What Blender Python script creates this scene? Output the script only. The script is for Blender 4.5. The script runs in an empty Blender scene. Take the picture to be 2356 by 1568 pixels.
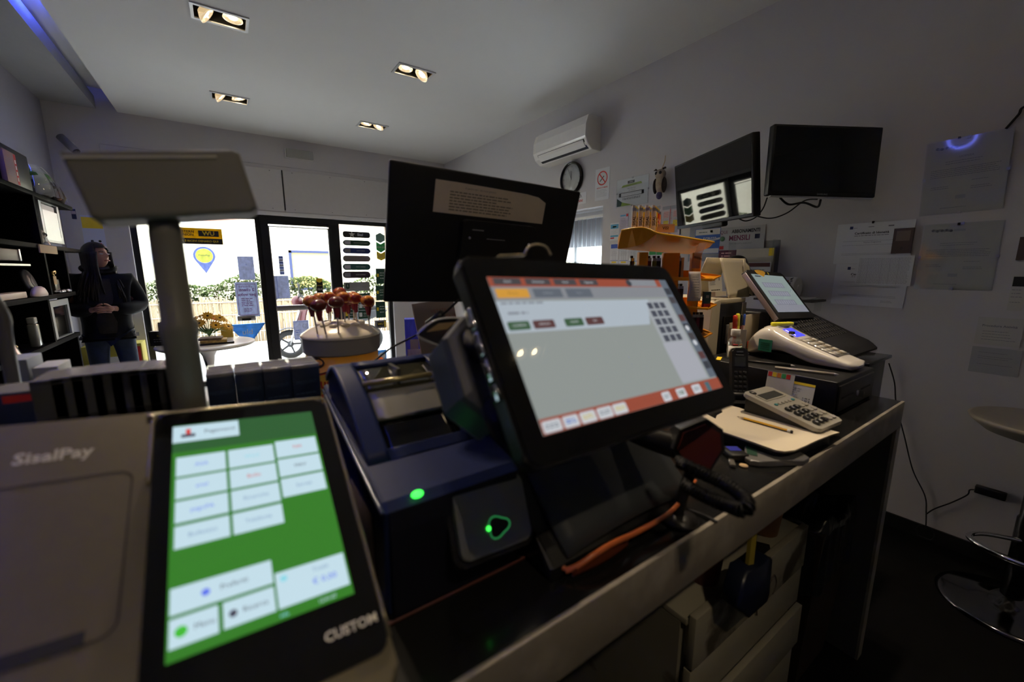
import bpy, bmesh, math, random
from math import sin, cos, radians, pi
from mathutils import Vector, Matrix
random.seed(7)
S = bpy.context.scene
COL = S.collection
# ------------------------------------------------------------------ camera
F_PX, CX, CY = 937.0, 1178.0, 784.0
YAW, PITCH = radians(34.6), radians(-9.9)
CAM = Vector((0, 0, 1.42))
FW = Vector((sin(YAW)*cos(PITCH), cos(YAW)*cos(PITCH), sin(PITCH)))
RT = Vector((cos(YAW), -sin(YAW), 0))
UP = RT.cross(FW)
cd = bpy.data.cameras.new('camera'); cam = bpy.data.objects.new('camera', cd); COL.objects.link(cam)
cd.sensor_width = 36; cd.lens = F_PX/2356*36; cd.clip_start = 0.02; cd.clip_end = 200
cam.matrix_world = Matrix(((RT.x, UP.x, -FW.x, CAM.x), (RT.y, UP.y, -FW.y, CAM.y), (RT.z, UP.z, -FW.z, CAM.z), (0, 0, 0, 1)))
cd.dof.use_dof = True; cd.dof.focus_distance = 2.3; cd.dof.aperture_fstop = 2.4
S.camera = cam
# ------------------------------------------------------------------ view, world, daylight
S.view_settings.view_transform = 'Standard'; S.view_settings.look = 'None'
S.view_settings.exposure = 0.14; S.view_settings.gamma = 1.0; S.view_settings.use_curve_mapping = False
wd = bpy.data.worlds.new('daylight_sky'); S.world = wd; wd.use_nodes = True
bg = wd.node_tree.nodes['Background']; bg.inputs[0].default_value = (0.86, 0.92, 1.0, 1); bg.inputs[1].default_value = 10.5
def light(name, kind, loc, energy, color, aim=None, **k):
    l = bpy.data.lights.new(name, kind); l.energy = energy; l.color = color
    for a, b in k.items(): setattr(l, a, b)
    o = bpy.data.objects.new(name, l); COL.objects.link(o); o.location = loc
    if aim is not None: o.rotation_euler = (Vector(aim)-Vector(loc)).to_track_quat('-Z', 'Y').to_euler()
    return o
sun = light('sun', 'SUN', (0, 3, 12), 6.0, (1.0, 0.96, 0.9), aim=(1.5, 9, 0), angle=0.01)
portal = light('shopfront_portal', 'AREA', (0.6, 6.5, 1.05), 1.0, (1, 1, 1), aim=(0.6, 0, 1.05), shape='RECTANGLE', size=2.9, size_y=2.1)
portal.data.cycles.is_portal = True
# ------------------------------------------------------------------ helpers
W, D, H, T = 2.943, 6.12, 3.04, 0.987
def ray(px, py): return FW + RT*((px-CX)/F_PX) - UP*((py-CY)/F_PX)
def P(px, py, ax, val):
    """the real point on the plane x/y/z = val that a pixel of the photograph shows"""
    d = ray(px, py); i = 'xyz'.index(ax); return CAM + d*((val-CAM[i])/d[i])
MATS = {}
def mat(name, col, rough=0.5, metal=0.0, emit=None, es=0.0, var=0.0, scale=20.0, bump=0.0, coat=0.0, spec=0.5, trans=0.0, alpha=1.0, ior=1.45, sheen=0.0, stretch=(1,1,1), sss=0.0):
    if name in MATS: return MATS[name]
    m = bpy.data.materials.new(name); m.use_nodes = True; nt = m.node_tree; b = nt.nodes['Principled BSDF']
    c = (*col, 1)
    b.inputs['Base Color'].default_value = c; b.inputs['Roughness'].default_value = rough; b.inputs['Metallic'].default_value = metal
    b.inputs['Specular IOR Level'].default_value = spec; b.inputs['Coat Weight'].default_value = coat; b.inputs['IOR'].default_value = ior
    b.inputs['Transmission Weight'].default_value = trans; b.inputs['Alpha'].default_value = alpha
    if sss: b.inputs['Subsurface Weight'].default_value = sss; b.inputs['Subsurface Radius'].default_value = (.01, .006, .004)
    if emit is not None: b.inputs['Emission Color'].default_value = (*emit, 1); b.inputs['Emission Strength'].default_value = es
    tc = nt.nodes.new('ShaderNodeTexCoord'); mp = nt.nodes.new('ShaderNodeMapping'); mp.inputs['Scale'].default_value = stretch
    nt.links.new(tc.outputs['Object'], mp.inputs[0])
    nz = nt.nodes.new('ShaderNodeTexNoise'); nz.inputs['Scale'].default_value = scale; nz.inputs['Detail'].default_value = 4
    nt.links.new(mp.outputs[0], nz.inputs['Vector'])
    v = var if var else 0.04
    rp = nt.nodes.new('ShaderNodeMix'); rp.data_type = 'RGBA'
    rp.inputs[6].default_value = (*[max(0, x*(1-v)) for x in col], 1); rp.inputs[7].default_value = (*[min(1, x*(1+v)) for x in col], 1)
    nt.links.new(nz.outputs[0], rp.inputs[0]); nt.links.new(rp.outputs[2], b.inputs['Base Color'])
    if bump:
        bp = nt.nodes.new('ShaderNodeBump'); bp.inputs['Strength'].default_value = bump; bp.inputs['Distance'].default_value = 0.002
        nt.links.new(nz.outputs[0], bp.inputs['Height']); nt.links.new(bp.outputs[0], b.inputs['Normal'])
    MATS[name] = m; return m
def glass_mat(name, tint=(1, 1, 1), fres=0.06, rough=0.02, body=0.0, bodycol=(.8, .8, .8)):
    """clear sheet: mostly transparent with a mirror coat"""
    if name in MATS: return MATS[name]
    m = bpy.data.materials.new(name); m.use_nodes = True; nt = m.node_tree; nt.nodes.clear()
    o = nt.nodes.new('ShaderNodeOutputMaterial'); t = nt.nodes.new('ShaderNodeBsdfTransparent'); t.inputs[0].default_value = (*tint, 1)
    g = nt.nodes.new('ShaderNodeBsdfGlossy'); g.inputs['Roughness'].default_value = rough
    fr = nt.nodes.new('ShaderNodeLayerWeight'); fr.inputs[0].default_value = 0.18
    mr = nt.nodes.new('ShaderNodeMapRange'); mr.inputs[3].default_value = fres; mr.inputs[4].default_value = min(1, fres*6)
    nt.links.new(fr.outputs['Facing'], mr.inputs[0])
    x = nt.nodes.new('ShaderNodeMixShader'); nt.links.new(mr.outputs[0], x.inputs[0]); nt.links.new(t.outputs[0], x.inputs[1]); nt.links.new(g.outputs[0], x.inputs[2])
    last = x
    if body:
        d = nt.nodes.new('ShaderNodeBsdfDiffuse'); d.inputs[0].default_value = (*bodycol, 1)
        y = nt.nodes.new('ShaderNodeMixShader'); y.inputs[0].default_value = body
        nt.links.new(x.outputs[0], y.inputs[1]); nt.links.new(d.outputs[0], y.inputs[2]); last = y
    nt.links.new(last.outputs[0], o.inputs[0]); MATS[name] = m; return m

_TXT = {}
def text_geo(body, size, bold=False, sx=1.0):
    key = (body, size, bold, sx)
    if key in _TXT: return _TXT[key]
    cu = bpy.data.curves.new('t', 'FONT'); cu.body = body; cu.size = size; cu.align_x = 'CENTER'; cu.align_y = 'CENTER'; cu.resolution_u = 2
    if bold: cu.offset = size*0.025
    o = bpy.data.objects.new('t', cu); COL.objects.link(o)
    dg = bpy.context.evaluated_depsgraph_get(); me = o.evaluated_get(dg).to_mesh()
    vs = [(v.co.x*sx, v.co.y) for v in me.vertices]; fs = [tuple(p.vertices) for p in me.polygons]
    bpy.data.objects.remove(o); bpy.data.curves.remove(cu)
    _TXT[key] = (vs, fs); return _TXT[key]

class MB:
    """collects shapes; build() links them as ONE mesh object"""
    def __init__(s): s.bm = bmesh.new(); s.mats = []; s.M = Matrix.Identity(4)
    def mi(s, m):
        if m is None: return 0
        if m not in s.mats: s.mats.append(m)
        return s.mats.index(m)
    def _add(s, verts, faces, m=None, M=None, smooth=False):
        X = s.M @ M if M is not None else s.M
        vs = [s.bm.verts.new(X @ Vector(v)) for v in verts]; i = s.mi(m); out = []
        for f in faces:
            try: fc = s.bm.faces.new([vs[k] for k in f])
            except ValueError: continue
            fc.material_index = i; fc.smooth = smooth; out.append(fc)
        return out
    def box(s, lo, hi, m=None, bev=0.0, M=None, seg=2):
        (a, b, c), (d, e, f) = lo, hi
        v = [(a,b,c),(d,b,c),(d,e,c),(a,e,c),(a,b,f),(d,b,f),(d,e,f),(a,e,f)]
        fs = [(3,2,1,0),(4,5,6,7),(0,1,5,4),(1,2,6,5),(2,3,7,6),(3,0,4,7)]
        if not bev: s._add(v, fs, m, M); return s
        t = bmesh.new(); tv = [t.verts.new(x) for x in v]
        for q in fs: t.faces.new([tv[k] for k in q])
        bmesh.ops.bevel(t, geom=list(t.edges), offset=bev, segments=seg, profile=0.5, affect='EDGES')
        t.verts.index_update(); s._add([x.co.copy() for x in t.verts], [[x.index for x in q.verts] for q in t.faces], m, M, True); t.free(); return s
    def prism(s, pts, z0, z1, m=None, M=None, bev=0.0, smooth=False):
        """polygon in local xy extruded from z0 to z1"""
        n = len(pts); v = [(x, y, z0) for x, y in pts]+[(x, y, z1) for x, y in pts]
        fs = [tuple(range(n-1, -1, -1)), tuple(range(n, 2*n))]+[(i, (i+1) % n, n+(i+1) % n, n+i) for i in range(n)]
        if bev:
            t = bmesh.new(); tv = [t.verts.new(x) for x in v]
            for q in fs: t.faces.new([tv[k] for k in q])
            ed = [e for e in t.edges if abs(e.verts[0].co.z-e.verts[1].co.z) < 1e-9]
            bmesh.ops.bevel(t, geom=ed, offset=bev, segments=2, profile=0.5, affect='EDGES')
            t.verts.index_update(); v = [x.co.copy() for x in t.verts]; fs = [[x.index for x in q.verts] for q in t.faces]; t.free()
        s._add(v, fs, m, M, smooth); return s
    def lathe(s, prof, c=(0,0,0), m=None, n=32, M=None, smooth=True, cap=True):
        v = []; fs = []
        for r, z in prof:
            for k in range(n): a = 2*pi*k/n; v.append((c[0]+r*cos(a), c[1]+r*sin(a), c[2]+z))
        L = len(prof)
        for i in range(L-1):
            for k in range(n): fs.append((i*n+k, i*n+(k+1) % n, (i+1)*n+(k+1) % n, (i+1)*n+k))
        flat0 = abs(prof[0][1]-prof[1][1]) < 1e-6 or (L == 2 and prof[1][0] < 1e-3); flat1 = abs(prof[-1][1]-prof[-2][1]) < 1e-6
        if cap and prof[0][0] > 1e-3 and not flat0: fs.append(tuple(range(n-1, -1, -1)))
        if cap and prof[-1][0] > 1e-3 and not flat1: fs.append(tuple((L-1)*n+k for k in range(n)))
        s._add(v, fs, m, M, smooth); return s
    def cyl(s, p0, p1, r0, r1=None, m=None, n=20, smooth=True):
        p0, p1 = Vector(p0), Vector(p1); d = p1-p0; r1 = r0 if r1 is None else r1
        M = Matrix.Translation(p0) @ d.to_track_quat('Z', 'Y').to_matrix().to_4x4()
        return s.lathe([(r0, 0), (r1, d.length)], m=m, n=n, M=M, smooth=smooth)
    def ball(s, c, r, m=None, n=20, k=10):
        if not hasattr(r, '__len__'): r = (r, r, r)
        M = Matrix.Translation(c) @ Matrix.Diagonal((*r, 1))
        return s.lathe([(max(sin(pi*i/k), 1e-6), -cos(pi*i/k)) for i in range(k+1)], m=m, n=n, M=M)
    def tube(s, pts, r, m=None, n=8, res=6, closed=False):
        pts = [Vector(p) for p in pts]
        if len(pts) > 2 and res > 1:           # Catmull-Rom
            q = []; L = len(pts); rng = L if closed else L-1
            for i in range(rng):
                p0 = pts[(i-1) % L] if closed or i > 0 else pts[0]; p1 = pts[i]; p2 = pts[(i+1) % L]; p3 = pts[(i+2) % L] if closed or i+2 < L else pts[-1]
                for k in range(res):
                    t = k/res; q.append(0.5*((2*p1)+(p2-p0)*t+(2*p0-5*p1+4*p2-p3)*t*t+(3*p1-p0-3*p2+p3)*t**3))
            if not closed: q.append(pts[-1])
            pts = q
        v = []; fs = []; up = Vector((0.12, 0.3, 1)).normalized(); N = len(pts)
        for i, p in enumerate(pts):
            a = pts[(i-1) % N] if closed or i else p; b = pts[(i+1) % N] if closed or i < N-1 else p
            d = (b-a).normalized() if (b-a).length > 1e-9 else Vector((0,0,1)); x = d.cross(up)
            x = x.normalized() if x.length > 1e-6 else Vector((1,0,0)); y = x.cross(d)
            rr = r(i/(N-1)) if callable(r) else r
            for k in range(n): an = 2*pi*k/n; v.append(p+x*rr*cos(an)+y*rr*sin(an))
        for i in range(N if closed else N-1):
            for k in range(n): j = (i+1) % N; fs.append((i*n+k, i*n+(k+1) % n, j*n+(k+1) % n, j*n+k))
        if not closed: fs += [tuple(range(n-1, -1, -1)), tuple((N-1)*n+k for k in range(n))]
        s._add(v, fs, m, None, True); return s
    def grid(s, f, nu, nv, m=None, thick=0.0, smooth=True):
        """surface f(u,v) -> point, given a real thickness along its normal"""
        pts = [[Vector(f(i/nu, j/nv)) for j in range(nv+1)] for i in range(nu+1)]
        def nrm(i, j):
            a = pts[min(i+1, nu)][j]-pts[max(i-1, 0)][j]; b = pts[i][min(j+1, nv)]-pts[i][max(j-1, 0)]; c = a.cross(b)
            return c.normalized() if c.length > 1e-12 else Vector((0, 0, 1))
        idx = lambda i, j: i*(nv+1)+j
        v = [pts[i][j] for i in range(nu+1) for j in range(nv+1)]
        fs = [(idx(i, j), idx(i+1, j), idx(i+1, j+1), idx(i, j+1)) for i in range(nu) for j in range(nv)]
        if thick:
            n = len(v); v += [pts[i][j]-nrm(i, j)*thick for i in range(nu+1) for j in range(nv+1)]
            fs += [tuple(n+k for k in reversed(q)) for q in fs[:]]
            for i in range(nu):
                for j in (0, nv): a, b = idx(i, j), idx(i+1, j); fs.append((a, a+n, b+n, b) if j == 0 else (a, b, b+n, a+n))
            for j in range(nv):
                for i in (0, nu): a, b = idx(i, j), idx(i, j+1); fs.append((a, b, b+n, a+n) if i == 0 else (a, a+n, b+n, b))
        s._add(v, fs, m, None, smooth); return s
    def text(s, body, size, m, x=0, y=0, z=0.0006, bold=False, sx=1.0, M=None, mirror=False, rot=0.0):
        vs, fs = text_geo(body, size, bold, sx); c, q = cos(rot), sin(rot)
        v = [(x+(-a if mirror else a)*c-b*q, y+(-a if mirror else a)*q+b*c, z) for a, b in vs]
        s._add(v, fs, m, M); return s
    def rect(s, x0, y0, x1, y1, m, z=0.0004, M=None):
        s._add([(x0,y0,z),(x1,y0,z),(x1,y1,z),(x0,y1,z)], [(0,1,2,3)], m, M); return s
    def lines(s, x0, x1, ys, h, m, z=0.0005, jit=0.25, rnd=None):
        """rows of small print"""
        rnd = rnd or random
        for y in ys:
            x = x0; e = x1-(x1-x0)*jit*rnd.random()
            while x < e:
                w = h*(1.5+4*rnd.random()); s.rect(x, y-h/2, min(x+w, e), y+h/2, m, z); x += w+h*0.8
        return s
    def build(s, name, m=None, parent=None, label=None, subsurf=0, bevel=0):
        me = bpy.data.meshes.new(name); bmesh.ops.recalc_face_normals(s.bm, faces=[f for f in s.bm.faces]) if getattr(s, 'recalc', False) else None
        s.bm.to_mesh(me); s.bm.free()
        for x in (s.mats or [m]): me.materials.append(x)
        if s.mats and s.mats[0] is None: me.materials[0] = m
        o = bpy.data.objects.new(name, me); COL.objects.link(o)
        if parent: o.parent = parent
        if label: o['label'] = label
        if bevel: b = o.modifiers.new('bevel', 'BEVEL'); b.width = bevel; b.segments = 2; b.limit_method = 'ANGLE'
        if subsurf: b = o.modifiers.new('sub', 'SUBSURF'); b.levels = b.render_levels = subsurf
        return o
def tag(o, label, cat, group=None, kind=None):
    o['label'] = label; o['category'] = cat
    if group: o['group'] = group
    if kind: o['kind'] = kind
    return o
def struct(o, kind='structure'): o['kind'] = kind; return o
def thing(name, label, cat, M=None, group=None, loc=None):
    o = bpy.data.objects.new(name, None); COL.objects.link(o); o.empty_display_size = 0.05
    if loc is not None: M = Matrix.Translation(loc)
    if M is not None: o.matrix_world = M
    return tag(o, label, cat, group)
def copy_tree(o, parent=None):
    c = o.copy(); COL.objects.link(c)
    if parent: c.parent = parent; c.matrix_parent_inverse = o.matrix_parent_inverse.copy()
    for ch in [x for x in bpy.data.objects if x.parent == o]: copy_tree(ch, c)
    return c
def frame(c, X, Yv):
    """matrix from a centre, the local x axis and (about) the local y axis"""
    X = Vector(X).normalized(); Yv = Vector(Yv); N = X.cross(Yv).normalized(); Y2 = N.cross(X)
    return Matrix(((X.x, Y2.x, N.x, c[0]), (X.y, Y2.y, N.y, c[1]), (X.z, Y2.z, N.z, c[2]), (0,0,0,1)))
def wallM(y, z, off=0.0, tilt=0.0):      # sheet hung on the right wall, facing the room
    return Matrix.Translation((W-off, y, z)) @ frame((0,0,0), (0,-1,0), (0,0,1)) @ Matrix.Rotation(tilt, 4, 'Z')
def backM(x, z, y=D):                   # sheet on the shopfront wall or glass, facing the room
    return frame((x, y, z), (1,0,0), (0,0,1))
def plate(mb, axis, t0, t1, u0, u1, v0, v1, holes, m=None):
    """a wall or slab with rectangular openings, axis = its thickness"""
    us = sorted({u0, u1, *[h[0] for h in holes], *[h[1] for h in holes]}); vs = sorted({v0, v1, *[h[2] for h in holes], *[h[3] for h in holes]})
    for i in range(len(us)-1):
        for j in range(len(vs)-1):
            a, b, c, d = us[i], us[i+1], vs[j], vs[j+1]; mu, mv = (a+b)/2, (c+d)/2
            if any(h[0] < mu < h[1] and h[2] < mv < h[3] for h in holes): continue
            if axis == 'x': mb.box((t0, a, c), (t1, b, d), m)
            elif axis == 'y': mb.box((a, t0, c), (b, t1, d), m)
            else: mb.box((a, c, t0), (b, d, t1), m)
# ------------------------------------------------------------------ shared materials
m_wall = mat('wall_paint', (.59, .57, .575), .7, var=.03, scale=6, bump=.05)
m_ceil = mat('ceiling_paint', (.70, .70, .685), .8, var=.02, scale=5)
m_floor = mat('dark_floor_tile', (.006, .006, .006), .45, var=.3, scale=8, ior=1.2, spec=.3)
m_blk = mat('black_plastic', (.012, .012, .013), .4, var=.15, scale=60)
m_blkg = mat('black_gloss', (.006, .006, .007), .08, var=.1)
m_alu = mat('black_aluminium', (.02, .02, .022), .3, .3)
m_white = mat('white_plastic', (.72, .71, .68), .3)
m_paper = mat('white_paper', (.72, .73, .75), .7, var=.03, scale=30)
m_ink = mat('black_ink', (.02, .02, .025), .7)
m_grey = mat('grey_print', (.22, .22, .25), .7)
m_lgrey = mat('light_grey_print', (.42, .42, .45), .7)
m_red = mat('red_print', (.55, .03, .03), .6)
m_blue = mat('blue_print', (.04, .10, .45), .6)
m_green = mat('green_print', (.05, .35, .10), .6)
m_dgreen = mat('dark_green_print', (.01, .06, .035), .5)
m_yel = mat('yellow_print', (.85, .62, .03), .55)
m_cyan = mat('cyan_print', (.15, .45, .70), .6)
m_pink = mat('pink_print', (.80, .45, .42), .6)
m_chrome = mat('chrome', (.75, .75, .77), .08, 1.0)
m_steel = mat('brushed_steel', (.5, .5, .52), .3, 1.0)
m_glass = glass_mat('clear_glass', (.96, .98, .97), .05)
m_clear = glass_mat('clear_acrylic', (.97, .98, .98), .05, .04)
m_filmy = glass_mat('plastic_film', (.8, .82, .85), .16, .12)
# ------------------------------------------------------------------ room shell
XL, YB = -1.33, -2.4
f = MB(); f.box((XL-.2, YB-.2, -.1), (W+.2, 1.42, 0), m_floor); f.box((XL-.2, 1.42, -.1), (W+.2, D+.02, 0), mat('pale_bounce_floor', (.32, .31, .29), .35, var=.08, scale=6)); struct(f.build('floor'))  # customer side kept pale, mostly unseen, to bounce light onto the ceiling
FIX = [(0.125, 3.53), (0.185, 5.03), (1.44, 3.53), (1.53, 5.03), (0.1, 2.0), (1.42, 2.0), (1.53, 0.53), (1.93, -0.74), (.25, -.98)]
HX, HY = 0.145, 0.085
c = MB(); plate(c, 'z', H, H+.12, -.78, W+.2, YB-.2, D+.25, [(x-HX, x+HX, y-HY, y+HY) for x, y in FIX], m_ceil)
c.box((XL-.2, YB-.2, H), (-.94, D+.25, H+.12), mat('grey_soffit', (.30, .30, .31), .8))           # strip left of the light slot, darker grey than the main ceiling
c.box((XL-.2, YB-.2, H+.20), (-.0, D+.25, H+.24), m_ceil)        # top of the slot
c.box((-.1, YB-.2, H+.12), (W+.2, D+.25, H+.13), m_ceil) if False else None
c.box((-.10, YB-.2, H+.12), (-.06, D+.25, H+.22), m_ceil)
c.box((XL-.2, YB-.2, H+.12), (XL-.16, D+.25, H+.22), m_ceil)
c.box((-.1, YB-.2, H+.28), (W+.2, D+.25, H+.32), m_ceil)
struct(c.build('ceiling'))
# light slot: blue tube standing in the near half of the slot
t = thing('led_tube', 'blue light tube set inside the ceiling slot above the black shelves', 'lamp', loc=(-.70, 1.9, H+.145))
m_bl = mat('blue_led', (.2, .3, 1), .4, emit=(.07, .12, 1.0), es=200)
MB().cyl((0, -2.2, 0), (0, 2.45, 0), .014, m=m_bl, n=10).build('light_strip', parent=t)
MB().box((-.02, -2.25, -.024), (.02, 2.48, -.014), m_white).build('holder', parent=t)
# right wall with the blind-covered opening
w = MB(); NY0, NY1, NZ = 2.77, 3.95, 2.01
plate(w, 'x', W, W+.30, YB-.2, D+.25, 0, H+.30, [(NY0, NY1, .9, NZ)], m_wall); struct(w.build('wall_right'))
w = MB(); w.box((XL-.2, YB-.2, 0), (XL, D+.25, H+.30), mat('lilac_grey_wall', (.30, .29, .34), .75, var=.03, scale=6)); struct(w.build('wall_left'))  # darker and more lilac than the other walls
w = MB(); w.box((XL, YB-.2, 0), (W, YB, H+.30), m_wall); struct(w.build('wall_rear'))
w = MB(); plate(w, 'y', D, D+.25, XL, W, 0, H+.30, [(-.83, 2.04, 0, 2.10)], m_wall); struct(w.build('wall_shopfront'))
b = MB(); b.box((W-.012, YB, 0), (W, NY0+3, .075), m_blk); struct(b.build('baseboard_right'))
# shutter housing boards on the wall above the windows
t1 = MB(); m_panel = mat('painted_board', (.60, .585, .58), .6)
t1.box((-.90, D-.014, 2.155), (.683, D, 2.655), m_panel, bev=.002); struct(t1.build('trim_1'))
t1 = MB(); t1.box((.697, D-.014, 2.155), (2.5, D, 2.655), m_panel, bev=.002); struct(t1.build('trim_2'))
t1 = MB(); t1.box((-.96, D-.006, 2.10), (2.5, D, 2.145), mat('trim_white', (.75, .75, .76), .4)); struct(t1.build('trim_3'))
t1 = MB(); t1.box((-.96, D-.004, 2.70), (2.5, D, 2.703), m_lgrey); t1.box((-.96, D-.004, 2.14), (-.957, D, 2.70), m_lgrey)
t1.box((.683, D-.016, 2.17), (.697, D-.006, 2.655), m_ink)
for x in (-.8, -.35, .1, .55, .8, 1.25, 1.7): t1.box((x, D-.017, 2.63), (x+.008, D-.013, 2.638), m_ink); t1.box((x, D-.017, 2.18), (x+.008, D-.013, 2.188), m_ink)
struct(t1.build('trim_4'))
# shopfront: two fixed windows and the glazed door
def fr(mb, x0, x1, z0, z1, wdt, y=D+.05, dep=.07, m=m_alu, bot=None):
    bt = wdt if bot is None else bot
    mb.box((x0, y, z0), (x0+wdt, y+dep, z1), m); mb.box((x1-wdt, y, z0), (x1, y+dep, z1), m)
    mb.box((x0+wdt, y, z1-wdt), (x1-wdt, y+dep, z1), m); mb.box((x0+wdt, y, z0), (x1-wdt, y+dep, z0+bt), m)
def win(name, x0, x1):
    t = bpy.data.objects.new(name, None); COL.objects.link(t); t['kind'] = 'structure'
    mb = MB(); fr(mb, x0, x1, 0, 2.10, .055); mb.build('window_frame', m_alu, t)
    MB().box((x0+.05, D+.08, .05), (x1-.05, D+.088, 2.05), m_glass).build('window_pane', parent=t); return t
win('window_1', -.83, .40); win('window_2', 1.285, 2.04)
t = bpy.data.objects.new('door_1', None); COL.objects.link(t); t['kind'] = 'structure'
mb = MB(); fr(mb, .40, 1.285, 0, 2.12, .085, y=D+.03, dep=.10); mb.build('door_frame', parent=t)
mb = MB(); mb.box((.485, D+.05, 1.995), (1.2, D+.09, 2.035), m_alu); fr(mb, .485, 1.2, .01, 1.975, .012, y=D+.05, dep=.04, m=m_steel); mb.build('door_leaf_frame', parent=t)
MB().box((.495, D+.062, .02), (1.19, D+.07, 1.97), m_glass).build('door_pane', parent=t)
MB().box((.485, D+.03, .885), (1.2, D+.062, .955), m_steel, bev=.004).build('push_bar', m_steel, parent=t)
# niche window with vertical blinds
t = bpy.data.objects.new('window_3', None); COL.objects.link(t); t['kind'] = 'structure'
mb = MB()
for z0, z1 in ((.9, .95), (1.66, NZ)): mb.box((W+.22, NY0, z0), (W+.26, NY1, z1), m_wall)
mb.box((W+.22, NY0, .95), (W+.26, NY0+.05, 1.66), m_white); mb.box((W+.22, NY1-.05, .95), (W+.26, NY1, 1.66), m_white); mb.box((W+.22, 3.34, .95), (W+.26, 3.38, 1.66), m_white); mb.build('window_frame', parent=t)
MB().box((W+.235, NY0+.05, .95), (W+.243, NY1-.05, 1.66), m_glass).build('window_pane', parent=t)
m_bli = mat('blind_fabric', (.42, .46, .50), .8, var=.15, scale=3)
bt = thing('vertical_blind', 'grey vertical strip blind hanging in the wall opening beside the notices', 'blind', loc=(W+.13, 0, 0))
k = 0; y = NY0+.03
while y < NY1-.05:
    a = radians(38+8*random.random()); mb = MB(); mb.box((-.032, -.001, .93), (.032, .001, 1.93), m_bli, M=Matrix.Translation((0, y, 0)) @ Matrix.Rotation(a, 4, 'Z')); mb.build('slat', parent=bt); y += .062
MB().box((-.02, NY0+.01, 1.93), (.02, NY1-.01, 1.955), m_white).build('rail', parent=bt)
# ------------------------------------------------------------------ ceiling spotlights
m_bulb = mat('lamp_lit', (1, .9, .7), .3, emit=(1.0, .80, .50), es=26)
m_refl = mat('lamp_reflector', (.85, .8, .7), .15, .9, emit=(1.0, .72, .38), es=.6)
m_can = mat('lamp_black_box', (.004, .004, .004), .5)
m_lframe = mat('lamp_frame', (.62, .64, .66), .35, .2)
def fixture(i, x, y, tilts, lab, energy):
    t = thing('twin_spotlight', lab, 'ceiling lamp', loc=(x, y, H), group=None)
    mb = MB(); plate(mb, 'z', -.008, 0, -HX-.012, HX+.012, -HY-.014, HY+.014, [(-HX+.006, HX-.006, -HY+.006, HY-.006)], m_lframe); mb.build('bezel', parent=t)
    mb = MB(); plate(mb, 'z', 0, .115, -HX+.0005, HX-.0005, -HY+.0005, HY-.0005, [(-HX+.005, HX-.005, -HY+.005, HY-.005)], m_can); mb.box((-HX+.001, -HY+.001, .115), (HX-.001, HY-.001, .119), m_can)
    mb.box((-.006, -.02, .04), (.006, .02, .115), m_chrome); mb.build('housing', parent=t)
    for sx, (rx, ry, dz) in zip((-1, 1), tilts):
        M = Matrix.Translation((sx*.069, 0, .012+dz)) @ Matrix.Rotation(rx, 4, 'X') @ Matrix.Rotation(ry, 4, 'Y')
        h = MB(); h.M = M
        h.lathe([(.022, .045), (.045, .022), (.056, .004), (.058, -.004), (.053, -.006), (.048, 0), (.03, .010), (.026, .012), (.0001, .013)], m=m_refl, n=28, cap=False)
        o = h.build('lamp_head', parent=t)
        h = MB(); h.M = M; h.lathe([(.0001, -.001), (.022, .001), (.027, .006), (.0001, .008)], m=m_bulb, n=24); h.build('bulb', parent=o)
        d = (M.to_3x3() @ Vector((0, 0, -1)))
        p = Vector((x, y, H)) + M @ Vector((0, 0, -.012))
        light('spot_beam', 'SPOT', p, energy, (1.0, .80, .56), aim=p+d, spot_size=radians(54), spot_blend=.7, shadow_soft_size=.03)
L = radians
TL = {0: [(0, L(-52), -.02), (0, L(4), 0)], 1: [(0, L(-48), -.02), (L(6), L(-14), -.004)], 2: [(0, L(5), 0), (0, L(38), -.02)], 3: [(0, L(4), 0), (0, L(22), -.012)],
      4: [(L(-24), L(0), 0), (L(-28), 0, 0)], 5: [(L(-26), L(0), 0), (L(-20), L(4), 0)], 6: [(L(-8), 0, 0), (L(0), L(6), 0)], 7: [(0, 0, 0), (0, L(-6), 0)], 8: [(L(26), 0, 0), (L(34), L(4), 0)]}
NL = ['recessed twin ceiling spotlight nearest the camera, above the grey pole display', 'recessed twin ceiling spotlight in front of the shopfront, left row, above the window',
      'recessed twin ceiling spotlight halfway along the right row, near ceiling middle', 'recessed twin ceiling spotlight of the right row nearest the emergency light',
      'recessed twin ceiling spotlight overhead left of the counter', 'recessed twin ceiling spotlight overhead between counter and monitors', 'recessed twin ceiling spotlight straight above the calculator', 'recessed twin ceiling spotlight behind the counter, near the stool', 'recessed twin ceiling spotlight behind the payment terminal, aimed at it']
for i, (x, y) in enumerate(FIX): fixture(i, x, y, TL[i], NL[i], [40, 40, 40, 40, 58, 54, 40, 9, 13][i])
# emergency light, camera
t = thing('emergency_light', 'white ribbed emergency light box on the wall above the door', 'emergency light', M=backM(.91, 2.868, D))
MB().box((-.165, -.06, 0), (.165, .06, .015), m_white, bev=.004).build('base', parent=t)
mb = MB(); mb.box((-.155, -.052, .013), (.155, .052, .055), mat('milky_plastic', (.42, .42, .39), .3), bev=.008)
for k in range(14): mb.box((-.14+k*.0205, -.05, .054), (-.132+k*.0205, .05, .058), mat('milky_plastic', (.42, .42, .39), .3))
mb.build('diffuser', parent=t)
t = thing('security_camera', 'small white bullet security camera on the wall above the black shelf', 'security camera', M=backM(-1.17, 2.66, D))
MB().lathe([(.035, 0), (.035, .012), (.02, .02)], m=m_white, n=20).build('mount', parent=t)
MB().tube([(0, 0, .01), (0, 0, .05), (0, -.03, .075)], .009, m_white).build('arm', parent=t)
mb = MB(); mb.cyl((-.05, .05, .07), (.055, -.085, .13), .035, .035, m=mat('camera_grey', (.25, .25, .27), .4), n=20); mb.cyl((.05, -.079, .127), (.062, -.093, .134), .030, m=m_blkg, n=20); mb.build('camera_body', parent=t)
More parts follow.
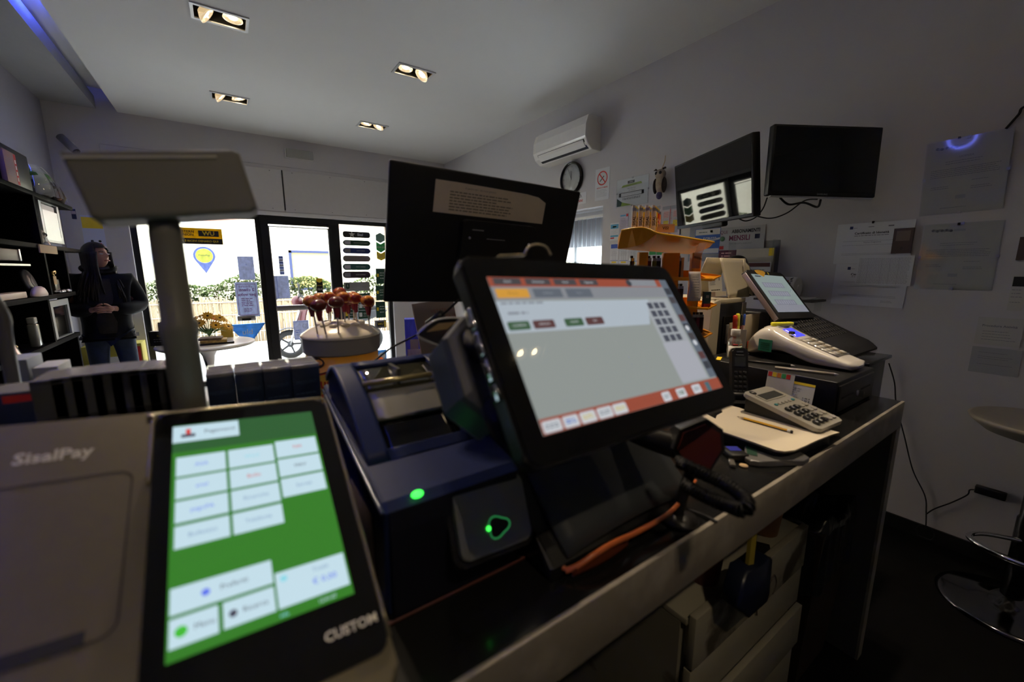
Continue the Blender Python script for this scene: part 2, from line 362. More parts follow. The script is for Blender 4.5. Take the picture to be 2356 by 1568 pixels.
# ------------------------------------------------------------------ the street
m_pave = mat('pale_paving', (.62, .61, .58), .8, var=.1, scale=2)
f = MB(); f.box((-9, D+.25, -.12), (14, 20, -.02), m_pave); f.box((-.85, D-.0, -.12), (2.06, D+.26, -.0), m_pave); struct(f.build('ground'))
t = MB(); m_build = mat('cream_render', (.80, .74, .58), .9, var=.05, scale=2); m_brick = mat('rose_brick', (.62, .36, .28), .9, var=.25, scale=12)
t.box((-9, 14.3, -.05), (14, 14.9, 2.72), m_build); t.box((-9, 14.28, 2.72), (14, 14.9, 5.5), m_brick)
t.box((-9, 14.22, 2.66), (14, 14.3, 2.74), m_white)
o = t.build('house_wall'); tag(o, 'cream house front with a rose brick band across the street', 'building')
a, b = P(663, 575, 'y', 13.0), P(776, 665, 'y', 13.0)
t = thing('billboard', 'yellow advertising billboard in a blue frame behind the hedge', 'billboard', M=frame(((a.x+b.x)/2, 13.0, (a.z+b.z)/2), (1,0,0), (0,0,1)))
bw, bh = (b.x-a.x)/2, (a.z-b.z)/2
mb = MB(); mb.box((-bw, -bh, -.04), (bw, bh, .0), mat('billboard_yellow', (.50, .42, .14), .7)); mb.text('AFFISSIONI', .10, m_white, 0, .1) if False else None; mb.build('panel', parent=t)
mb = MB()
for q in ((-bw, -bh, -bw+.07, bh), (bw-.07, -bh, bw, bh), (-bw, bh-.07, bw, bh), (-bw, -bh, bw, -bh+.07)): mb.box((q[0], q[1], -.05), (q[2], q[3], .04), mat('billboard_frame', (.02, .03, .09), .6))
mb.build('frame', parent=t)
for sx in (-.6, .6): MB().box((sx*bw-.04, -bh-a.z-.1+bh*0, -.1), (sx*bw+.04, -bh, -.05), m_alu).build('post', parent=t)
a, b = P(334, 563, 'y', 13.6), P(384, 603, 'y', 13.6)
t = thing('air_conditioner_unit', 'outdoor air conditioner unit on the house wall, seen through the left window', 'air conditioner', M=frame(((a.x+b.x)/2, 13.95, (a.z+b.z)/2), (1,0,0), (0,0,1)))
w2, h2 = (b.x-a.x)/2, (a.z-b.z)/2
MB().box((-w2, -h2, -.33), (w2, h2, 0), m_white, bev=.01).build('case', parent=t)
mb = MB()
for k in range(7): r = .05+.035*k; mb.tube([(-w2*.35+r*cos(q*pi/8), r*sin(q*pi/8), .008) for q in range(16)], .006, m_lgrey, n=5, res=1, closed=True)
mb.build('fan_grille', parent=t); mb = MB()
for k in range(3):
    q = radians(90+120*k); mb.prism([(0,0), (.05*cos(q-.5), .05*sin(q-.5)), (.095*cos(q), .095*sin(q)), (.05*cos(q+.5), .05*sin(q+.5))], 0, .006, m_red, M=Matrix.Translation((w2*.6, h2*.3, 0)))
mb.build('emblem', parent=t)
# reed fence and hedge
m_reed = mat('reed', (.24, .18, .11), .9, var=.35, scale=30, stretch=(8, 1, .3))
FY = 9.7
mb = MB(); x = -3.2
while x < 5.6:
    r = .009+.005*random.random(); yy = FY+random.uniform(-.01, .01); mb.cyl((x+random.uniform(-.01, .01), yy, -.02), (x, yy, .86+random.uniform(-.05, .06)), r, m=m_reed, n=5); x += .022
for z in (.2, .55, .8): mb.tube([(-3.2, FY-.02, z), (5.6, FY-.02, z)], .006, m_steel, n=5)
tag(mb.build('reed_fence'), 'dry reed screen fence below the hedge across the street', 'fence')
def leafmat(n, c):
    m = bpy.data.materials.new(n); m.use_nodes = True; nt = m.node_tree; nt.nodes.clear(); o = nt.nodes.new('ShaderNodeOutputMaterial')
    d = nt.nodes.new('ShaderNodeBsdfDiffuse'); e = nt.nodes.new('ShaderNodeBsdfTranslucent'); x = nt.nodes.new('ShaderNodeMixShader'); x.inputs[0].default_value = .35
    nz = nt.nodes.new('ShaderNodeTexNoise'); nz.inputs['Scale'].default_value = 6
    rp = nt.nodes.new('ShaderNodeMix'); rp.data_type = 'RGBA'; rp.inputs[6].default_value = (*[k*.6 for k in c], 1); rp.inputs[7].default_value = (*[min(1, k*1.4) for k in c], 1)
    nt.links.new(nz.outputs[0], rp.inputs[0])
    for q in (d, e): nt.links.new(rp.outputs[2], q.inputs[0])
    nt.links.new(d.outputs[0], x.inputs[1]); nt.links.new(e.outputs[0], x.inputs[2]); nt.links.new(x.outputs[0], o.inputs[0]); return m
m_leaf = leafmat('hedge_leaf', (.035, .06, .018)); m_leaf2 = leafmat('hedge_leaf_light', (.13, .16, .07)); m_tpaper = leafmat('backlit_paper', (.50, .54, .68)); m_tyelp = leafmat('backlit_yellow', (.60, .42, .02)); m_tblue = leafmat('backlit_blue', (.16, .40, .70)); m_tnavy = leafmat('backlit_pin_blue', (.16, .22, .55)); m_tlime = leafmat('backlit_lime', (.55, .62, .12)); m_twig = mat('twig', (.12, .08, .05), .9)
mb = MB()
for k in range(24000):
    x = random.uniform(-3.2, 5.6); z = .50+.74*random.random()**.8+.09*sin(x*2.3)+.06*sin(x*5.1); yy = FY+.16+random.uniform(-.12, .22)
    s = random.uniform(.024, .05); a = random.uniform(0, 6.3); b = random.uniform(-.9, .9); M = Matrix.Translation((x, yy, z)) @ Matrix.Rotation(a, 4, 'Z') @ Matrix.Rotation(b, 4, 'X')
    mb._add([(0,-s,0), (s*.5,0,.006), (0,s,0), (-s*.5,0,.006)], [(0,1,2,3)], m_leaf if random.random() < .45 else m_leaf2, M)
for k in range(60):
    x = random.uniform(-3.2, 5.6); mb.tube([(x, FY+.16, .3), (x+random.uniform(-.1,.1), FY+.10, .7), (x+random.uniform(-.2,.2), FY+.2, 1.15)], .005, m_twig, n=4, res=3)
tag(mb.build('hedge'), 'leafy green hedge growing over the reed fence across the street', 'hedge', kind='stuff')
# scooter at the kerb
t = thing('motor_scooter', 'parked silver and dark red motor scooter outside behind the glass door', 'scooter', M=Matrix.Translation((.50, 7.55, -.02)) @ Matrix.Rotation(radians(-6), 4, 'Z'))
m_tyre = mat('tyre', (.02, .02, .02), .8); m_sil = mat('scooter_silver', (.035, .037, .042), .5, 0); m_dred = mat('scooter_red', (.07, .006, .01), .5)
def wheel(cx):
    M = Matrix.Translation((cx, 0, .235)) @ Matrix.Rotation(pi/2, 4, 'X')
    w_ = MB(); w_.M = M; w_.lathe([(.165, -.045), (.20, -.055), (.228, -.035), (.237, 0), (.228, .035), (.20, .055), (.165, .045)], m=m_tyre, n=36, cap=False); o = w_.build('wheel', parent=t)
    w_ = MB(); w_.M = M; w_.lathe([(.168, -.04), (.15, -.035), (.15, .035), (.168, .04)], m=m_sil, n=36, cap=False); w_.lathe([(.045, -.06), (.045, .06)], m=m_sil, n=20)
    for k in range(5): q = k*2*pi/5; w_.prism([(.03*cos(q-.5), .03*sin(q-.5)), (.155*cos(q-.08), .155*sin(q-.08)), (.155*cos(q+.08), .155*sin(q+.08)), (.03*cos(q+.5), .03*sin(q+.5))], -.02, .02, m_sil)
    w_.build('rim', parent=o)
wheel(.25); wheel(1.50)
mb = MB(); mb.grid(lambda u, v: (.25+.27*cos(pi*(.95-.75*u)), (v-.5)*.13, .235+.27*sin(pi*(.95-.75*u))+.012*cos((v-.5)*pi)), 14, 6, m_sil, thick=.006); mb.build('front_mudguard', parent=t)
for sy in (-.07, .07): MB().cyl((.25, sy, .235), (.42, sy*.8, .78), .017, m=m_steel, n=12).build('fork', parent=t)
mb = MB(); mb.grid(lambda u, v: (.40+.10*u+.10*abs(v-.5)*2-.06*sin(pi*u), (v-.5)*(.44-.12*u), .34+.62*u), 12, 10, m_dred, thick=.012); mb.build('leg_shield', parent=t)
mb = MB(); mb.prism([(.42,.30), (.95,.26), (1.05,.42), (1.22,.52), (1.75,.66), (1.82,.74), (1.60,.76), (.98,.70), (.90,.40), (.45,.38)], -.15, .15, m_sil, M=Matrix.Rotation(pi/2, 4, 'X'), bev=.03, smooth=True); mb.build('body_shell', parent=t)
mb = MB(); mb.prism([(.92,.70), (1.72,.74), (1.78,.80), (1.45,.84), (1.25,.79), (.96,.78)], -.14, .14, m_tyre, M=Matrix.Rotation(pi/2, 4, 'X'), bev=.03, smooth=True); mb.build('seat', parent=t)
mb = MB(); mb.box((1.15, -.16, .18), (1.55, -.03, .34), m_sil, bev=.04); mb.cyl((1.2, .12, .25), (1.75, .15, .30), .05, .06, m=m_chrome); mb.build('engine', parent=t)
mb = MB(); mb.tube([(.50, -.33, 1.0), (.44, -.2, 1.03), (.43, 0, 1.0), (.44, .2, 1.03), (.50, .33, 1.0)], .014, m_tyre); mb.build('handlebar', parent=t)
mb = MB(); mb.ball((.40, 0, .93), (.08, .10, .09), m_dred); mb.build('headlamp_housing', parent=t)
for sy in (-1, 1):
    mb = MB(); mb.tube([(.45, sy*.24, 1.02), (.44, sy*.30, 1.14)], .006, m_tyre); mb.ball((.44, sy*.33, 1.19), (.015, .06, .04), m_tyre); mb.build('mirror', parent=t)
# ------------------------------------------------------------------ signs on the shopfront glass
GY = D+.077
def sheet(name, lab, cat, px, yp, m, draw=None, group=None, th=.0016, corner=0):
    a, b = P(px[0], px[1], 'y', yp), P(px[2], px[3], 'y', yp); cx, cz = (a.x+b.x)/2, (a.z+b.z)/2; hw, hh = (b.x-a.x)/2, (a.z-b.z)/2
    mb = MB(); mb.M = Matrix.Identity(4)
    if corner:
        r = corner; pts = []
        for qx, qy, a0 in ((hw-r, hh-r, 0), (-hw+r, hh-r, 90), (-hw+r, -hh+r, 180), (hw-r, -hh+r, 270)):
            for k in range(5): an = radians(a0+k*22.5); pts.append((qx+r*cos(an), qy+r*sin(an)))
        mb.prism(pts, -th, 0, m)
    else: mb.box((-hw, -hh, -th), (hw, hh, 0), m)
    if draw: draw(mb, hw, hh)
    o = mb.build(name); o.matrix_world = backM(cx, cz, yp); return tag(o, lab, cat, group)
def d_wu(mb, w_, h_):
    mb.rect(-w_*.98, -h_*.98, w_*.98, -h_*.28, m_ink); mb.rect(w_*.08, -h_*.02, w_*.86, h_*.70, m_ink, .0006)
    mb.text('WESTERN', h_*.42, m_ink, -w_*.42, h_*.52, .0008, True); mb.text('UNION', h_*.42, m_ink, -w_*.36, h_*.14, .0008, True)
    mb.text('WU', h_*.72, m_yel, w_*.47, h_*.34, .0009, True); mb.text('INVIA E RICEVI DENARO QUI', h_*.34, m_yel, 0, -h_*.62, .0006, True)
sheet('window_sticker', 'yellow and black money transfer sticker high on the left window', 'sticker', (386, 521, 514, 563), GY, m_tyelp, d_wu)
a = P(470, 588, 'y', GY)
mb = MB(); m_lav = mat('pin_blue', (.10, .16, .55), .5)
mb.lathe([(.108, 0), (.084, 0)], m=m_tnavy, n=40, cap=False); mb._add([(-.088, -.063, 0), (-.05, -.0958, 0), (0, -.1085, 0), (.05, -.0958, 0), (.088, -.063, 0), (0, -.21, 0)], [(0,1,2,3,4,5)], m_tnavy); mb.lathe([(.0835, .0), (.0001, .0)], m=m_tlime, n=40, cap=False); mb.text('PostePay', .03, m_lav, 0, .005, .0014)
o = mb.build('pin_sticker'); o.matrix_world = backM(a.x, a.z, GY); tag(o, 'blue map pin sticker with yellow centre below the money transfer sticker', 'sticker')
def d_not(mb, w_, h_): mb.text('&', h_*.14, m_lav, 0, h_*.3, mirror=True); mb.lines(-w_*.75, w_*.75, [h_*(.08-.1*k) for k in range(3)], h_*.03, m_lgrey)
sheet('window_notice', 'pale blue sheet taped on the left window above the customer limit notice', 'notice', (545, 589, 588, 643), GY, m_tpaper, d_not)
m_pur = mat('purple_print', (.22, .05, .20), .7)
def d_cl(mb, w_, h_):
    for q in ((-w_*.86, -h_*.9, -w_*.82, h_*.9), (w_*.82, -h_*.9, w_*.86, h_*.9), (-w_*.86, h_*.87, w_*.86, h_*.9), (-w_*.86, -h_*.9, w_*.86, -h_*.87)): mb.rect(*q, m_pur)
    mb.text('2 clienti', h_*.24, m_pur, 0, h_*.56, mirror=True, bold=True); mb.text('per volta', h_*.24, m_pur, 0, h_*.29, mirror=True, bold=True)
    mb.lines(-w_*.55, w_*.55, [h_*(.06-.1*k) for k in range(5)], h_*.04, m_pur, jit=.3); mb.lines(-w_*.4, w_*.4, [h_*(-.52-.08*k) for k in range(3)], h_*.03, m_pur)
    mb.lines(-w_*.7, w_*.7, [h_*.78, h_*.72], h_*.03, m_pur)
sheet('window_notice', 'purple framed notice asking for 2 clienti per volta on the left window', 'notice', (539, 649, 599, 727), GY, m_tpaper, d_cl)
a = P(570, 765, 'y', GY); m_tri = m_tblue
mb = MB(); mb.prism([(-.205, .115), (.205, .115), (.03, -.13), (-.03, -.13)], -.0016, 0, m_tri, bev=.02); mb.text('blu', .10, m_white, 0, .01, mirror=True)
o = mb.build('triangle_sticker'); o.matrix_world = backM(a.x, a.z, GY); tag(o, 'light blue downward triangle sticker reading blu low on the left window', 'sticker')
a = P(567, 731, 'y', D+.05)
t = thing('hand_gel_dispenser', 'grey dispenser fixed to the glass between the customer notice and the triangle', 'dispenser', M=backM(a.x, a.z, D+.052))
MB().box((-.10, -.035, 0), (.10, .035, .03), m_steel, bev=.012).build('case', parent=t); MB().box((-.05, -.028, .03), (.05, .0, .034), m_blk).build('label_plate', parent=t)
def d_gr(mb, w_, h_):
    for k in range(7): mb.rect(-w_*.9, h_*(.9-.27*k)-h_*.16, w_*.9, h_*(.9-.27*k), m_lgrey if k % 2 else m_lav)
DY = D+.0605
sheet('window_notice', 'narrow strip of printed lines on the glass door, beside its left post', 'notice', (640, 588, 655, 632), DY, m_tpaper, d_gr)
def d_two(mb, w_, h_): mb.rect(-w_*.55, -h_*.98, -w_*.50, h_*.98, m_lav); mb.rect(-w_*.9, -h_*.98, -w_*.86, h_*.98, m_lav); mb.lines(-w_*.3, w_*.8, [h_*(.7-.15*k) for k in range(7)], h_*.02, m_lgrey)
sheet('window_notice', 'pale sheet with two vertical lines on the glass door above the push bar', 'notice', (627, 634, 668, 686), DY, m_tpaper, d_two)
def d_qui(mb, w_, h_): mb.prism([(-w_*.9, h_*.95), (w_*.9, h_*.95), (w_*.9, h_*.6), (0, h_*.4), (-w_*.9, h_*.6)], 0, .0006, m_yel); mb.text('DENARO', h_*.16, m_yel, 0, h_*.0); mb.text('QUI', h_*.34, m_white, 0, -h_*.5, bold=True)
sheet('door_sticker', 'small black and yellow QUI sticker on the glass door', 'sticker', (727, 640, 744, 673), DY, m_blk, d_qui)
def d_idea(mb, w_, h_):
    for q in ((-w_*.92, -h_*.9, -w_*.88, h_*.9), (w_*.88, -h_*.9, w_*.92, h_*.9), (-w_*.92, h_*.87, w_*.92, h_*.9), (-w_*.92, -h_*.9, w_*.92, -h_*.87)): mb.rect(*q, m_lav)
    mb.lines(-w_*.75, w_*.0, [h_*.0, -h_*.2], h_*.07, m_lav); mb.lines(-w_*.75, w_*.7, [-h_*.45], h_*.05, m_lgrey)
    mb.tube([(w_*.45+w_*.25*cos(k), h_*.4+h_*.2*sin(k), .001) for k in range(6)], .003, m_lgrey, n=4, closed=True)
sheet('window_notice', 'white card with a blue border low on the glass door', 'notice', (674, 738, 713, 779), DY, m_tpaper, d_idea)
# lottery sign strips on the right window
rows = [((788, 531, 852, 548), m_blk, 'SISAL', 'black rounded sign topped with a star and Sisal, highest on the right window', .03),
        ((788, 551, 853, 566), m_dgreen, 'MARTEDI GIOVEDI SABATO', 'dark green pill sign under the star sign on the right window', .045),
        ((788, 569, 853, 584), mat('sign_blue', (.015, .03, .16), .5), 'OGNI VENERDI', 'dark blue pill sign under the dark green pill sign on the right window', .045),
        ((788, 587, 853, 602), mat('sign_taupe', (.20, .17, .16), .5), '', 'blank taupe pill sign in the middle of the right window', .045),
        ((788, 606, 853, 621), mat('sign_greygreen', (.02, .09, .07), .5), 'TUTTI I GIORNI', 'grey and green pill sign under the blank taupe pill sign', .045),
        ((788, 624, 853, 639), mat('sign_plum', (.03, .012, .02), .5), 'OGNI GIORNO', 'near black pill sign with a small shield, lowest pill on the right window', .045)]
for k, (px, m, tx, lab, rr) in enumerate(rows):
    def dr(mb, w_, h_, k=k, tx=tx):
        if k == 0:
            pts = [((.045 if q % 2 == 0 else .018)*cos(radians(90+36*q)), (.045 if q % 2 == 0 else .018)*sin(radians(90+36*q))) for q in range(10)]
            mb.prism([(-w_*.35+x, y) for x, y in pts], 0, .001, m_white); mb.text('Sisal', h_*1.1, m_white, w_*.25, 0, .001, bold=True)
        elif tx:
            mb.rect(-w_*.88, -h_*.6, -w_*.45, h_*.6, m_lgrey if k in (1, 4) else m_grey); mb.text(tx, h_*.42, m_white, w_*.28, 0, .001)
    sheet('lottery_sign', lab, 'sign', px, GY, m, dr, 'lottery signs on the right window', corner=rr)
def d_s(mb, w_, h_): mb.prism([(-w_*.85, h_*.7), (-w_*.55, h_*.7), (-w_*.55, -h_*.3), (-w_*.7, -h_*.6), (-w_*.85, -h_*.3)], 0, .0008, m_dgreen); mb.text('S', h_*.7, m_white, -w_*.7, h_*.2, .001); mb.text('QUI', h_*.5, m_grey, w_*.55, -h_*.1); mb.lines(-w_*.4, w_*.1, [h_*.4, h_*.1, -h_*.2], h_*.08, m_grey)
sheet('window_sign', 'light grey sign with a green shield and QUI below the pill signs', 'sign', (790, 649, 851, 668), GY, mat('sign_grey', (.30, .29, .29), .5), d_s)
def d_g(tx):
    def f_(mb, w_, h_):
        mb.rect(-w_*.85, -h_*.5, -w_*.35, h_*.5, m_yel if 'A' in tx else m_white); mb.text(tx, h_*.6, m_white, w_*.3, h_*.2); mb.lines(-w_*.2, w_*.8, [-h_*.4], h_*.15, m_lgrey)
    return f_
k = 0
PLC = ['upper left', 'upper right', 'middle left', 'middle right', 'lower left', 'lower right']
for r_ in range(3):
    for c_ in range(2):
        x0 = 792+c_*32; y0 = 673+r_*20+c_*1.5
        sheet('bet_sticker', '%s dark green sticker of the six behind the lollipops' % PLC[k], 'sticker', (x0, y0, x0+28, y0+17), GY, m_dgreen, d_g(['LOTTO', 'GRATTA', 'BET', 'VINCI', 'MAX', 'GOL'][k]), 'small green stickers on the right window'); k += 1
a = P(875, 555, 'y', GY)
mb = MB(); mb.prism([(0, .075), (.065, .04), (.065, -.04), (0, -.075), (-.065, -.04), (-.065, .04)], -.0016, 0, mat('hex_green', (.16, .30, .26), .5))
o = mb.build('hexagon_sticker'); o.matrix_world = backM(a.x, a.z+.05, GY); tag(o, 'pale green hexagon sticker beside the star sign, half behind the monitor', 'sticker')
mb = MB(); mb.prism([(-.065, .08), (0, .045), (.065, .08), (.065, -.04), (0, -.08), (-.065, -.04)], -.0016, 0, mat('pay_green', (.05, .42, .12), .5)); mb.text('PAGA QUI', .032, m_white, 0, .0)
o = mb.build('arrow_sticker'); o.matrix_world = backM(a.x, a.z-.085, GY); tag(o, 'bright green arrow-shaped sticker under the hexagon sticker', 'sticker')
mb = MB(); mb.prism([(-.065, .08), (0, .045), (.065, .08), (.065, -.03), (0, -.06), (-.065, -.03)], -.0016, 0, m_yel); mb.lines(-.05, .05, [.02, 0, -.015], .006, m_grey)
o = mb.build('arrow_sticker'); o.matrix_world = backM(a.x, a.z-.22, GY); tag(o, 'yellow arrow-shaped sticker under the bright green one', 'sticker')
for k, (y0, y1, lab) in enumerate([(617, 652, 'topmost dark service sticker at the right edge of the right window'), (657, 690, 'dark service sticker beside the monitor foot level, second of the column'), (694, 730, 'third dark service sticker down the right window edge')]):
    sheet('service_sticker', lab, 'sticker', (864, y0, 888, y1), GY, m_dgreen, lambda mb, w_, h_: (mb.rect(-w_*.8, -h_*.1, -w_*.4, h_*.3, m_yel), mb.lines(-w_*.2, w_*.8, [h_*.4, h_*.1, -h_*.3], h_*.07, m_white)), 'service stickers')
sheet('payment_sticker', 'small yellow and black payment sticker low on the right window', 'sticker', (862, 737, 889, 753), GY, m_grey, lambda mb, w_, h_: (mb.rect(-w_*.6, -h_*.6, w_*.6, h_*.6, m_ink), mb.rect(w_*.65, -h_*.8, w_*.9, h_*.8, m_yel), mb.text('WU', h_*.8, m_yel, 0, 0, .0008)))
sheet('round_sticker', 'small blue oval sticker at the bottom of the right window', 'sticker', (868, 806, 890, 830), GY, m_tri, lambda mb, w_, h_: mb.lathe([(h_*.6, 0), (h_*.6, .0006)], m=m_white, n=20))
# ------------------------------------------------------------------ round table by the window
TY = 4.75
a = P(478, 800, 'y', TY)
t = thing('bistro_table', 'round white table with a chrome trumpet foot by the left window', 'table', loc=(a.x, TY, 0))
MB().lathe([(.0001, .715), (.37, .715), (.385, .725), (.385, .738), (.37, .745), (.0001, .745)], m=m_white, n=48).build('table_top', parent=t)
MB().lathe([(.21, 0), (.21, .01), (.12, .03), (.05, .08), (.032, .2), (.032, .5), (.05, .62), (.09, .70), (.12, .715)], m=m_chrome, n=32).build('pedestal', parent=t)
tz = .746
t = thing('flower_vase', 'glass vase of orange gerbera flowers on the round table', 'flowers', loc=(a.x+.02, TY+.10, tz))
MB().lathe([(.04, 0), (.045, .01), (.05, .04), (.065, .075), (.061, .075), (.045, .04), (.04, .012)], m=m_glass, n=24, cap=False).build('vase', parent=t)
m_pet = mat('orange_petal', (.85, .30, .02), .6); m_pet2 = mat('yellow_petal', (.90, .50, .03), .6); m_cen = mat('flower_centre', (.05, .02, .01), .8); m_stem = mat('stem_green', (.06, .18, .03), .6)
for k in range(15):
    q = k*2.4; r = .035+.026*math.sqrt(k); c = Vector((r*cos(q)*1.25, r*sin(q)*.8, .225-.009*k+.018*(k % 3)))
    N = Vector((cos(q)*.5, sin(q)*.5-.4, .8)).normalized(); M = Matrix.Translation(c) @ N.to_track_quat('Z', 'Y').to_matrix().to_4x4()
    mb = MB(); mb.tube([(0, 0, .04), (c.x*.5, c.y*.5, .16), tuple(c)], .003, m_stem, n=5); fo = mb.build('flower', parent=t)
    mb = MB(); mb.M = M
    for p in range(14):
        an = p*2*pi/14; e = .056; wd = .013; zz = .006 if p % 2 else .0
        R = Matrix.Rotation(an, 4, 'Z'); mb._add([(.008,-wd*.5,zz), (.025,-wd,zz+.004), (e,0,zz-.002), (.025,wd,zz+.004), (.008,wd*.5,zz)], [(0,1,2,3,4)], m_pet2 if k % 3 else m_pet, R)
    mb.lathe([(.012, 0), (.012, .006), (.0001, .010)], m=m_cen, n=14); mb.build('petals', parent=fo)
mb = MB()
for k in range(14):
    q = k*1.1; mb._add([(.03*cos(q), .03*sin(q), .07), (.09*cos(q-.25), .09*sin(q-.25), .10), (.14*cos(q), .14*sin(q), .08+.03*(k % 3)), (.09*cos(q+.25), .09*sin(q+.25), .10)], [(0,1,2,3)], m_stem)
mb.build('leaves', parent=t)
p = P(395, 776, 'y', TY+.05)
t = thing('display_box', 'black box lettered Sisal on the round table behind the display pole', 'box', M=Matrix.Translation((p.x, TY+.05, tz)) @ Matrix.Rotation(radians(-6), 4, 'Z'))
mb = MB(); mb.box((-.15, -.04, 0), (.10, .04, .13), m_blk, bev=.003); mb.M = Matrix.Translation((0, -.0405, .07)) @ frame((0,0,0), (1,0,0), (0,0,1)); mb.text('Sisal', .045, m_white, .05, .025, bold=True); mb.text('Pay', .02, m_yel, -.08, .02); mb.lines(-.12, .1, [-.01, -.03], .006, m_grey); mb.build('box_body', parent=t)
mb = MB(); mb.box((-.09, .045, 0), (.13, .065, .20), mat('kraft_yellow', (.55, .38, .06), .7)); tag(mb.build('display_card'), 'yellow card standing behind the black Sisal box', 'card'); bpy.data.objects['display_card'].matrix_world = Matrix.Translation((p.x, TY+.06, tz))
p = P(500, 795, 'y', TY-.1); lb = ['black flat box on the round table, lowest of the stack', 'yellow patterned box in the middle of the table stack', 'dark patterned box on top of the table stack']
m_pat = mat('patterned_carton', (.45, .30, .08), .6, var=.9, scale=45)
for k, (w_, h_, m) in enumerate([(.13, .016, m_blk), (.10, .026, m_pat), (.085, .02, mat('dark_patterned', (.18, .12, .08), .6, var=.9, scale=50))]):
    mb = MB(); mb.box((-w_, -.07, 0), (w_, .07, h_), m, bev=.002); o = mb.build('game_box'); o.matrix_world = Matrix.Translation((p.x-.02*k, TY-.12, tz+[0, .0165, .043][k])) @ Matrix.Rotation(radians(4-5*k), 4, 'Z'); tag(o, lb[k], 'box', 'boxes on the round table')
t = thing('parcel_box', 'yellow cardboard box standing on the round table behind the flowers', 'box', loc=(a.x+.16, TY+.27, tz)); MB().box((-.05, -.03, 0), (.05, .03, .13), mat('kraft_yellow', (.55, .38, .06), .7), bev=.002).build('box_body', parent=t)
# ------------------------------------------------------------------ woman by the window
def skin(name, vs, es, parent=None, m=None, roots=(0,), sub=2, smooth=True):
    me = bpy.data.meshes.new(name); me.from_pydata([v[:3] for v in vs], es, []); me.skin_vertices or None
    o = bpy.data.objects.new(name, me); COL.objects.link(o); o.modifiers.new('skin', 'SKIN').use_smooth_shade = True
    if not me.skin_vertices: me.attributes  # layer is made by the modifier
    sv = me.skin_vertices[0].data if me.skin_vertices else None
    if sv is None:
        bm = bmesh.new(); bm.from_mesh(me); bm.verts.layers.skin.verify(); bm.to_mesh(me); bm.free(); sv = me.skin_vertices[0].data
    for i, v in enumerate(vs): sv[i].radius = v[3] if hasattr(v[3], '__len__') else (v[3], v[3]); sv[i].use_root = i in roots
    if sub: q = o.modifiers.new('sub', 'SUBSURF'); q.levels = q.render_levels = sub
    dg = bpy.context.evaluated_depsgraph_get(); dg.update(); me2 = bpy.data.meshes.new_from_object(o.evaluated_get(dg))
    bpy.data.objects.remove(o); me2.name = name
    return me2
def add_mesh(mb, me, m, M=None):
    mb._add([v.co.copy() for v in me.vertices], [tuple(p.vertices) for p in me.polygons], m, M, True); bpy.data.meshes.remove(me)
PX, PY = -.975, 5.32
person = thing('person', 'woman with long dark hair, black jacket and jeans, hands joined, beside the black shelves', 'person', M=Matrix.Translation((PX, PY, 0)) @ Matrix.Rotation(radians(8), 4, 'Z'))
m_skin = mat('skin', (.50, .27, .19), .5, sss=.15); m_hair = mat('dark_hair', (.007, .004, .003), .5, var=.5, scale=40, stretch=(6, 6, .4)); m_jack = mat('black_jacket', (.005, .0055, .007), .7, var=.3, scale=15, bump=.6, spec=.2)
m_jean = mat('jeans', (.022, .035, .07), .85, var=.35, scale=25, bump=.3); m_swe = mat('dark_knit', (.018, .015, .015), .9, var=.5, scale=60, bump=.8)
# front is -Y; her left is +X.
body = MB()
vs = [(0,0,.90,(.13,.10)), (0,0,1.08,(.10,.07)), (0,0,1.24,(.115,.07)), (0,0,1.36,(.08,.05)), (0,-.01,1.43,(.045,.045)), (0,-.015,1.49,(.045,.05)),
      (-.17,0,1.34,.05), (-.225,.01,1.08,.038), (-.13,-.17,1.055,.028), (-.04,-.235,1.075,.022),
      (.17,0,1.34,.05), (.225,.01,1.08,.038), (.13,-.17,1.06,.028), (.035,-.235,1.08,.022),
      (-.09,0,.80,.085), (-.10,-.01,.47,.055), (-.105,.01,.10,.035), (-.115,-.10,.03,.03),
      (.09,0,.80,.085), (.11,-.01,.47,.055), (.12,.01,.10,.035), (.14,-.10,.03,.03)]
es = [(0,1),(1,2),(2,3),(3,4),(4,5),(3,6),(6,7),(7,8),(8,9),(3,10),(10,11),(11,12),(12,13),(0,14),(14,15),(15,16),(16,17),(0,18),(18,19),(19,20),(20,21)]
add_mesh(body, skin('b', vs, es), m_skin)
for sx in (-1, 1):                                         # palms, fingers and thumbs, loosely joined in front of the waist
    body.ball((sx*.028, -.245, 1.075), (.042, .018, .030), m_skin, 14, 8)
    for k in range(4):
        z = 1.093-.014*k; L_ = (.050, .058, .054, .044)[k]
        body.tube([(sx*.012, -.258-.002*k, z), (-sx*(L_*.55), -.272 if sx > 0 else -.262, z-.004), (-sx*L_, -.262 if sx > 0 else -.250, z-.010)], lambda q: .0082-.002*q, m_skin, n=8, res=4)
    body.tube([(sx*.045, -.245, 1.093), (sx*.024, -.262, 1.115), (sx*.004, -.268, 1.121)], lambda q: .0095-.002*q, m_skin, n=8, res=4)
HM = Matrix.Translation((0, -.02, 1.545)) @ Matrix.Rotation(radians(48), 4, 'Z') @ Matrix.Rotation(radians(-6), 4, 'X')
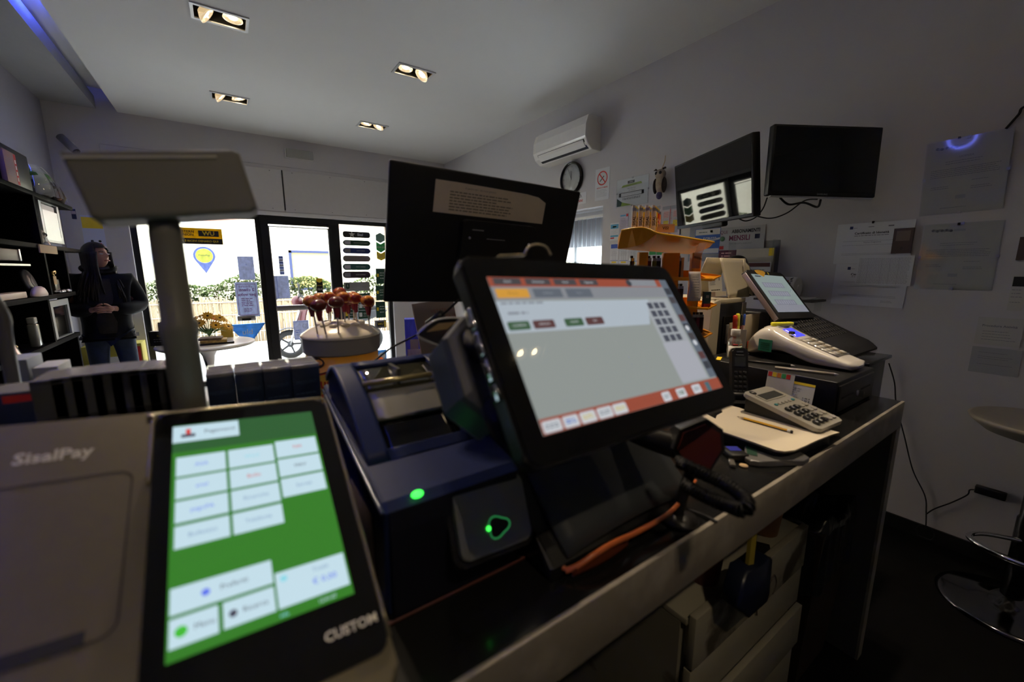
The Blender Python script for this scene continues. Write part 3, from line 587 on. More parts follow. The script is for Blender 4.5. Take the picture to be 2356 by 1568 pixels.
def headp(u, v):                                            # u around, v bottom to top; face towards -Y
    a = u*2*pi; ph = (v-.5)*pi; x = sin(a)*cos(ph); y = -cos(a)*cos(ph); z = sin(ph)
    jaw = max(0, -z); front = max(0, -y)
    X = x*(.072-.026*jaw); Y = y*(.093 if y > 0 else .088)-jaw*front*.012; Z = z*.112
    f_ = math.exp(-(x/.16)**2)*front                       # centre of the face
    Y -= f_*.020*math.exp(-((Z+.012)/.016)**2); Y -= f_*.010*math.exp(-((Z-.008)/.022)**2)   # nose and bridge
    Y -= f_*.007*math.exp(-((Z+.052)/.008)**2)             # lips
    Y -= f_*.008*math.exp(-((Z+.086)/.016)**2)             # chin
    e_ = math.exp(-((abs(x)-.42)/.2)**2)*front; Y += e_*.010*math.exp(-((Z-.010)/.016)**2); Y -= e_*.004*math.exp(-((Z-.038)/.012)**2)
    return HM @ Vector((X, Y, Z))
body.grid(headp, 40, 40, m_skin)
for sx in (-1, 1): body.ball(HM @ Vector((sx*.072, .005, -.005)), (.010, .018, .028), m_skin, 12, 8)
ob = body.build('body', parent=person)
for sx in (-1, 1):
    mb = MB(); mb.ball(HM @ Vector((sx*.031, -.0785, .010)), (.014, .008, .006), m_white, 10, 6); mb.ball(HM @ Vector((sx*.031+.003, -.084, .010)), (.006, .004, .006), m_ink, 10, 6); mb.tube([HM @ Vector((sx*.016, -.088, .028)), HM @ Vector((sx*.032, -.088, .034)), HM @ Vector((sx*.050, -.076, .027))], .0028, m_hair, n=5)
    mb.build('eye', parent=ob)
mb = MB(); mb.tube([HM @ Vector((-.024, -.085, -.052)), HM @ Vector((0, -.099, -.050)), HM @ Vector((.024, -.085, -.052))], .0055, mat('lips', (.35, .10, .09), .4), n=8); mb.build('mouth', parent=ob)
mb = MB()
def hairp(u, v):
    a = u*2*pi; ph = pi/2*(1-v*1.25) if v < .8 else 0; x = sin(a); y = -cos(a); fr_ = max(0, -y)
    lim = .36 if fr_ > .62 else 1.0                        # short over the forehead
    vv = v*lim if fr_ > .62 else v
    if vv < .55: q = vv/.55*pi/2; p = Vector((x*.088*sin(q), y*.108*sin(q)+.004, .122*cos(q)))
    else: q = (vv-.55)/.45; w_ = 1-.18*q; p = Vector((x*(.088+.022*q), max(y*.108*w_, -.035)+.006+.03*q, -.30*q))
    return HM @ p
mb.grid(hairp, 48, 26, m_hair, thick=.006)
for k in range(150):                                        # long locks over both shoulders and the back
    a = radians(random.uniform(48, 312)); s0 = HM @ Vector((sin(a)*.088, -cos(a)*.10, .03)); s1 = HM @ Vector((sin(a)*.100, -cos(a)*.10+.01, -.12)); e_ = Vector((s1.x*1.5+random.uniform(-.03, .03), s1.y*1.1-.03, 1.26-random.uniform(0, .14)))
    if abs(e_.x) < .16 and e_.y < .0: e_.y = -.135
    mb.tube([s0, s1, (s1+e_)/2+Vector((0, -.01, 0)), e_], lambda q: .016-.011*q, m_hair, n=6, res=4)
mb.build('hair', parent=person)
mb = MB(); add_mesh(mb, skin('j', [(0,0,.94,(.185,.145)), (0,0,.80,(.205,.155)), (0,.0,1.08,(.18,.135)), (0,0,1.26,(.205,.14)), (0,.01,1.37,(.12,.095)), (-.19,.01,1.33,.078), (-.255,.03,1.08,.066), (-.15,-.155,1.055,.064), (-.075,-.215,1.07,.046), (.19,.01,1.33,.078), (.255,.03,1.08,.080), (.15,-.155,1.06,.064), (.075,-.215,1.075,.046)],
    [(0,1),(0,2),(2,3),(3,4),(3,5),(5,6),(6,7),(7,8),(3,9),(9,10),(10,11),(11,12)]), m_jack)
mb.tube([(-.10,-.05,1.42), (0,-.085,1.40), (.10,-.05,1.42), (.09,.06,1.45), (-.09,.06,1.45)], .019, m_jack, n=10, closed=True)
mb.build('jacket', parent=person)
mb = MB(); mb.grid(lambda u, v: ((u-.5)*(.16-.03*v), -.128-.02*math.cos((u-.5)*pi)+.03*v**3, .84+.50*v), 10, 14, m_swe, thick=.008); mb.tube([(-.05,-.04,1.43), (0,-.075,1.42), (.05,-.04,1.43), (.045,.05,1.45), (-.045,.05,1.45)], .020, m_swe, n=10, closed=True); mb.build('sweater', parent=person)
mb = MB(); mb.box((-.004, -.165, .82), (.004, -.150, 1.0), m_steel); mb.build('zip', parent=person) if False else mb.bm.free()
mb = MB(); add_mesh(mb, skin('n', [(0,0,.90,(.15,.12)), (-.09,0,.80,.098), (-.10,-.01,.47,.070), (-.105,.01,.09,.052), (.09,0,.80,.098), (.11,-.01,.47,.070), (.12,.01,.09,.052)], [(0,1),(1,2),(2,3),(0,4),(4,5),(5,6)]), m_jean); mb.build('jeans', parent=person)
for sx, ax in ((-1, -.11), (1, .13)):
    mb = MB(); mb.grid(lambda u, v: (ax+.045*cos(2*pi*u)*(1-.3*v)*(1 if v < .98 else .3), -.06+(.13*sin(2*pi*u))*(1-.25*v), .004+.09*v), 20, 6, m_blk, thick=.003); mb.box((ax-.045, -.19, 0), (ax+.045, .07, .02), m_blk, bev=.009); mb.build('shoe', parent=person)
# ------------------------------------------------------------------ black shelving on the left
SX = -1.02                                                  # front plane of the shelves
def shz(px, py, x=SX): return P(px, py, 'x', x)
m_shelf = mat('black_laminate', (.004, .004, .0045), .6, var=.2, spec=.2, ior=1.12)
t = thing('shelf_unit', 'tall black open shelving unit filled with gift items against the left wall', 'shelving', loc=(XL, 0, 0))
DX = SX-XL; zs = []; y1s = []
boards = [((0, 420), (165, 468), .035), ((0, 543), (187, 577), .03), ((0, 676), (176, 682), .03), ((0, 806), (188, 783), .03)]
BZ = []
for (a0, a1, th) in boards:
    p0, p1 = shz(*a0), shz(*a1); z = (p0.z+p1.z)/2; BZ.append((z, p1.y))
for k, (z, ye) in enumerate(BZ): MB().box((.0, 2.6, z-.03), (DX, ye, z), m_shelf, bev=.002).build('shelf_board', parent=t)
MB().box((0, 2.6, .08), (DX, 4.6, .11), m_shelf).build('shelf_board', parent=t)
yu = shz(88, 520).y
MB().box((0, yu, BZ[1][0]), (DX, yu+.03, BZ[0][0]-.03), m_shelf).build('upright', parent=t)
yv = shz(110, 630).y
MB().box((0, yv, BZ[2][0]), (DX, yv+.03, BZ[1][0]-.03), m_shelf).build('upright', parent=t)
MB().box((0, shz(158, 640).y, BZ[2][0]), (DX, shz(158, 640).y+.025, BZ[1][0]-.03), m_shelf).build('upright', parent=t)
MB().box((0, yv-.1, BZ[3][0]), (DX, yv-.07, BZ[2][0]-.03), m_shelf).build('upright', parent=t)
MB().box((0, 4.55, 0), (DX, 4.58, BZ[3][0]-.03), m_shelf).build('upright', parent=t)
MB().box((0, 3.6, 0), (DX, 3.63, BZ[3][0]-.03), m_shelf).build('upright', parent=t)
MB().box((0, 2.6, 0), (.012, 5.0, BZ[0][0]), m_shelf).build('back_panel', parent=t)
# ------------------------------------------------------------------ things on the shelves
m_film = m_filmy; m_tan = mat('tan_card', (.55, .38, .20), .7); m_gold = mat('gold_foil', (.75, .52, .22), .3, .7); m_ivory = mat('ivory', (.70, .58, .42), .4)
def on_shelf(px, py, x): q = P(px, py, 'x', x); return q
B0, B1, B2, B3 = [b[0] for b in BZ]; FX = SX
y0 = P(30, 400, 'x', -1.12).y
t = thing('gift_box', 'black gift case standing on the very top of the shelving', 'box', loc=(-1.17, 4.02, B0+.001)); MB().box((-.13, -.42, 0), (.12, .30, .24), m_blk, bev=.008).build('case', parent=t)
t = thing('gift_box', 'pink and red product box in front of the black case on the top shelf', 'box', M=Matrix.Translation((-1.035, 3.93, B0+.001)) @ Matrix.Rotation(radians(0), 4, 'Z'))
mb = MB(); mb.box((-.012, -.11, 0), (.012, .075, .19), mat('dusty_pink', (.30, .16, .14), .6), bev=.001); mb.M = Matrix.Translation((.0123, -.02, .095)) @ frame((0,0,0), (0,1,0), (0,0,1)); mb.rect(.055, -.09, .09, .09, m_red); [mb.rect(.064, -.07+.035*k, .080, -.047+.035*k, m_white, .0006) for k in range(4)]; mb.lines(-.07, .04, [.05-.012*k for k in range(9)], .003, m_grey); mb.build('carton', parent=t)
t = thing('wrapped_basket', 'green topped gift basket wrapped in shiny clear film on the top shelf', 'gift basket', loc=(-1.14, 4.58, B0+.001))
MB().lathe([(.09, 0), (.13, .03), (.15, .09), (.14, .092), (.12, .03), (.08, .008)], cap=False, m=mat('dark_wicker', (.03, .02, .015), .7, var=.5, scale=80), n=24).build('basket', parent=t)
mb = MB(); mb.ball((0, 0, .15), (.13, .15, .05), mat('green_leafy', (.05, .16, .03), .6, var=.6, scale=30), 20, 8); mb.build('filling', parent=t)
mb = MB(); mb.grid(lambda u, v: ((.16+.012*sin(u*50)-.08*v*v)*cos(2*pi*u), (.175+.012*sin(u*44+1)-.08*v*v)*sin(2*pi*u), .01+.215*v), 60, 8, glass_mat('shiny_film', (.85, .87, .9), .35, .06, .05)); mb.build('wrapping', parent=t)
t = thing('wicker_pouch', 'brown and orange decorated bag at the end of the top shelf', 'bag', loc=(-1.09, 4.90, B0+.001))
mb = MB(); mb.lathe([(.055, 0), (.075, .05), (.05, .13), (.03, .16)], m=mat('dark_brown_cloth', (.05, .025, .015), .8, var=.5), n=20); mb.ball((.04, -.045, .06), (.025, .025, .035), mat('burnt_orange', (.40, .14, .04), .6)); mb.build('pouch', parent=t); MB().tube([(-.03, 0, .15), (.0, .02, .20), (.05, .05, .12), (.06, .08, .02)], .003, m_steel, n=5).build('handle', parent=t)
def pframe(name, lab, px, x, back):
    a, b, c_, d_ = [P(*q, 'x', x) for q in px]; y0_, y1_ = (a.y+d_.y)/2, (b.y+c_.y)/2; z0_, z1_ = (c_.z+d_.z)/2, (a.z+b.z)/2
    hw, hh = (y1_-y0_)/2, (z1_-z0_)/2
    t = thing(name, lab, 'picture frame', M=frame((x, (y0_+y1_)/2, (z0_+z1_)/2), (0, 1, 0), (0, 0, 1)))
    mb = MB(); m_sf = mat('silver_frame', (.42, .46, .50), .35, .3); bw = hw*.22
    for q in ((-hw, -hh, -hw+bw, hh), (hw-bw, -hh, hw, hh), (-hw+bw, hh-bw, hw-bw, hh), (-hw+bw, -hh, hw-bw, -hh+bw)): mb.box((q[0], q[1], -.02), (q[2], q[3], 0), m_sf)
    mb.build('frame_rim', parent=t); mb = MB(); mb.box((-hw+bw, -hh+bw, -.018), (hw-bw, hh-bw, -.012), m_blkg); mb.build('picture', parent=t); return t, hw, hh, bw
t, hw, hh, bw = pframe('picture_frame', 'silver framed glass picture standing on the second shelf, a tall bright reflection in it', ((90, 446), (136, 466), (144, 563), (99, 552)), SX-.035, None)
mb = MB(); mb.box((-hw*.78, -hh*.9, -.004), (hw*.72, hh*.40, .001), mat('painted_reflection', (.80, .86, .90), .25)); mb.box((-hw*.8, hh*.40, -.004), (hw*.45, hh*.62, .001), mat('lilac_photo', (.50, .42, .48), .4)); mb.build('photo_reflection', parent=t)  # pale panel paints the bright reflection onto the picture
pframe('picture_frame', 'silver frame with a black picture standing on the lower shelf near the woman', ((118, 690), (160, 687), (170, 781), (129, 792)), SX-.02, None)
t = thing('wooden_box', 'light wooden slat lying on the shelf edge under the silver frame', 'box', loc=(SX-.045, 4.21, B1-.036)); MB().box((.0465, -.14, -.024), (.056, .20, .032), m_tan, bev=.002).build('slat', parent=t)
q = P(72, 530, 'x', -1.10)
t = thing('wrapped_gift', 'ivory skull shaped ornaments in tied clear film on the second shelf', 'gift', loc=(-1.12, q.y, B1+.001))
mb = MB(); mb.ball((.02, -.01, .035), (.055, .10, .034), m_ivory, 18, 8); mb.ball((.03, .06, .075), (.04, .05, .045), m_ivory, 18, 8); mb.ball((.065, .045, .080), (.010, .013, .013), m_ink, 10, 6); mb.ball((.065, .08, .075), (.010, .013, .013), m_ink, 10, 6); mb.build('ornament', parent=t)
MB().grid(lambda u, v: ((.10*(1-v*.78)+.03*max(0, v-.7)*6*.5)*cos(2*pi*u), (.15*(1-v*.84)+.03*max(0, v-.7)*6*.5)*sin(2*pi*u), .003+.24*v), 30, 8, m_film).build('wrapping', parent=t)
mb = MB(); mb.ball((0, 0, .165), (.022, .022, .012), m_gold); mb.ball((0, -.03, .18), (.008, .035, .012), m_gold); mb.ball((0, .03, .172), (.008, .035, .012), m_gold); mb.build('bow', parent=t)
q = P(154, 536, 'x', -1.0)
t = thing('glass_ornament', 'small black oval dish on a clear stand at the end of the second shelf', 'ornament', loc=(-1.10, 4.78, B1+.001)); mb = MB(); mb.cyl((0, 0, 0), (0, 0, .06), .045, .012, m=m_clear); mb.build('stand', parent=t)
MB().ball((0, 0, .095), (.02, .075, .042), m_blkg).build('dish', parent=t)
t = thing('jewellery_case', 'long reddish brown case with a silver corner on the second opening, left edge', 'case', loc=(-1.13, 3.66, B2+.225)); mb = MB(); mb.box((-.09, -.2, -.0), (.09, .17, .07), mat('brown_leather', (.07, .035, .02), .5), bev=.006); mb.build('case', parent=t); MB().box((.085, .15, .0), (.094, .174, .072), m_steel, bev=.002).build('corner', parent=t)
t = thing('glass_shelf', 'white edged glass shelf inside the third opening of the shelving', 'shelf', loc=(XL, 3.0, B2+.195)); MB().box((.012, 0, 0), (DX-.01, .93, .012), mat('frosted_edge', (.75, .78, .78), .2)).build('pane', parent=t)
t = thing('wall_clock', 'dark round clock leaning on the back of the third opening', 'clock', M=Matrix.Translation((-1.07, 4.0, B2+.088)) @ Matrix.Rotation(radians(78), 4, 'Y'))
MB().lathe([(.085, -.01), (.088, 0), (.083, .01), (.0001, .01)], m=mat('navy_dial', (.012, .012, .022), .4), n=32).build('dial', parent=t); mb = MB(); mb.box((-.004, -.003, .010), (.003, .055, .012), m_grey, M=Matrix.Rotation(radians(50), 4, 'Z')); mb.box((-.003, -.003, .010), (.003, .045, .012), m_grey, M=Matrix.Rotation(radians(-55), 4, 'Z')); mb.build('hands', parent=t)
t = thing('soap_dish', 'cream domed box standing on the third shelf below the dark clock', 'box', loc=(-1.04, 4.0-.0, B2+.001)); t.location = (-1.03, 3.98, B2+.001)
MB().lathe([(.10, 0), (.105, .012), (.095, .03), (.075, .05), (.04, .062), (.0001, .065)], m=mat('cream_shell', (.62, .48, .40), .4), n=30, M=Matrix.Diagonal((.3, 1.05, 1, 1))).build('shell', parent=t)
t = thing('gift_box', 'long cream flat box on the third shelf at the left edge', 'box', loc=(-1.04, 3.62, B2+.001)); MB().box((-.05, -.2, 0), (.01, .16, .038), mat('cream_shell', (.62, .48, .40), .4), bev=.004).build('carton', parent=t)
t = thing('gift_tag_box', 'small dark box with a tan tag and ribbon on the third shelf', 'gift', loc=(-1.07, 4.40, B2+.001)); MB().box((-.04, -.05, 0), (.03, .05, .10), mat('smoke_box', (.08, .07, .06), .3), bev=.003).build('carton', parent=t)
mb = MB(); mb.box((.031, -.07, .065), (.033, -.005, .125), m_tan); mb.build('tag', parent=t); MB().tube([(.03, -.04, .13), (.03, -.06, .15), (.03, .0, .16), (.03, -.01, .14)], .006, m_gold).build('ribbon', parent=t)
for k, (yy, lab) in enumerate([(4.38, 'left crumpled silver foil sweet on the third shelf'), (4.47, 'middle crumpled silver foil sweet on the third shelf'), (4.58, 'right crumpled silver foil sweet at the end of the third shelf')]):
    mb = MB(); mb.grid(lambda u, v: ((.025+.006*sin(u*37+k))*cos(2*pi*u)*sin(pi*v+.001), (.045+.008*sin(u*29))*sin(2*pi*u)*sin(pi*v+.001), .014-.013*cos(pi*v)), 24, 8, mat('silver_foil', (.6, .6, .62), .25, .8)); o = mb.build('foil_sweet'); o.location = (-1.04, yy, B2+.001); tag(o, lab, 'sweet', 'foil sweets on the third shelf')
q = P(105, 790, 'x', -1.04)
t = thing('lotion_bottle', 'grey pump-less lotion bottle beside the black picture on the lower shelf', 'bottle', loc=(-1.05, 3.98, B3-.04)); t.location = (-1.055, 3.86, B3+.001)
MB().box((-.022, -.032, 0), (.022, .032, .15), mat('grey_bottle', (.22, .23, .21), .25, coat=.5), bev=.01).build('flask', parent=t); MB().box((-.018, -.028, .151), (.018, .028, .19), mat('bottle_cap', (.35, .36, .34), .3), bev=.005).build('cap', parent=t)
t = thing('wrapped_sweets', 'dark film wrapped sweets with a gold glint on the lower shelf', 'gift', loc=(-1.08, 3.50, B3+.001)); MB().grid(lambda u, v: ((.06-.05*v)*cos(2*pi*u), (.09-.075*v)*sin(2*pi*u), .002+.15*v), 24, 8, m_film).build('wrapping', parent=t); mb = MB(); mb.ball((0, .02, .04), (.03, .05, .035), mat('dark_chocolate', (.06, .03, .015), .4)); mb.ball((.03, .03, .05), (.012, .012, .01), m_gold); mb.build('sweets', parent=t)
t = thing('hook_ornament', 'white card with a dark curled hook at the end of the lower shelf', 'ornament', loc=(-1.08, 4.50, B3+.001)); MB().box((-.003, -.05, 0), (.0, .05, .20), m_white).build('card', parent=t); MB().tube([(.004, -.05, .07), (.01, -.01, .05), (.012, .03, .07), (.01, .02, .10), (.006, .0, .08)], .006, m_ink).build('hook', parent=t)
for o_ in [o for o in COL.objects if o.get('category') in ('box',) and o.name == 'wooden_box']: pass
# wall behind the woman
def d_dist(mb, w_, h_):
    mb.rect(-w_*.95, h_*.72, w_*.95, h_*.96, m_yel); m_fig = mat('figure_navy', (.03, .04, .14), .6)
    for x in (-.25, .45):
        mb.lathe([(.012, 0), (.012, .001)], c=(x*w_, h_*.44, 0), m=m_ink, n=12); mb.rect(x*w_-.012, h_*.22, x*w_+.012, h_*.40, m_white if x < 0 else m_red, .0008); mb.rect(x*w_-.010, h_*.02, x*w_-.001, h_*.22, m_fig, .0008); mb.rect(x*w_+.001, h_*.02, x*w_+.010, h_*.22, m_fig, .0008); mb.rect(x*w_-.022, h_*.25, x*w_-.013, h_*.38, m_fig, .0008); mb.rect(x*w_+.013, h_*.25, x*w_+.022, h_*.38, m_fig, .0008)
    mb.lines(-w_*.7, w_*.8, [-.04*h_, -.12*h_], h_*.03, m_lgrey); mb.rect(-w_*.9, -h_*.6, -w_*.6, -h_*.5, m_blue); mb.rect(-w_*.9, -h_*.9, -w_*.4, -h_*.78, m_red)
sheet('safety_poster', 'pale blue poster with a yellow band and two small figures behind the woman', 'poster', (183, 494, 268, 700), D-.001, mat('poster_pale_blue', (.60, .64, .80), .6), d_dist)
sheet('opening_sign', 'small navy and lilac card on the wall left of the pale blue poster', 'sign', (162, 480, 177, 504), D-.001, mat('sign_navy', (.03, .04, .12), .5), lambda mb, w_, h_: mb.rect(-w_*.9, 0, w_*.9, h_*.6, mat('lilac_photo', (.50, .42, .48), .4)))
t = thing('floor_display', 'yellow cardboard floor display with printed panels behind the woman', 'display stand', loc=(-1.02, 5.80, 0))
mb = MB(); mb.box((-.25, -.10, .0), (.20, .16, .66), mat('dull_yellow_card', (.42, .36, .05), .7), bev=.003); mb.M = Matrix.Translation((0, -.101, .33)) @ frame((0,0,0), (1,0,0), (0,0,1))
for k in range(5): mb.rect(-.06, .14-.09*k, .06, .21-.09*k, m_lgrey if k else m_white)
mb.rect(.1, -.1, .19, .3, m_red); mb.rect(.1, -.3, .19, -.12, m_yel); mb.build('carton', parent=t)
# ------------------------------------------------------------------ right wall
def wsheet(name, lab, cat, p0, p1, m, draw=None, group=None, th=.002, off=0.0, glass=False, tilt=0, lean=0):
    """p0, p1 = left-top and right-bottom pixels on the right wall"""
    a, b = P(*p0, 'x', W-off), P(*p1, 'x', W-off); hw, hh = (a.y-b.y)/2, (a.z-b.z)/2
    mb = MB(); mb.box((-hw, -hh, .0002), (hw, hh, th), m)
    mb.M = Matrix.Translation((0, 0, th))
    if draw: draw(mb, hw, hh)
    M = wallM((a.y+b.y)/2, (a.z+b.z)/2, off+(hh*math.sin(radians(lean))), radians(tilt)) @ Matrix.Rotation(radians(lean), 4, 'X')
    if glass:
        t = thing(name, lab, cat, M=M, group=group); o = mb.build('sheet', parent=t)
        g = MB(); g.box((-hw-.004, -hh-.004, th+.001), (hw+.004, hh+.004, th+.004), m_clear); g.build('cover_glass', parent=t)
        for sx, sy in ((0, 1), (0, -1), (-1, 0), (1, 0)):
            g = MB(); g.box((sx*hw-.006, sy*hh-.006, 0), (sx*hw+.006, sy*hh+.006, th+.007), m_steel); g.build('clip', parent=t)
        return t
    o = mb.build(name); o.matrix_world = M; return tag(o, lab, cat, group)
# air conditioner
t = thing('air_conditioner', 'white split air conditioner high on the right wall above the clock', 'air conditioner', M=Matrix.Translation((W, 3.21, 2.64)))
prof = [(0, .145), (-.12, .145), (-.165, .135), (-.195, .06), (-.20, -.04), (-.17, -.10), (-.11, -.14), (0, -.145)]
mx = Matrix(((1,0,0,0), (0,0,-1,0), (0,1,0,0), (0,0,0,1)))
hl = .385
m_ac = mat('ac_plastic', (.82, .79, .73), .35)
mb = MB(); mb.prism(prof, -hl, hl, m_ac, M=mx, bev=.008, smooth=False); mb.build('case', parent=t)
mb = MB(); mb.prism([(-.128, .148), (-.172, .138), (-.2005, .06), (-.206, -.04), (-.20, -.055), (-.19, -.03), (-.15, .12)], -hl+.06, hl+.002, mat('ac_front', (.88, .86, .82), .15, coat=.4), M=mx); mb.text('DAIKIN', .02, m_lgrey) if False else None; mb.build('front_panel', parent=t)
mb = MB(); mb.prism([(-.192, -.052), (-.186, -.075), (-.15, -.118), (-.12, -.133), (-.125, -.115), (-.17, -.08)], -hl+.07, hl-.03, m_ink, M=mx); mb.build('outlet_slot', parent=t)
mb = MB(); mb.prism([(-.193, -.066), (-.188, -.074), (-.150, -.120), (-.156, -.122), (-.186, -.090)], -hl+.08, hl-.04, m_ac, M=mx); mb.build('louvre', parent=t)
# clock
q = P(1317, 411, 'x', W)
t = thing('wall_clock', 'round white wall clock with a black rim under the air conditioner', 'clock', M=wallM(q.y, q.z))
MB().lathe([(.155, 0), (.16, .015), (.155, .03), (.14, .034), (.135, .022)], m=m_blkg, n=48, cap=False).build('rim', parent=t)
mb = MB(); mb.lathe([(.137, .012), (.0001, .012)], m=mat('clock_face', (.70, .70, .68), .5), n=40)
for k in range(12): mb.text(str(k+1), .022, m_ink, .112*sin((k+1)*pi/6), .112*cos((k+1)*pi/6), .0128)
mb.build('dial', parent=t)
mb = MB(); mb.box((-.003, -.01, .016), (.003, .075, .018), m_ink, M=Matrix.Rotation(radians(6), 4, 'Z')); mb.box((-.002, -.015, .019), (.002, .10, .020), m_ink, M=Matrix.Rotation(radians(24), 4, 'Z')); mb.build('hands', parent=t)
g = MB(); g.lathe([(.136, .026), (.09, .033), (.0001, .036)], m=m_clear, n=40); g.build('cover_glass', parent=t)
wsheet('notice_sign', 'white sign ending ESSO in black and ANNI in red above the wall opening', 'sign', (1297, 452), (1349, 467), m_paper, lambda mb, w_, h_: (mb.text('INGRESSO.', h_*.75, m_ink, w_*.0, h_*.42, bold=True, sx=1.1), mb.text('MINORI 18 ANNI', h_*.62, m_red, -w_*.05, -h_*.42, bold=True, sx=1.0)))
def d_smoke(mb, w_, h_):
    r = w_*.72; cy = h_*.38
    n = 36; pts = []
    for k in range(n): a = 2*pi*k/n; pts.append((r*cos(a), cy+r*sin(a)))
    mb._add([(x, y, .0006) for x, y in pts]+[(x*.82, cy+(y-cy)*.82, .0006) for x, y in pts], [(k, (k+1) % n, n+(k+1) % n, n+k) for k in range(n)], mat('sign_red', (.65, .05, .04), .5))
    mb.rect(-r*.9, -r*.09, r*.9, r*.09, mat('sign_red', (.65, .05, .04), .5), .0010, M=Matrix.Translation((0, cy, 0)) @ Matrix.Rotation(radians(-48), 4, 'Z'))
    mb.rect(-r*.62, -r*.08, r*.42, r*.06, m_ink, .0008, M=Matrix.Translation((0, cy, 0)) @ Matrix.Rotation(radians(42), 4, 'Z'))
    mb.text('VIETATO FUMARE', w_*.19, m_red, 0, -h_*.22, bold=True); mb.lines(-w_*.8, w_*.8, [-h_*(.36+.08*k) for k in range(6)], h_*.025, m_lgrey)
wsheet('no_smoking_sign', 'no smoking sign with a red barred circle and VIETATO FUMARE', 'sign', (1371, 391), (1401, 457), m_paper, d_smoke)
def d_award(mb, w_, h_):
    mb.rect(-w_*.30, h_*.62, w_*.14, h_*.82, m_ink); mb.text('SISAL', h_*.14, m_white, -w_*.08, h_*.72, .0008)
    mb._add([(-w_*.7, h_*.40, .0006), (w_*.62, h_*.46, .0006), (w_*.55, h_*.62, .0006), (-w_*.62, h_*.56, .0006)], [(0,1,2,3)], mat('leaf_green', (.30, .42, .05), .5)); mb.text('PUNTO VENDITA', h_*.11, m_ink, 0, h_*.51, .0009)
    mb.lines(-w_*.3, w_*.3, [h_*.26], h_*.05, m_lgrey); mb.text('NEI GIOCHI', h_*.12, m_grey, 0, h_*.12)
    for q in ((-w_*.75, -h_*.02, w_*.65, h_*.01), (-w_*.75, -h_*.30, w_*.65, -h_*.27), (-w_*.75, -h_*.30, -w_*.73, h_*.01), (w_*.63, -h_*.30, w_*.65, h_*.01)): mb.rect(*q, m_ink)
    for x in (-w_*.78, w_*.68): mb.rect(x-.012, -h_*.28, x+.012, 0, m_ink)
    mb.lines(-w_*.6, w_*.6, [-h_*.42, -h_*.5], h_*.05, m_grey)
    mb._add([(-w_*.98, -h_*.97, .0006), (-w_*.3, -h_*.97, .0006), (-w_*.98, -h_*.35, .0006)], [(0,1,2)], m_dgreen); mb._add([(-w_*.7, -h_*.97, .0008), (w_*.1, -h_*.97, .0008), (-w_*.62, -h_*.68, .0008)], [(0,1,2)], mat('leaf_green', (.30, .42, .05), .5))
wsheet('award_plaque', 'clear fronted award with a green banner beside the owl ornament', 'plaque', (1421, 416), (1490, 466), m_paper, d_award, glass=True)
# owl
q = P(1521, 418, 'x', W-.04)
t = thing('owl_ornament', 'small owl shaped dried gourd ornament hanging from a string beside the left monitor', 'ornament', M=wallM(q.y, q.z, .045))
mb = MB(); mb.ball((0, -.01, 0), (.042, .085, .035), mat('owl_cream', (.42, .34, .25), .8, var=.5, scale=30), 20, 12); mb.ball((0, .055, .008), (.045, .04, .035), mat('owl_cream', (.42, .34, .25), .8, var=.5, scale=30), 20, 10); mb.build('body', parent=t)
mo = mat('owl_dark', (.05, .035, .03), .8, var=.5, scale=30)
for sx in (-1, 1):
    mb = MB(); mb.ball((sx*.018, .062, .038), (.013, .013, .006), m_ink, 12, 8); mb.build('eye', parent=t)
    mb = MB(); mb._add([(sx*.02, .085, .01), (sx*.06, .088, .02), (sx*.045, .105, .01), (sx*.03, .095, .03)], [(0,1,2), (0,1,3), (1,2,3), (0,2,3)], mo); mb.build('ear_tuft', parent=t)
    mb = MB(); mb.ball((sx*.040, -.03, .01), (.012, .06, .03), mo, 12, 8); mb.build('wing', parent=t)
mb = MB(); mb.ball((0, -.105, .01), (.025, .03, .02), mat('owl_blue', (.08, .07, .16), .7, var=.5, scale=40)); mb.build('tail', parent=t); MB().tube([(0, .09, 0), (.003, .15, -.03), (0, .20, -.04)], .003, m_tan, n=5).build('string', parent=t)
# notices on the wall beside the opening
def d_recv(top, yl=True):
    def f_(mb, w_, h_):
        mb.rect(-w_*.85, h_*.55, w_*.85, h_*.95, top); mb.lines(-w_*.8, w_*.8, [h_*(.48-.09*k) for k in range(8)], h_*.02, m_lgrey)
        for x in (-.4, 0, .4): mb.rect(w_*x-.0015, -h_*.6, w_*x+.0015, h_*.3, m_lgrey)
        mb.rect(-w_*.9, -h_*.64, w_*.9, -h_*.60, m_blue)
        if yl: mb.rect(-w_*.55, -h_*.86, w_*.55, -h_*.70, m_yel)
    return f_
m_lb = mat('sky_print', (.12, .40, .62), .6)
wsheet('tariff_sheet', 'tariff sheet with light blue heading, highest left of the orange rack', 'notice', (1405, 514), (1423, 552), m_paper, lambda mb, w_, h_: (mb.rect(-w_*.9, h_*.35, w_*.9, h_*.85, m_lb), mb.rect(-w_*.4, h_*.5, w_*.4, h_*.65, m_yel), mb.lines(-w_*.8, w_*.8, [h_*.2, h_*.05, -h_*.1, -h_*.25], h_*.03, m_lgrey), mb.rect(-w_*.9, -h_*.6, w_*.9, -h_*.4, m_lb), mb.rect(-w_*.9, -h_*.8, -w_*.0, -h_*.65, m_red)))
wsheet('tariff_sheet', 'lilac printed tariff sheet with a red corner behind the lighters', 'notice', (1427, 493), (1444, 545), mat('lilac_paper', (.58, .52, .62), .7), lambda mb, w_, h_: (mb.rect(w_*.5, h_*.75, w_*.95, h_*.98, m_red), mb.rect(-w_*.9, h_*.8, w_*.4, h_*.92, m_lb), mb.lines(-w_*.8, w_*.7, [h_*(.6-.13*k) for k in range(10)], h_*.03, m_grey)))
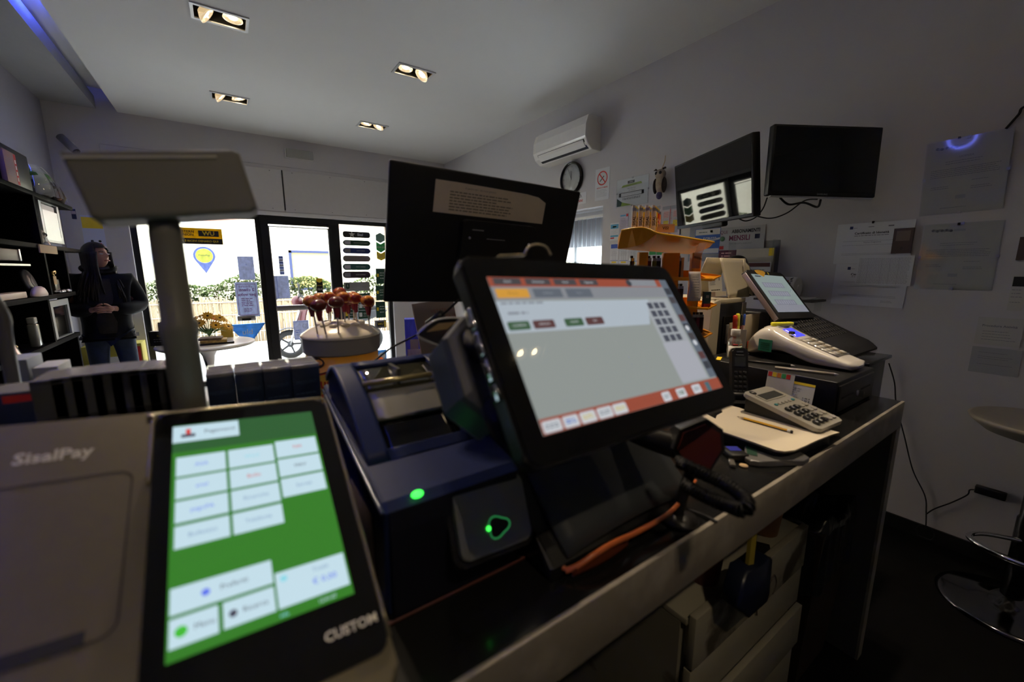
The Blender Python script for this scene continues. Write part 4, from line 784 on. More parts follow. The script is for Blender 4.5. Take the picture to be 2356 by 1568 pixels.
for k, (a, b, lab) in enumerate([((1405, 561), (1422, 608), 'first of three yellow boxed tariff slips under the orange rack roof, nearest the opening'), ((1426, 561), (1445, 608), 'second tariff slip, between its two twins under the orange rack roof'), ((1448, 561), (1466, 610), 'third tariff slip, partly behind the orange rack post')]):
    wsheet('tariff_slip', lab, 'notice', a, b, m_paper, d_recv(m_blue if k == 0 else m_lgrey), group='tariff slips')
for k, (a, b, lab) in enumerate([((1493, 575), (1508, 625), 'green headed slip seen through the orange rack, left one'), ((1510, 575), (1526, 625), 'green headed slip seen through the orange rack, right one')]):
    wsheet('tariff_slip', lab, 'notice', a, b, m_paper, d_recv(m_green, False), group='green headed slips')
def d_news(mb, w_, h_):
    mb.rect(-w_*.9, h_*.72, w_*.9, h_*.95, m_lgrey)
    mb.rect(-w_*.15, -h_*.9, -w_*.08, h_*.9, m_red); mb.rect(w_*.0, -h_*.9, w_*.03, h_*.9, m_grey)
    for x, y, c in ((-.75, .2, m_pink), (-.75, -.4, m_yel), (.2, .2, m_pink), (.2, -.4, m_yel), (-.75, -.8, m_pink), (.2, -.8, m_lgrey)): mb.rect(w_*x, h_*y, w_*(x+.5), h_*(y+.4), c)
    mb.lines(-w_*.8, w_*.8, [h_*(.5-.1*k) for k in range(14)], h_*.02, m_grey)
wsheet('price_poster', 'pink and yellow printed price poster behind the red lighters', 'poster', (1480, 478), (1520, 540), mat('pinkish_paper', (.66, .58, .58), .7), d_news, tilt=3)
wsheet('price_poster', 'pink and yellow printed price poster tucked behind the left monitor', 'poster', (1523, 474), (1566, 540), mat('pinkish_paper', (.66, .58, .58), .7), d_news)
wsheet('grey_folder', 'plain grey folder sheet on the wall under the left monitor', 'folder', (1590, 505), (1652, 600), mat('folder_grey', (.32, .33, .36), .6), th=.004)
wsheet('cream_card', 'blank cream card on the wall under the left monitor edge', 'card', (1565, 515), (1590, 545), mat('cream_card', (.62, .57, .48), .7))
def d_lott(mb, w_, h_):
    mb.rect(-w_*.97, h_*.5, w_*.97, h_*.97, m_white); mb.lines(-w_*.7, w_*.1, [h_*.72], h_*.05, m_dgreen); mb.rect(w_*.2, h_*.65, w_*.4, h_*.85, m_green)
    mb.text('EGR022', h_*.34, m_white, w_*.2, h_*.16, bold=True); mb._add([(-w_, -h_*.35, .0006), (w_, h_*.1, .0006), (w_, h_*.25, .0006), (-w_, -h_*.15, .0006)], [(0,1,2,3)], m_white); mb.rect(-w_*.97, -h_*.97, w_*.97, -h_*.6, m_paper)
wsheet('blue_poster', 'blue and white poster reading EGR022 right of the orange rack', 'poster', (1601, 528), (1654, 582), mat('poster_blue', (.05, .14, .50), .5), d_lott, off=.004)
def d_abb(mb, w_, h_):
    mb.text('QUI', h_*.42, mat('plum_print', (.20, .03, .09), .5), -w_*.76, h_*.58, bold=False, sx=.9); mb.text('ABBONAMENTI', h_*.42, m_ink, w_*.20, h_*.60, bold=True, sx=.82)
    mb.text('MENSILI', h_*.62, mat('plum_print', (.20, .03, .09), .5), -w_*.05, h_*.02, bold=True, sx=.85); mb.text('CON VALIDITA ANNUALE', h_*.17, m_grey, 0, -h_*.45)
    mb.lathe([(h_*.22, 0), (h_*.22, .0006)], c=(-w_*.80, h_*.02, 0), m=mat('seal_green', (.12, .24, .12), .5), n=20); mb.rect(w_*.60, -h_*.1, w_*.80, h_*.28, mat('poster_blue_dark', (.02, .03, .10), .5)); mb.rect(-w_*.97, -h_*.92, -w_*.72, -h_*.62, m_red)
wsheet('subscription_poster', 'grey poster reading QUI ABBONAMENTI MENSILI on the wall', 'poster', (1655, 525), (1757, 572), mat('poster_grey', (.46, .46, .48), .5), d_abb, off=.003)
wsheet('maroon_poster', 'maroon leaflet below the QUI ABBONAMENTI MENSILI poster', 'poster', (1655, 572), (1690, 625), mat('maroon', (.12, .02, .05), .5), lambda mb, w_, h_: (mb.lines(-w_*.7, w_*.7, [h_*.6, h_*.35], h_*.1, m_pink), mb.rect(w_*.3, -h_*.8, w_*.9, h_*.0, m_ink)))
# acrylic leaflet holder
q = P(1728, 610, 'x', W-.06)
t = thing('leaflet_holder', 'clear acrylic leaflet holder with printed cards on the wall below the grey poster', 'holder', M=wallM(q.y, q.z))
g = MB(); g.box((-.14, -.16, 0), (.14, .16, .003), m_clear); g.box((-.14, -.16, .10), (.14, .05, .103), m_clear); g.box((-.14, -.16, 0), (.14, -.157, .1), m_clear); g.box((-.14, -.16, 0), (-.137, .16, .1), m_clear); g.box((.137, -.16, 0), (.14, .16, .1), m_clear); g.build('box', parent=t)
mb = MB(); mb.box((-.12, -.15, .01), (.12, .11, .03), mat('cream_card', (.62, .57, .48), .7)); mb.box((.09, .06, .031), (.12, .11, .033), m_yel); mb.build('leaflets', parent=t)
mb = MB(); mb.box((-.11, -.15, .05), (.12, .02, .055), m_paper); mb.M = Matrix.Translation((0, 0, .0555)); mb.rect(-.10, -.01, .115, .015, mat('brown_print', (.12, .03, .02), .5)); mb.lines(-.1, .1, [-.03-.015*k for k in range(6)], .005, m_grey); mb.build('card', parent=t)
# certificates
def d_cert(nm):
    def f_(mb, w_, h_):
        mb.rect(-w_*.65, h_*.72, -w_*.56, h_*.86, mat('crest_navy', (.02, .03, .12), .6)); mb.lines(-w_*.54, -w_*.45, [h_*.77], h_*.02, m_grey, jit=0); mb.rect(-w_*.15, h_*.78, 0, h_*.81, m_grey); mb.rect(w_*.36, h_*.76, w_*.5, h_*.82, m_grey)
        mb.text('Certificato di Idoneità', h_*.15, m_ink, -w_*.05, h_*.50, bold=True); mb.lines(-w_*.5, w_*.4, [h_*.38], h_*.03, m_grey, jit=0)
        mb.text(nm, h_*.10, m_grey, 0, h_*.05); mb.lines(-w_*.8, w_*.8, [h_*.12, -h_*.08, -h_*.5, -h_*.56], h_*.012, m_grey, jit=.1); mb.lines(w_*.4, w_*.75, [-h_*.72, -h_*.78], h_*.015, m_grey)
    return f_
wsheet('certificate', 'certificate sheet lower on the wall, half covered by the small table print', 'certificate', (1924, 608), (2078, 708), m_paper, d_cert('Nome Cognome'), off=.001, tilt=-1)
wsheet('certificate', 'certificate headed Certificato di Idoneita, upper one, with a banknote card at its corner', 'certificate', (1929, 517), (2092, 605), m_paper, d_cert('Nome Cognome'), off=.004)
bpy.data.objects['certificate'].matrix_world @= Matrix.Identity(4)
wsheet('photo_card', 'small brown framed card pinned over the corner of the upper certificate', 'card', (2059, 526), (2096, 582), mat('card_brown', (.09, .06, .05), .5), lambda mb, w_, h_: (mb.rect(-w_*.7, 0, w_*.7, h_*.8, mat('card_mid', (.20, .15, .12), .5)), mb.text('0', h_*.3, m_ink, 0, -h_*.6)), off=.007, th=.008)
def d_tab(mb, w_, h_):
    for x in (-.85, -.6, -.1, .2, .5): mb.rect(w_*x-.0006, -h_*.92, w_*x+.0006, h_*.88, m_lgrey)
    for k in range(22): mb.lines(-w_*.95, w_*.9, [h_*(.85-.08*k)], h_*.03, m_lgrey, jit=.05)
wsheet('table_print', 'white printed table pinned over both certificates', 'notice', (1976, 590), (2094, 658), m_paper, d_tab, off=.010)
def d_lic(head):
    def f_(mb, w_, h_):
        for k in range(9): mb.lathe([(w_*.05, 0), (w_*.05, .0004)], c=(-w_*(.75-.06*k), h_*(.82-.01*(k % 3)), 0), m=m_lgrey if k % 2 else m_grey, n=8)
        mb.rect(-w_*.2, h_*.78, w_*.1, h_*.84, m_lgrey)
        if head: mb.text('LICENZA', h_*.07, m_grey, 0, h_*.52)
        mb.lines(-w_*.5, w_*.5, [h_*.42, h_*.36], h_*.012, m_grey); mb.lines(-w_*.85, w_*.85, [h_*(.22-.05*k) for k in range(5)], h_*.012, m_grey, jit=.1)
        mb.lines(-w_*.8, -w_*.3, [-h_*.25, -h_*.3], h_*.012, m_grey); mb.lines(w_*.2, w_*.7, [-h_*.15, -h_*.32, -h_*.37], h_*.012, m_grey); mb.rect(-w_*.15, -h_*.62, w_*.1, -h_*.52, m_lgrey); mb.lines(-w_*.5, w_*.3, [-h_*.85], h_*.012, m_grey)
    return f_
m_op = mat('aged_paper', (.55, .54, .50), .6)
wsheet('framed_licence', 'clip framed licence headed LICENZA, upper right on the wall', 'framed document', (2142, 332), (2303, 480), m_op, d_lic(True), glass=True, tilt=1.5, lean=3)
wsheet('framed_licence', 'clip framed typed document directly below the LICENZA frame', 'framed document', (2129, 519), (2280, 667), m_op, d_lic(False), glass=True)
wsheet('notice_sheet', 'half visible printed procedure sheet at the right edge under the framed documents', 'notice', (2252, 728), (2345, 800), m_op, lambda mb, w_, h_: (mb.text('Procedure Attività', h_*.22, m_grey, 0, h_*.4, bold=True), mb.lines(-w_*.7, w_*.8, [0, -h_*.2, -h_*.4, -h_*.6], h_*.03, m_grey)), off=.003)
wsheet('notice_sheet', 'lower grey sheet partly covered by the procedure sheet', 'notice', (2238, 795), (2340, 868), mat('sheet_grey', (.40, .41, .42), .6), lambda mb, w_, h_: mb.lines(-w_*.7, w_*.8, [h_*.6, h_*.3, h_*.15, -h_*.3], h_*.03, m_grey))
wsheet('wall_card', 'dark topped small card at the right picture edge beside the lower framed document', 'card', (2332, 634), (2350, 716), m_op, lambda mb, w_, h_: (mb.rect(-w_*.9, h_*.4, w_*.9, h_*.95, m_ink), mb.lines(-w_*.8, w_*.8, [h_*.2, 0, -h_*.2, -h_*.5], h_*.03, m_grey)))
wsheet('wall_card', 'small dark brown square at the right picture edge between the two framed documents', 'card', (2348, 545), (2356, 598), mat('card_brown', (.09, .06, .05), .5), th=.01)
for (px, py) in ((2010, 511), (2208, 318), (2207, 515)):
    q = P(px, py, 'x', W); o = MB().box((-.004, -.006, 0), (.004, .006, .012), m_ink).build('wall_pin'); o.matrix_world = wallM(q.y, q.z); tag(o, {2010: 'black pin above the upper certificate', 2208: 'black pin above the LICENZA frame', 2207: 'black pin above the lower framed document'}[px], 'pin', 'wall pins')
q0, q1 = P(2314, 296, 'x', W-.01), P(2356, 262, 'x', W-.01)
o = MB().tube([(W-.008, q0.y, q0.z), (W-.012, q0.y-.03, q0.z+.05), (W-.012, q1.y, q1.z+.03), (W-.010, q1.y-.10, q1.z+.03)], .005, m_ink).build('wall_cable'); tag(o, 'black cable curving up right of the LICENZA frame', 'cable')
# ------------------------------------------------------------------ monitors on the wall
def tv(name, lab, c, X, Y, w_, h_, th, screen_mat, arm_y, base=False):
    M = frame(c, X, Y); t = thing(name, lab, 'monitor', M=M)
    b = .012; mb = MB(); mb.box((-w_/2, -h_/2, -th), (w_/2, h_/2, 0), m_blk, bev=.006); mb.build('case', parent=t)
    MB().box((-w_/2+b, -h_/2+b*1.6, .0), (w_/2-b, h_/2-b, .0015), screen_mat).build('screen', parent=t)
    return t, M
m_scr = mat('screen_off', (.004, .004, .005), .03, spec=.8)
k = 1.2; C0 = Vector((2.032, 1.205, 1.823)); c = CAM+(C0-CAM)*k
t, M = tv('wall_monitor', 'left black wall monitor turned to the window, reflecting the shopfront signs', c, (-.423, -.906, -.001), (-.115, .053, .99), .6*k, .3466*k, .045, m_scr, 0)
Mi = M.inverted(); e = Mi @ Vector((W-.01, c.y+.10, c.z))
MB().tube([(0, 0, -.04), ((e.x)*.5, e.y*.5, (e.z)*.5), tuple(e)], .018, m_blk).build('wall_arm', parent=t)
MB().box((-.10, -.235, -.05), (.10, -.19, -.01), m_blk, bev=.01).build('bottom_bracket', parent=t)
C1 = Vector((2.501, .882, 1.952)); M = frame(C1, (.838, -.545, -.021), (.0, 0, 1))
t, M = tv('wall_monitor', 'right black wall monitor facing the counter, cables looping below it', C1, (.838, -.545, -.021), (.045, .03, .999), .55, .337, .04, m_scr, 0)
Mi = M.inverted(); e = Mi @ Vector((W-.005, C1.y+.12, C1.z-.05))
MB().tube([(0, -.02, -.035), ((e.x)*.6, e.y*.5, (e.z)*.6), tuple(e)], .02, m_blk).build('wall_arm', parent=t)
mb = MB(); mb.text('SAMSUNG', .012, m_lgrey, 0, -.160, .0006, M=Matrix.Translation((0, .0, .0005))); mb.build('logo', parent=t)
MB().box((-.262, -.176, -.02), (.262, -.170, .0), m_steel).build('trim_strip', parent=t)
def cable(name, lab, pts, r=.004, m=m_ink, cat='cable'):
    o = MB().tube(pts, r, m, n=8, res=8).build(name); return tag(o, lab, cat)
def PX3(px, py, x): return tuple(P(px, py, 'x', x))
cable('monitor_cable', 'black cable hanging in a loop between the two wall monitors', [PX3(1765, 455, 2.7), PX3(1755, 480, 2.8), PX3(1738, 500, 2.85), PX3(1715, 508, 2.85), PX3(1695, 500, 2.75)], .004)
cable('monitor_cable', 'long cable looping from the right monitor across to the left monitor', [PX3(1725, 492, 2.72), PX3(1770, 502, 2.85), PX3(1810, 490, 2.88), PX3(1850, 462, 2.86), PX3(1880, 458, 2.75)], .004)
cable('monitor_cable', 'short black double loop under the right monitor', [PX3(1795, 455, 2.75), PX3(1815, 470, 2.82), PX3(1850, 466, 2.82), PX3(1880, 476, 2.82), PX3(1888, 460, 2.75)], .006)
# ------------------------------------------------------------------ the service counter
def plm(name, c1, c2, sc, rough, det=6, lo=.45, hi=.62, stretch=(1,1,1), bump=0):
    m = mat(name, c1, rough); nt = m.node_tree; b = nt.nodes['Principled BSDF']; mp = [n for n in nt.nodes if n.type == 'MAPPING'][0]; mp.inputs['Scale'].default_value = stretch
    nz = nt.nodes.new('ShaderNodeTexNoise'); nz.inputs['Scale'].default_value = sc; nz.inputs['Detail'].default_value = det; nt.links.new(mp.outputs[0], nz.inputs['Vector'])
    cr = nt.nodes.new('ShaderNodeValToRGB'); cr.color_ramp.elements[0].position = lo; cr.color_ramp.elements[1].position = hi; cr.color_ramp.elements[0].color = (*c1, 1); cr.color_ramp.elements[1].color = (*c2, 1)
    nt.links.new(nz.outputs[0], cr.inputs[0]); nt.links.new(cr.outputs[0], b.inputs['Base Color']); return m
m_edge = plm('scuffed_white_edge', (.27, .24, .195), (.38, .345, .285), 12, .45, det=8, lo=.50, hi=.68)
m_top = mat('black_counter_top', (.010, .010, .010), .16, var=.3, scale=40)
CX0, CX1, CY0, CY1 = -1.0, 1.82, .335, 1.38
t = thing('service_counter', 'long black topped counter with a scuffed white front edge and side leg', 'counter', loc=(0, 0, 0))
MB().box((CX0, CY0+.002, T-.012), (CX1-.002, CY1, T), m_top).build('counter_top', parent=t)
mb = MB(); mb.box((CX0, CY0-.006, T-.088), (CX1, CY0+.002, T+.001), m_edge, bev=.0008); mb.box((CX0, CY0+.002, T-.088), (CX1, CY1, T-.013), m_edge); mb.build('front_edge', parent=t)
mb = MB(); mb.box((CX1-.045, CY0-.006, 0), (CX1, CY0+.002, T-.0885), m_edge); mb.box((CX1-.044, CY0+.002, 0), (CX1-.001, CY1, T-.0885), mat('shaded_leg_inside', (.085, .080, .070), .6)); mb.build('leg', parent=t)  # shade on the inner side of the leg is put into its dark colour
mb = MB(); mb.box((CX0, CY1-.04, 0), (CX1-.046, CY1-.01, T-.089), mat('dark_panel', (.05, .05, .048), .6)); mb.build('rear_panel', parent=t)
mb = MB(); mb.box((CX0, CY0-.006, 0), (CX0+.045, CY1-.041, T-.0885), m_edge); mb.build('leg', parent=t)
t = thing('side_cabinet', 'black raised cabinet behind the counter end, under the keyboard till', 'cabinet', loc=(0, 0, 0))
MB().box((1.828, .45, 0), (2.08, 1.38, 1.083), mat('black_laminate_cabinet', (.012, .012, .013), .3), bev=.003).build('body', parent=t)
MB().box((1.826, .435, 1.084), (2.09, 1.39, 1.096), m_top, bev=.002).build('top', parent=t)
# drawer unit under the counter
m_cream = mat('cream_laminate', (.36, .335, .25), .45, var=.06, scale=15)
m_stain = plm('stained_laminate', (.36, .335, .25), (.10, .085, .06), 6, .5, lo=.59, hi=.67)
t = thing('drawer_unit', 'worn cream drawer unit with peeling front under the counter', 'drawer unit', loc=(0, 0, 0))
UX0, UX1, UY0, UY1, UZ = .80, 1.42, .425, .92, .62
mb = MB(); mb.box((UX0, UY0+.035, .03), (UX1, UY1, UZ-.018), m_stain); mb.box((UX0, UY0+.02, UZ-.018), (UX1, UY1, UZ), m_cream, bev=.002); mb.build('body', parent=t)
zz = [UZ+.012, UZ-.135, UZ-.265, UZ-.41, UZ-.585]
for k in range(4):
    mb = MB(); dy = [0, .004, -.012, .0][k]; mb.box((UX0+.006, UY0+dy, zz[k+1]+.006), (UX1+.004, UY0+dy+.018, zz[k]), m_stain if k < 1 else m_cream, bev=.0015); mb.box((UX0+.02, UY0+dy+.02, zz[k+1]+.02), (UX1-.02, UY0+.034, zz[k]-.03), m_cream); mb.build('drawer', parent=t)
    pass
t = thing('drawer_pull_mark', 'dark heart shaped scribble on the top drawer front', 'drawing', M=frame((1.17, UY0-.0006, .525), (1,0,0), (0,0,1)))
t2 = MB().tube([(-.05, -.05, 0), (-.055, 0, 0), (-.03, .03, 0), (-.005, .01, 0), (0, -.02, 0), (.01, .02, 0), (.035, .035, 0), (.055, .0, 0), (.04, -.03, 0)], .0022, mat('marker', (.12, .10, .08), .7), n=6).build('stroke', parent=t)
# things on the drawer unit
def cup(name, lab, loc, r0, r1, h, m, cat='cup', rot=None):
    t = thing(name, lab, cat, M=Matrix.Translation(loc) @ (rot or Matrix.Identity(4))); MB().lathe([(.0001, 0), (r0, 0), (r1, h), (r1+.002, h+.002), (r1-.002, h), (r0-.002, .004), (.0001, .004)], m=m, n=28).build('wall', parent=t)
    MB().tube([(r1*cos(a*pi/8), r1*sin(a*pi/8), h) for a in range(16)], .0022, m_white, n=6, res=1, closed=True).build('rim', parent=t)
cup('paper_cup', 'orange banded paper cup on the drawer unit beside the bin', (1.30, .50, UZ+.001), .036, .047, .11, mat('orange_cup', (.42, .20, .08), .6))
cup('plastic_cup', 'dull red cup on the drawer unit, mostly hidden by the counter edge', (.96, .50, UZ+.001), .038, .046, .10, mat('dull_red', (.18, .05, .06), .5))
q0, q1 = P(1684, 1290, 'y', .385), P(1750, 1366, 'y', .385); xc = (q0.x+q1.x)/2; w_ = (q1.x-q0.x)/2
t = thing('hanging_pouch', 'dark navy pouch hanging by a yellow strap from the counter edge', 'pouch', loc=(xc, .385, q1.z))
MB().prism([(-w_, .065), (-w_*.2, .0), (w_*.9, -.004), (w_, .02), (w_*.92, .115), (w_*.55, .135), (w_*.2, .118), (-w_*.6, .14)], -.022, .022, mat('navy_bottle', (.008, .012, .03), .35), M=Matrix.Rotation(pi/2, 4, 'X'), bev=.008, smooth=True).build('bag', parent=t)
mb = MB(); mb.box((-.010, -.004, .11), (.016, .004, T-.089-q1.z), mat('yellow_neck', (.45, .35, .04), .5)); mb.build('strap', parent=t)
t = thing('folded_card', 'small dark card lying beside the orange paper cup', 'card', M=Matrix.Translation((1.20, .46, UZ+.001)) @ Matrix.Rotation(.5, 4, 'Z')); MB().box((-.03, -.02, 0), (.03, .02, .003), m_blk).build('sheet', parent=t)
# waste bin with a bag
t = thing('waste_bin', 'dark square waste bin lined with a black bag under the counter end', 'bin', loc=(1.605, .535, .001)); t.scale = (.82, .76, 1.15)
mb = MB(); s_ = [(.16, 0), (.20, .50)]
v = [(-.15,-.15,0), (.15,-.15,0), (.15,.15,0), (-.15,.15,0), (-.19,-.19,.52), (.19,-.19,.52), (.19,.19,.52), (-.19,.19,.52), (-.178,-.178,.52), (.178,-.178,.52), (.178,.178,.52), (-.178,.178,.52), (-.14,-.14,.01), (.14,-.14,.01), (.14,.14,.01), (-.14,.14,.01)]
mb._add(v, [(3,2,1,0), (0,1,5,4), (1,2,6,5), (2,3,7,6), (3,0,4,7), (4,5,9,8), (5,6,10,9), (6,7,11,10), (7,4,8,11), (9,13,12,8), (10,14,13,9), (11,15,14,10), (8,12,15,11), (12,13,14,15)], mat('brown_bin', (.040, .026, .018), .5)); mb.build('bin_wall', parent=t)
def bagp(u, v):
    a = u*2*pi; r = .181/max(abs(cos(a)), abs(sin(a))); r = min(r, .235); w_ = .004*sin(a*19)
    if v < .5: return ((r+.016+w_)*cos(a), (r+.016+w_)*sin(a), .34+.02*sin(a*3)+.40*v)
    q = (v-.5)*2; return ((r*(1-.55*q)+w_*2)*cos(a), (r*(1-.55*q)+w_*2)*sin(a), .54-.14*q+.02*sin(a*5))
MB().grid(bagp, 72, 14, mat('bin_bag', (.015, .018, .02), .2, bump=.3, scale=40)).build('bin_bag', parent=t)
mb = MB(); mb.ball((.03, 0, .40), (.09, .08, .04), mat('bag_waste', (.06, .06, .06), .3, var=.8, scale=30, bump=1)); mb.build('waste', parent=t)
# bar stool
t = thing('bar_stool', 'white seated bar stool with chrome column and foot ring at the right edge', 'stool', loc=(2.59, .045, 0))
MB().lathe([(.0001, .745), (.10, .75), (.175, .775), (.215, .81), (.222, .825), (.21, .828), (.15, .812), (.0001, .80)], m=mat('stool_seat', (.42, .38, .31), .45), n=48).build('seat', parent=t)
MB().lathe([(.215, 0), (.22, .006), (.20, .014), (.12, .028), (.06, .045), (.04, .07)], m=mat('dark_chrome', (.16, .16, .17), .12, 1.0), n=56).build('base', parent=t)
MB().lathe([(.033, .05), (.033, .42), (.028, .43), (.028, .74)], m=mat('dark_column', (.03, .03, .032), .2, .6), n=28).build('column', parent=t)
mb = MB(); mb.tube([(-.02, 0, .33), (-.08, .10, .33), (-.16, .135, .33), (-.225, .07, .33), (-.235, 0, .33), (-.225, -.07, .33), (-.16, -.135, .33), (-.08, -.10, .33), (-.02, 0, .33)], .0095, m_chrome, n=12); mb.build('foot_ring', parent=t)
t = thing('power_adapter', 'black power adapter plugged into the wall behind the stool', 'power adapter', M=wallM(P(2280, 1130, 'x', W).y, P(2280, 1130, 'x', W).z)); MB().box((-.05, -.018, 0), (.05, .018, .035), m_blk, bev=.004).build('case', parent=t)
q = [P(*p, 'x', W-.016) for p in ((2045, 835), (2058, 880), (2062, 930), (2080, 1000), (2100, 1080), (2128, 1140), (2131, 1180), (2130, 1215))]
cable('wall_cable', 'thin black cable running down the wall from behind the cash drawer', [tuple(p) for p in q], .003)
q = [P(*p, 'x', W-.02) for p in ((2255, 1128), (2232, 1126), (2225, 1138), (2190, 1155), (2150, 1170), (2131, 1182))]
cable('adapter_cable', 'thin black cable from the adapter joining the hanging cable', [tuple(p) for p in q], .003)
q = P(2128, 1225, 'x', W-.03)
cable('cable_coil', 'small loop of cable and plug on the wall just above the floor', [(q.x, q.y+.035*cos(a*pi/4), max(.02, q.z+.04*sin(a*pi/4))) for a in range(9)], .003)
# ------------------------------------------------------------------ left payment terminal
mL = frame((.003, .459, 1.184), (.995, .048, -.093), (.009, .848, .53))
m_gold_case = mat('bronze_grey_case', (.15, .13, .085), .34, .55, var=.06, scale=80)
m_off = mat('screen_black_glass', (.008, .008, .008), .06)
def scr(name, c, es=1.0): return mat('lit_'+name, (.01, .01, .01), .12, emit=c, es=es)
s_green = scr('green', (.034, .18, .020), 1.0); s_gdark = scr('green_dark', (.026, .10, .030)); s_cell = scr('cell_blue_white', (.50, .66, .74)); s_line = scr('dim_blue', (.18, .28, .45)); s_bl = scr('mid_blue', (.10, .16, .75)); s_rd = scr('red', (.6, .06, .05)); s_dk = scr('dark', (.05, .05, .08)); s_gn = scr('lime', (.05, .45, .03)); s_cy = scr('cyan', (.25, .62, .72))
t = thing('payment_terminal', 'bronze grey payment terminal with a lit green touchscreen, lettered SisalPay, at the lower left', 'payment terminal', M=mL)
def rrect(x0, y0, x1, y1, r, n=6):
    pts = []
    for qx, qy, a0 in ((x1-r, y1-r, 0), (x0+r, y1-r, 90), (x0+r, y0+r, 180), (x1-r, y0+r, 270)):
        for k in range(n): an = radians(a0+90*k/(n-1)); pts.append((qx+r*cos(an), qy+r*sin(an)))
    return pts
mb = MB(); mb.prism(rrect(-.42, -.20, .0905, .1435, .018), -.035, -.0035, m_gold_case, bev=.004); mb.build('case', parent=t)
mb = MB()                                                    # foot down to the counter
v0 = [mL @ Vector(p) for p in ((-.38, -.12, -.034), (.07, -.12, -.034), (.07, .12, -.034), (-.38, .12, -.034))]; Li = mL.inverted()
v1 = [Vector((p.x, p.y+.02, T+.001)) for p in v0]
mb._add([Li @ p for p in v0]+[Li @ p for p in v1], [(0,1,2,3), (7,6,5,4), (0,4,5,1), (1,5,6,2), (2,6,7,3), (3,7,4,0)], m_blk); mb.build('foot', parent=t)
mb = MB(); mb.prism(rrect(-.0840, -.170, .0870, .1365, .012), -.0034, .0, m_off, bev=.0012); mb.build('bezel', parent=t)
mb = MB(); Z0 = .0006; mb.rect(-.0690, -.1145, .0680, .1165, s_green, Z0); mb.rect(-.0690, .0800, .0680, .1165, s_gdark, Z0+.0002); Z1 = Z0+.0005
mb.rect(-.0690, .0928, -.0105, .1148, s_cell, Z1); mb.text('Pagamenti', .0070, s_dk, -.028, .104, Z1+.0003); mb.box((-.062, .099, Z1), (-.050, .103, Z1+.0003), s_dk); mb.box((-.058, .103, Z1), (-.054, .110, Z1+.0003), s_rd)
RY = [(.0732, .0500), (.0475, .0245), (.0218, -.0008), (-.0040, -.0258)]
CXS = [(-.0656, -.0246), (-.0220, .0202), (.0226, .0655)]
tx = [[('A2A', s_bl), ('enel', s_bl), ('pagoPA', s_bl), ('Bollettini', s_line)], [('Wind', s_cy), ('Bollo', s_rd), ('Ricariche', s_line), ('Telefonia', s_line)], [('TIM', s_rd), ('MAV', s_dk), ('Servizi', s_line)]]
for c_ in range(3):
    for r_ in range(4):
        if c_ == 2 and r_ == 3: continue
        off = .0028 if c_ == 2 else 0
        mb.rect(CXS[c_][0], RY[r_][1]+off, CXS[c_][1], RY[r_][0]+off, s_cell, Z1); w_, m_ = tx[c_][r_]
        mb.text(w_, .0060, m_, (CXS[c_][0]+CXS[c_][1])/2, (RY[r_][0]+RY[r_][1])/2+off, Z1+.0003)
mb.rect(-.0674, -.0812, .0048, -.0597, s_cell, Z1); mb.rect(.0065, -.1050, .0662, -.0735, s_cell, Z1); mb.rect(-.0674, -.1058, -.0360, -.0840, s_cell, Z1); mb.rect(-.0328, -.1052, .0045, -.0840, s_cell, Z1)
mb.text('Preferiti', .0062, s_dk, -.024, -.0705, Z1+.0003); mb.lathe([(.003, 0), (.003, .0003)], c=(-.044, -.0705, Z1), m=s_bl, n=12); mb.text('Menu', .0062, s_dk, -.045, -.0950, Z1+.0003); mb.lathe([(.0042, 0), (.0042, .0003)], c=(-.060, -.0950, Z1), m=s_gn, n=12); mb.text('Ricerca', .0062, s_dk, -.010, -.0950, Z1+.0003); mb.lathe([(.003, 0), (.003, .0003)], c=(-.026, -.0950, Z1), m=s_dk, n=12)
mb.text('€ 0,00', .0080, s_bl, .046, -.092, Z1+.0003); mb.text('Totale', .0055, s_line, .044, -.081, Z1+.0003); mb.lathe([(.003, 0), (.003, .0003)], c=(.013, -.080, Z1), m=s_cy, n=12)
mb.text('12:41:07', .0045, s_cell, .045, -.1105, Z1); mb.text('info', .0045, s_cy, .010, -.1105, Z1); mb.build('screen', parent=t)
mb = MB(); mb.M = Matrix.Translation((0, 0, -.0034)); ml = mat('raised_silver_letters', (.62, .58, .46), .3, .4)
mb.text('SisalPay', .0175, ml, -.1545, .1000, .0003, bold=True, sx=.95); mb.build('brand_letters', parent=t)
mb = MB(); mb.text('CUSTOM', .0112, mat('chrome_letters', (.85, .82, .75), .3, .2), .0595, -.1415, .0012, bold=True, sx=1.0); mb.build('maker_letters', parent=t)
mb = MB(); o_ = rrect(-.34, -.0800, -.0975, .0710, .012); i_ = rrect(-.3385, -.0785, -.0990, .0695, .0105); n = len(o_)
mb._add([(x, y, -.0030) for x, y in o_]+[(x, y, -.0030) for x, y in i_], [(k, (k+1) % n, n+(k+1) % n, n+k) for k in range(n)], m_blk); mb.build('cover_groove', parent=t)
mb = MB(); mb.box((-.30, -.0800, -.0034), (-.1155, -.0695, -.0024), m_blk); mb.build('paper_slot', parent=t)
mb = MB(); mb.tube([(-.086, .05, -.002), (-.086, .12, -.002), (-.0845, .134, -.002), (-.078, .1385, -.002), (.07, .1405, -.002), (.083, .139, -.002), (.0885, .13, -.002), (.0895, .05, -.002), (.0895, -.16, -.002)], .0018, mat('bezel_rim', (.34, .30, .20), .25, .6)); mb.build('rim', parent=t)
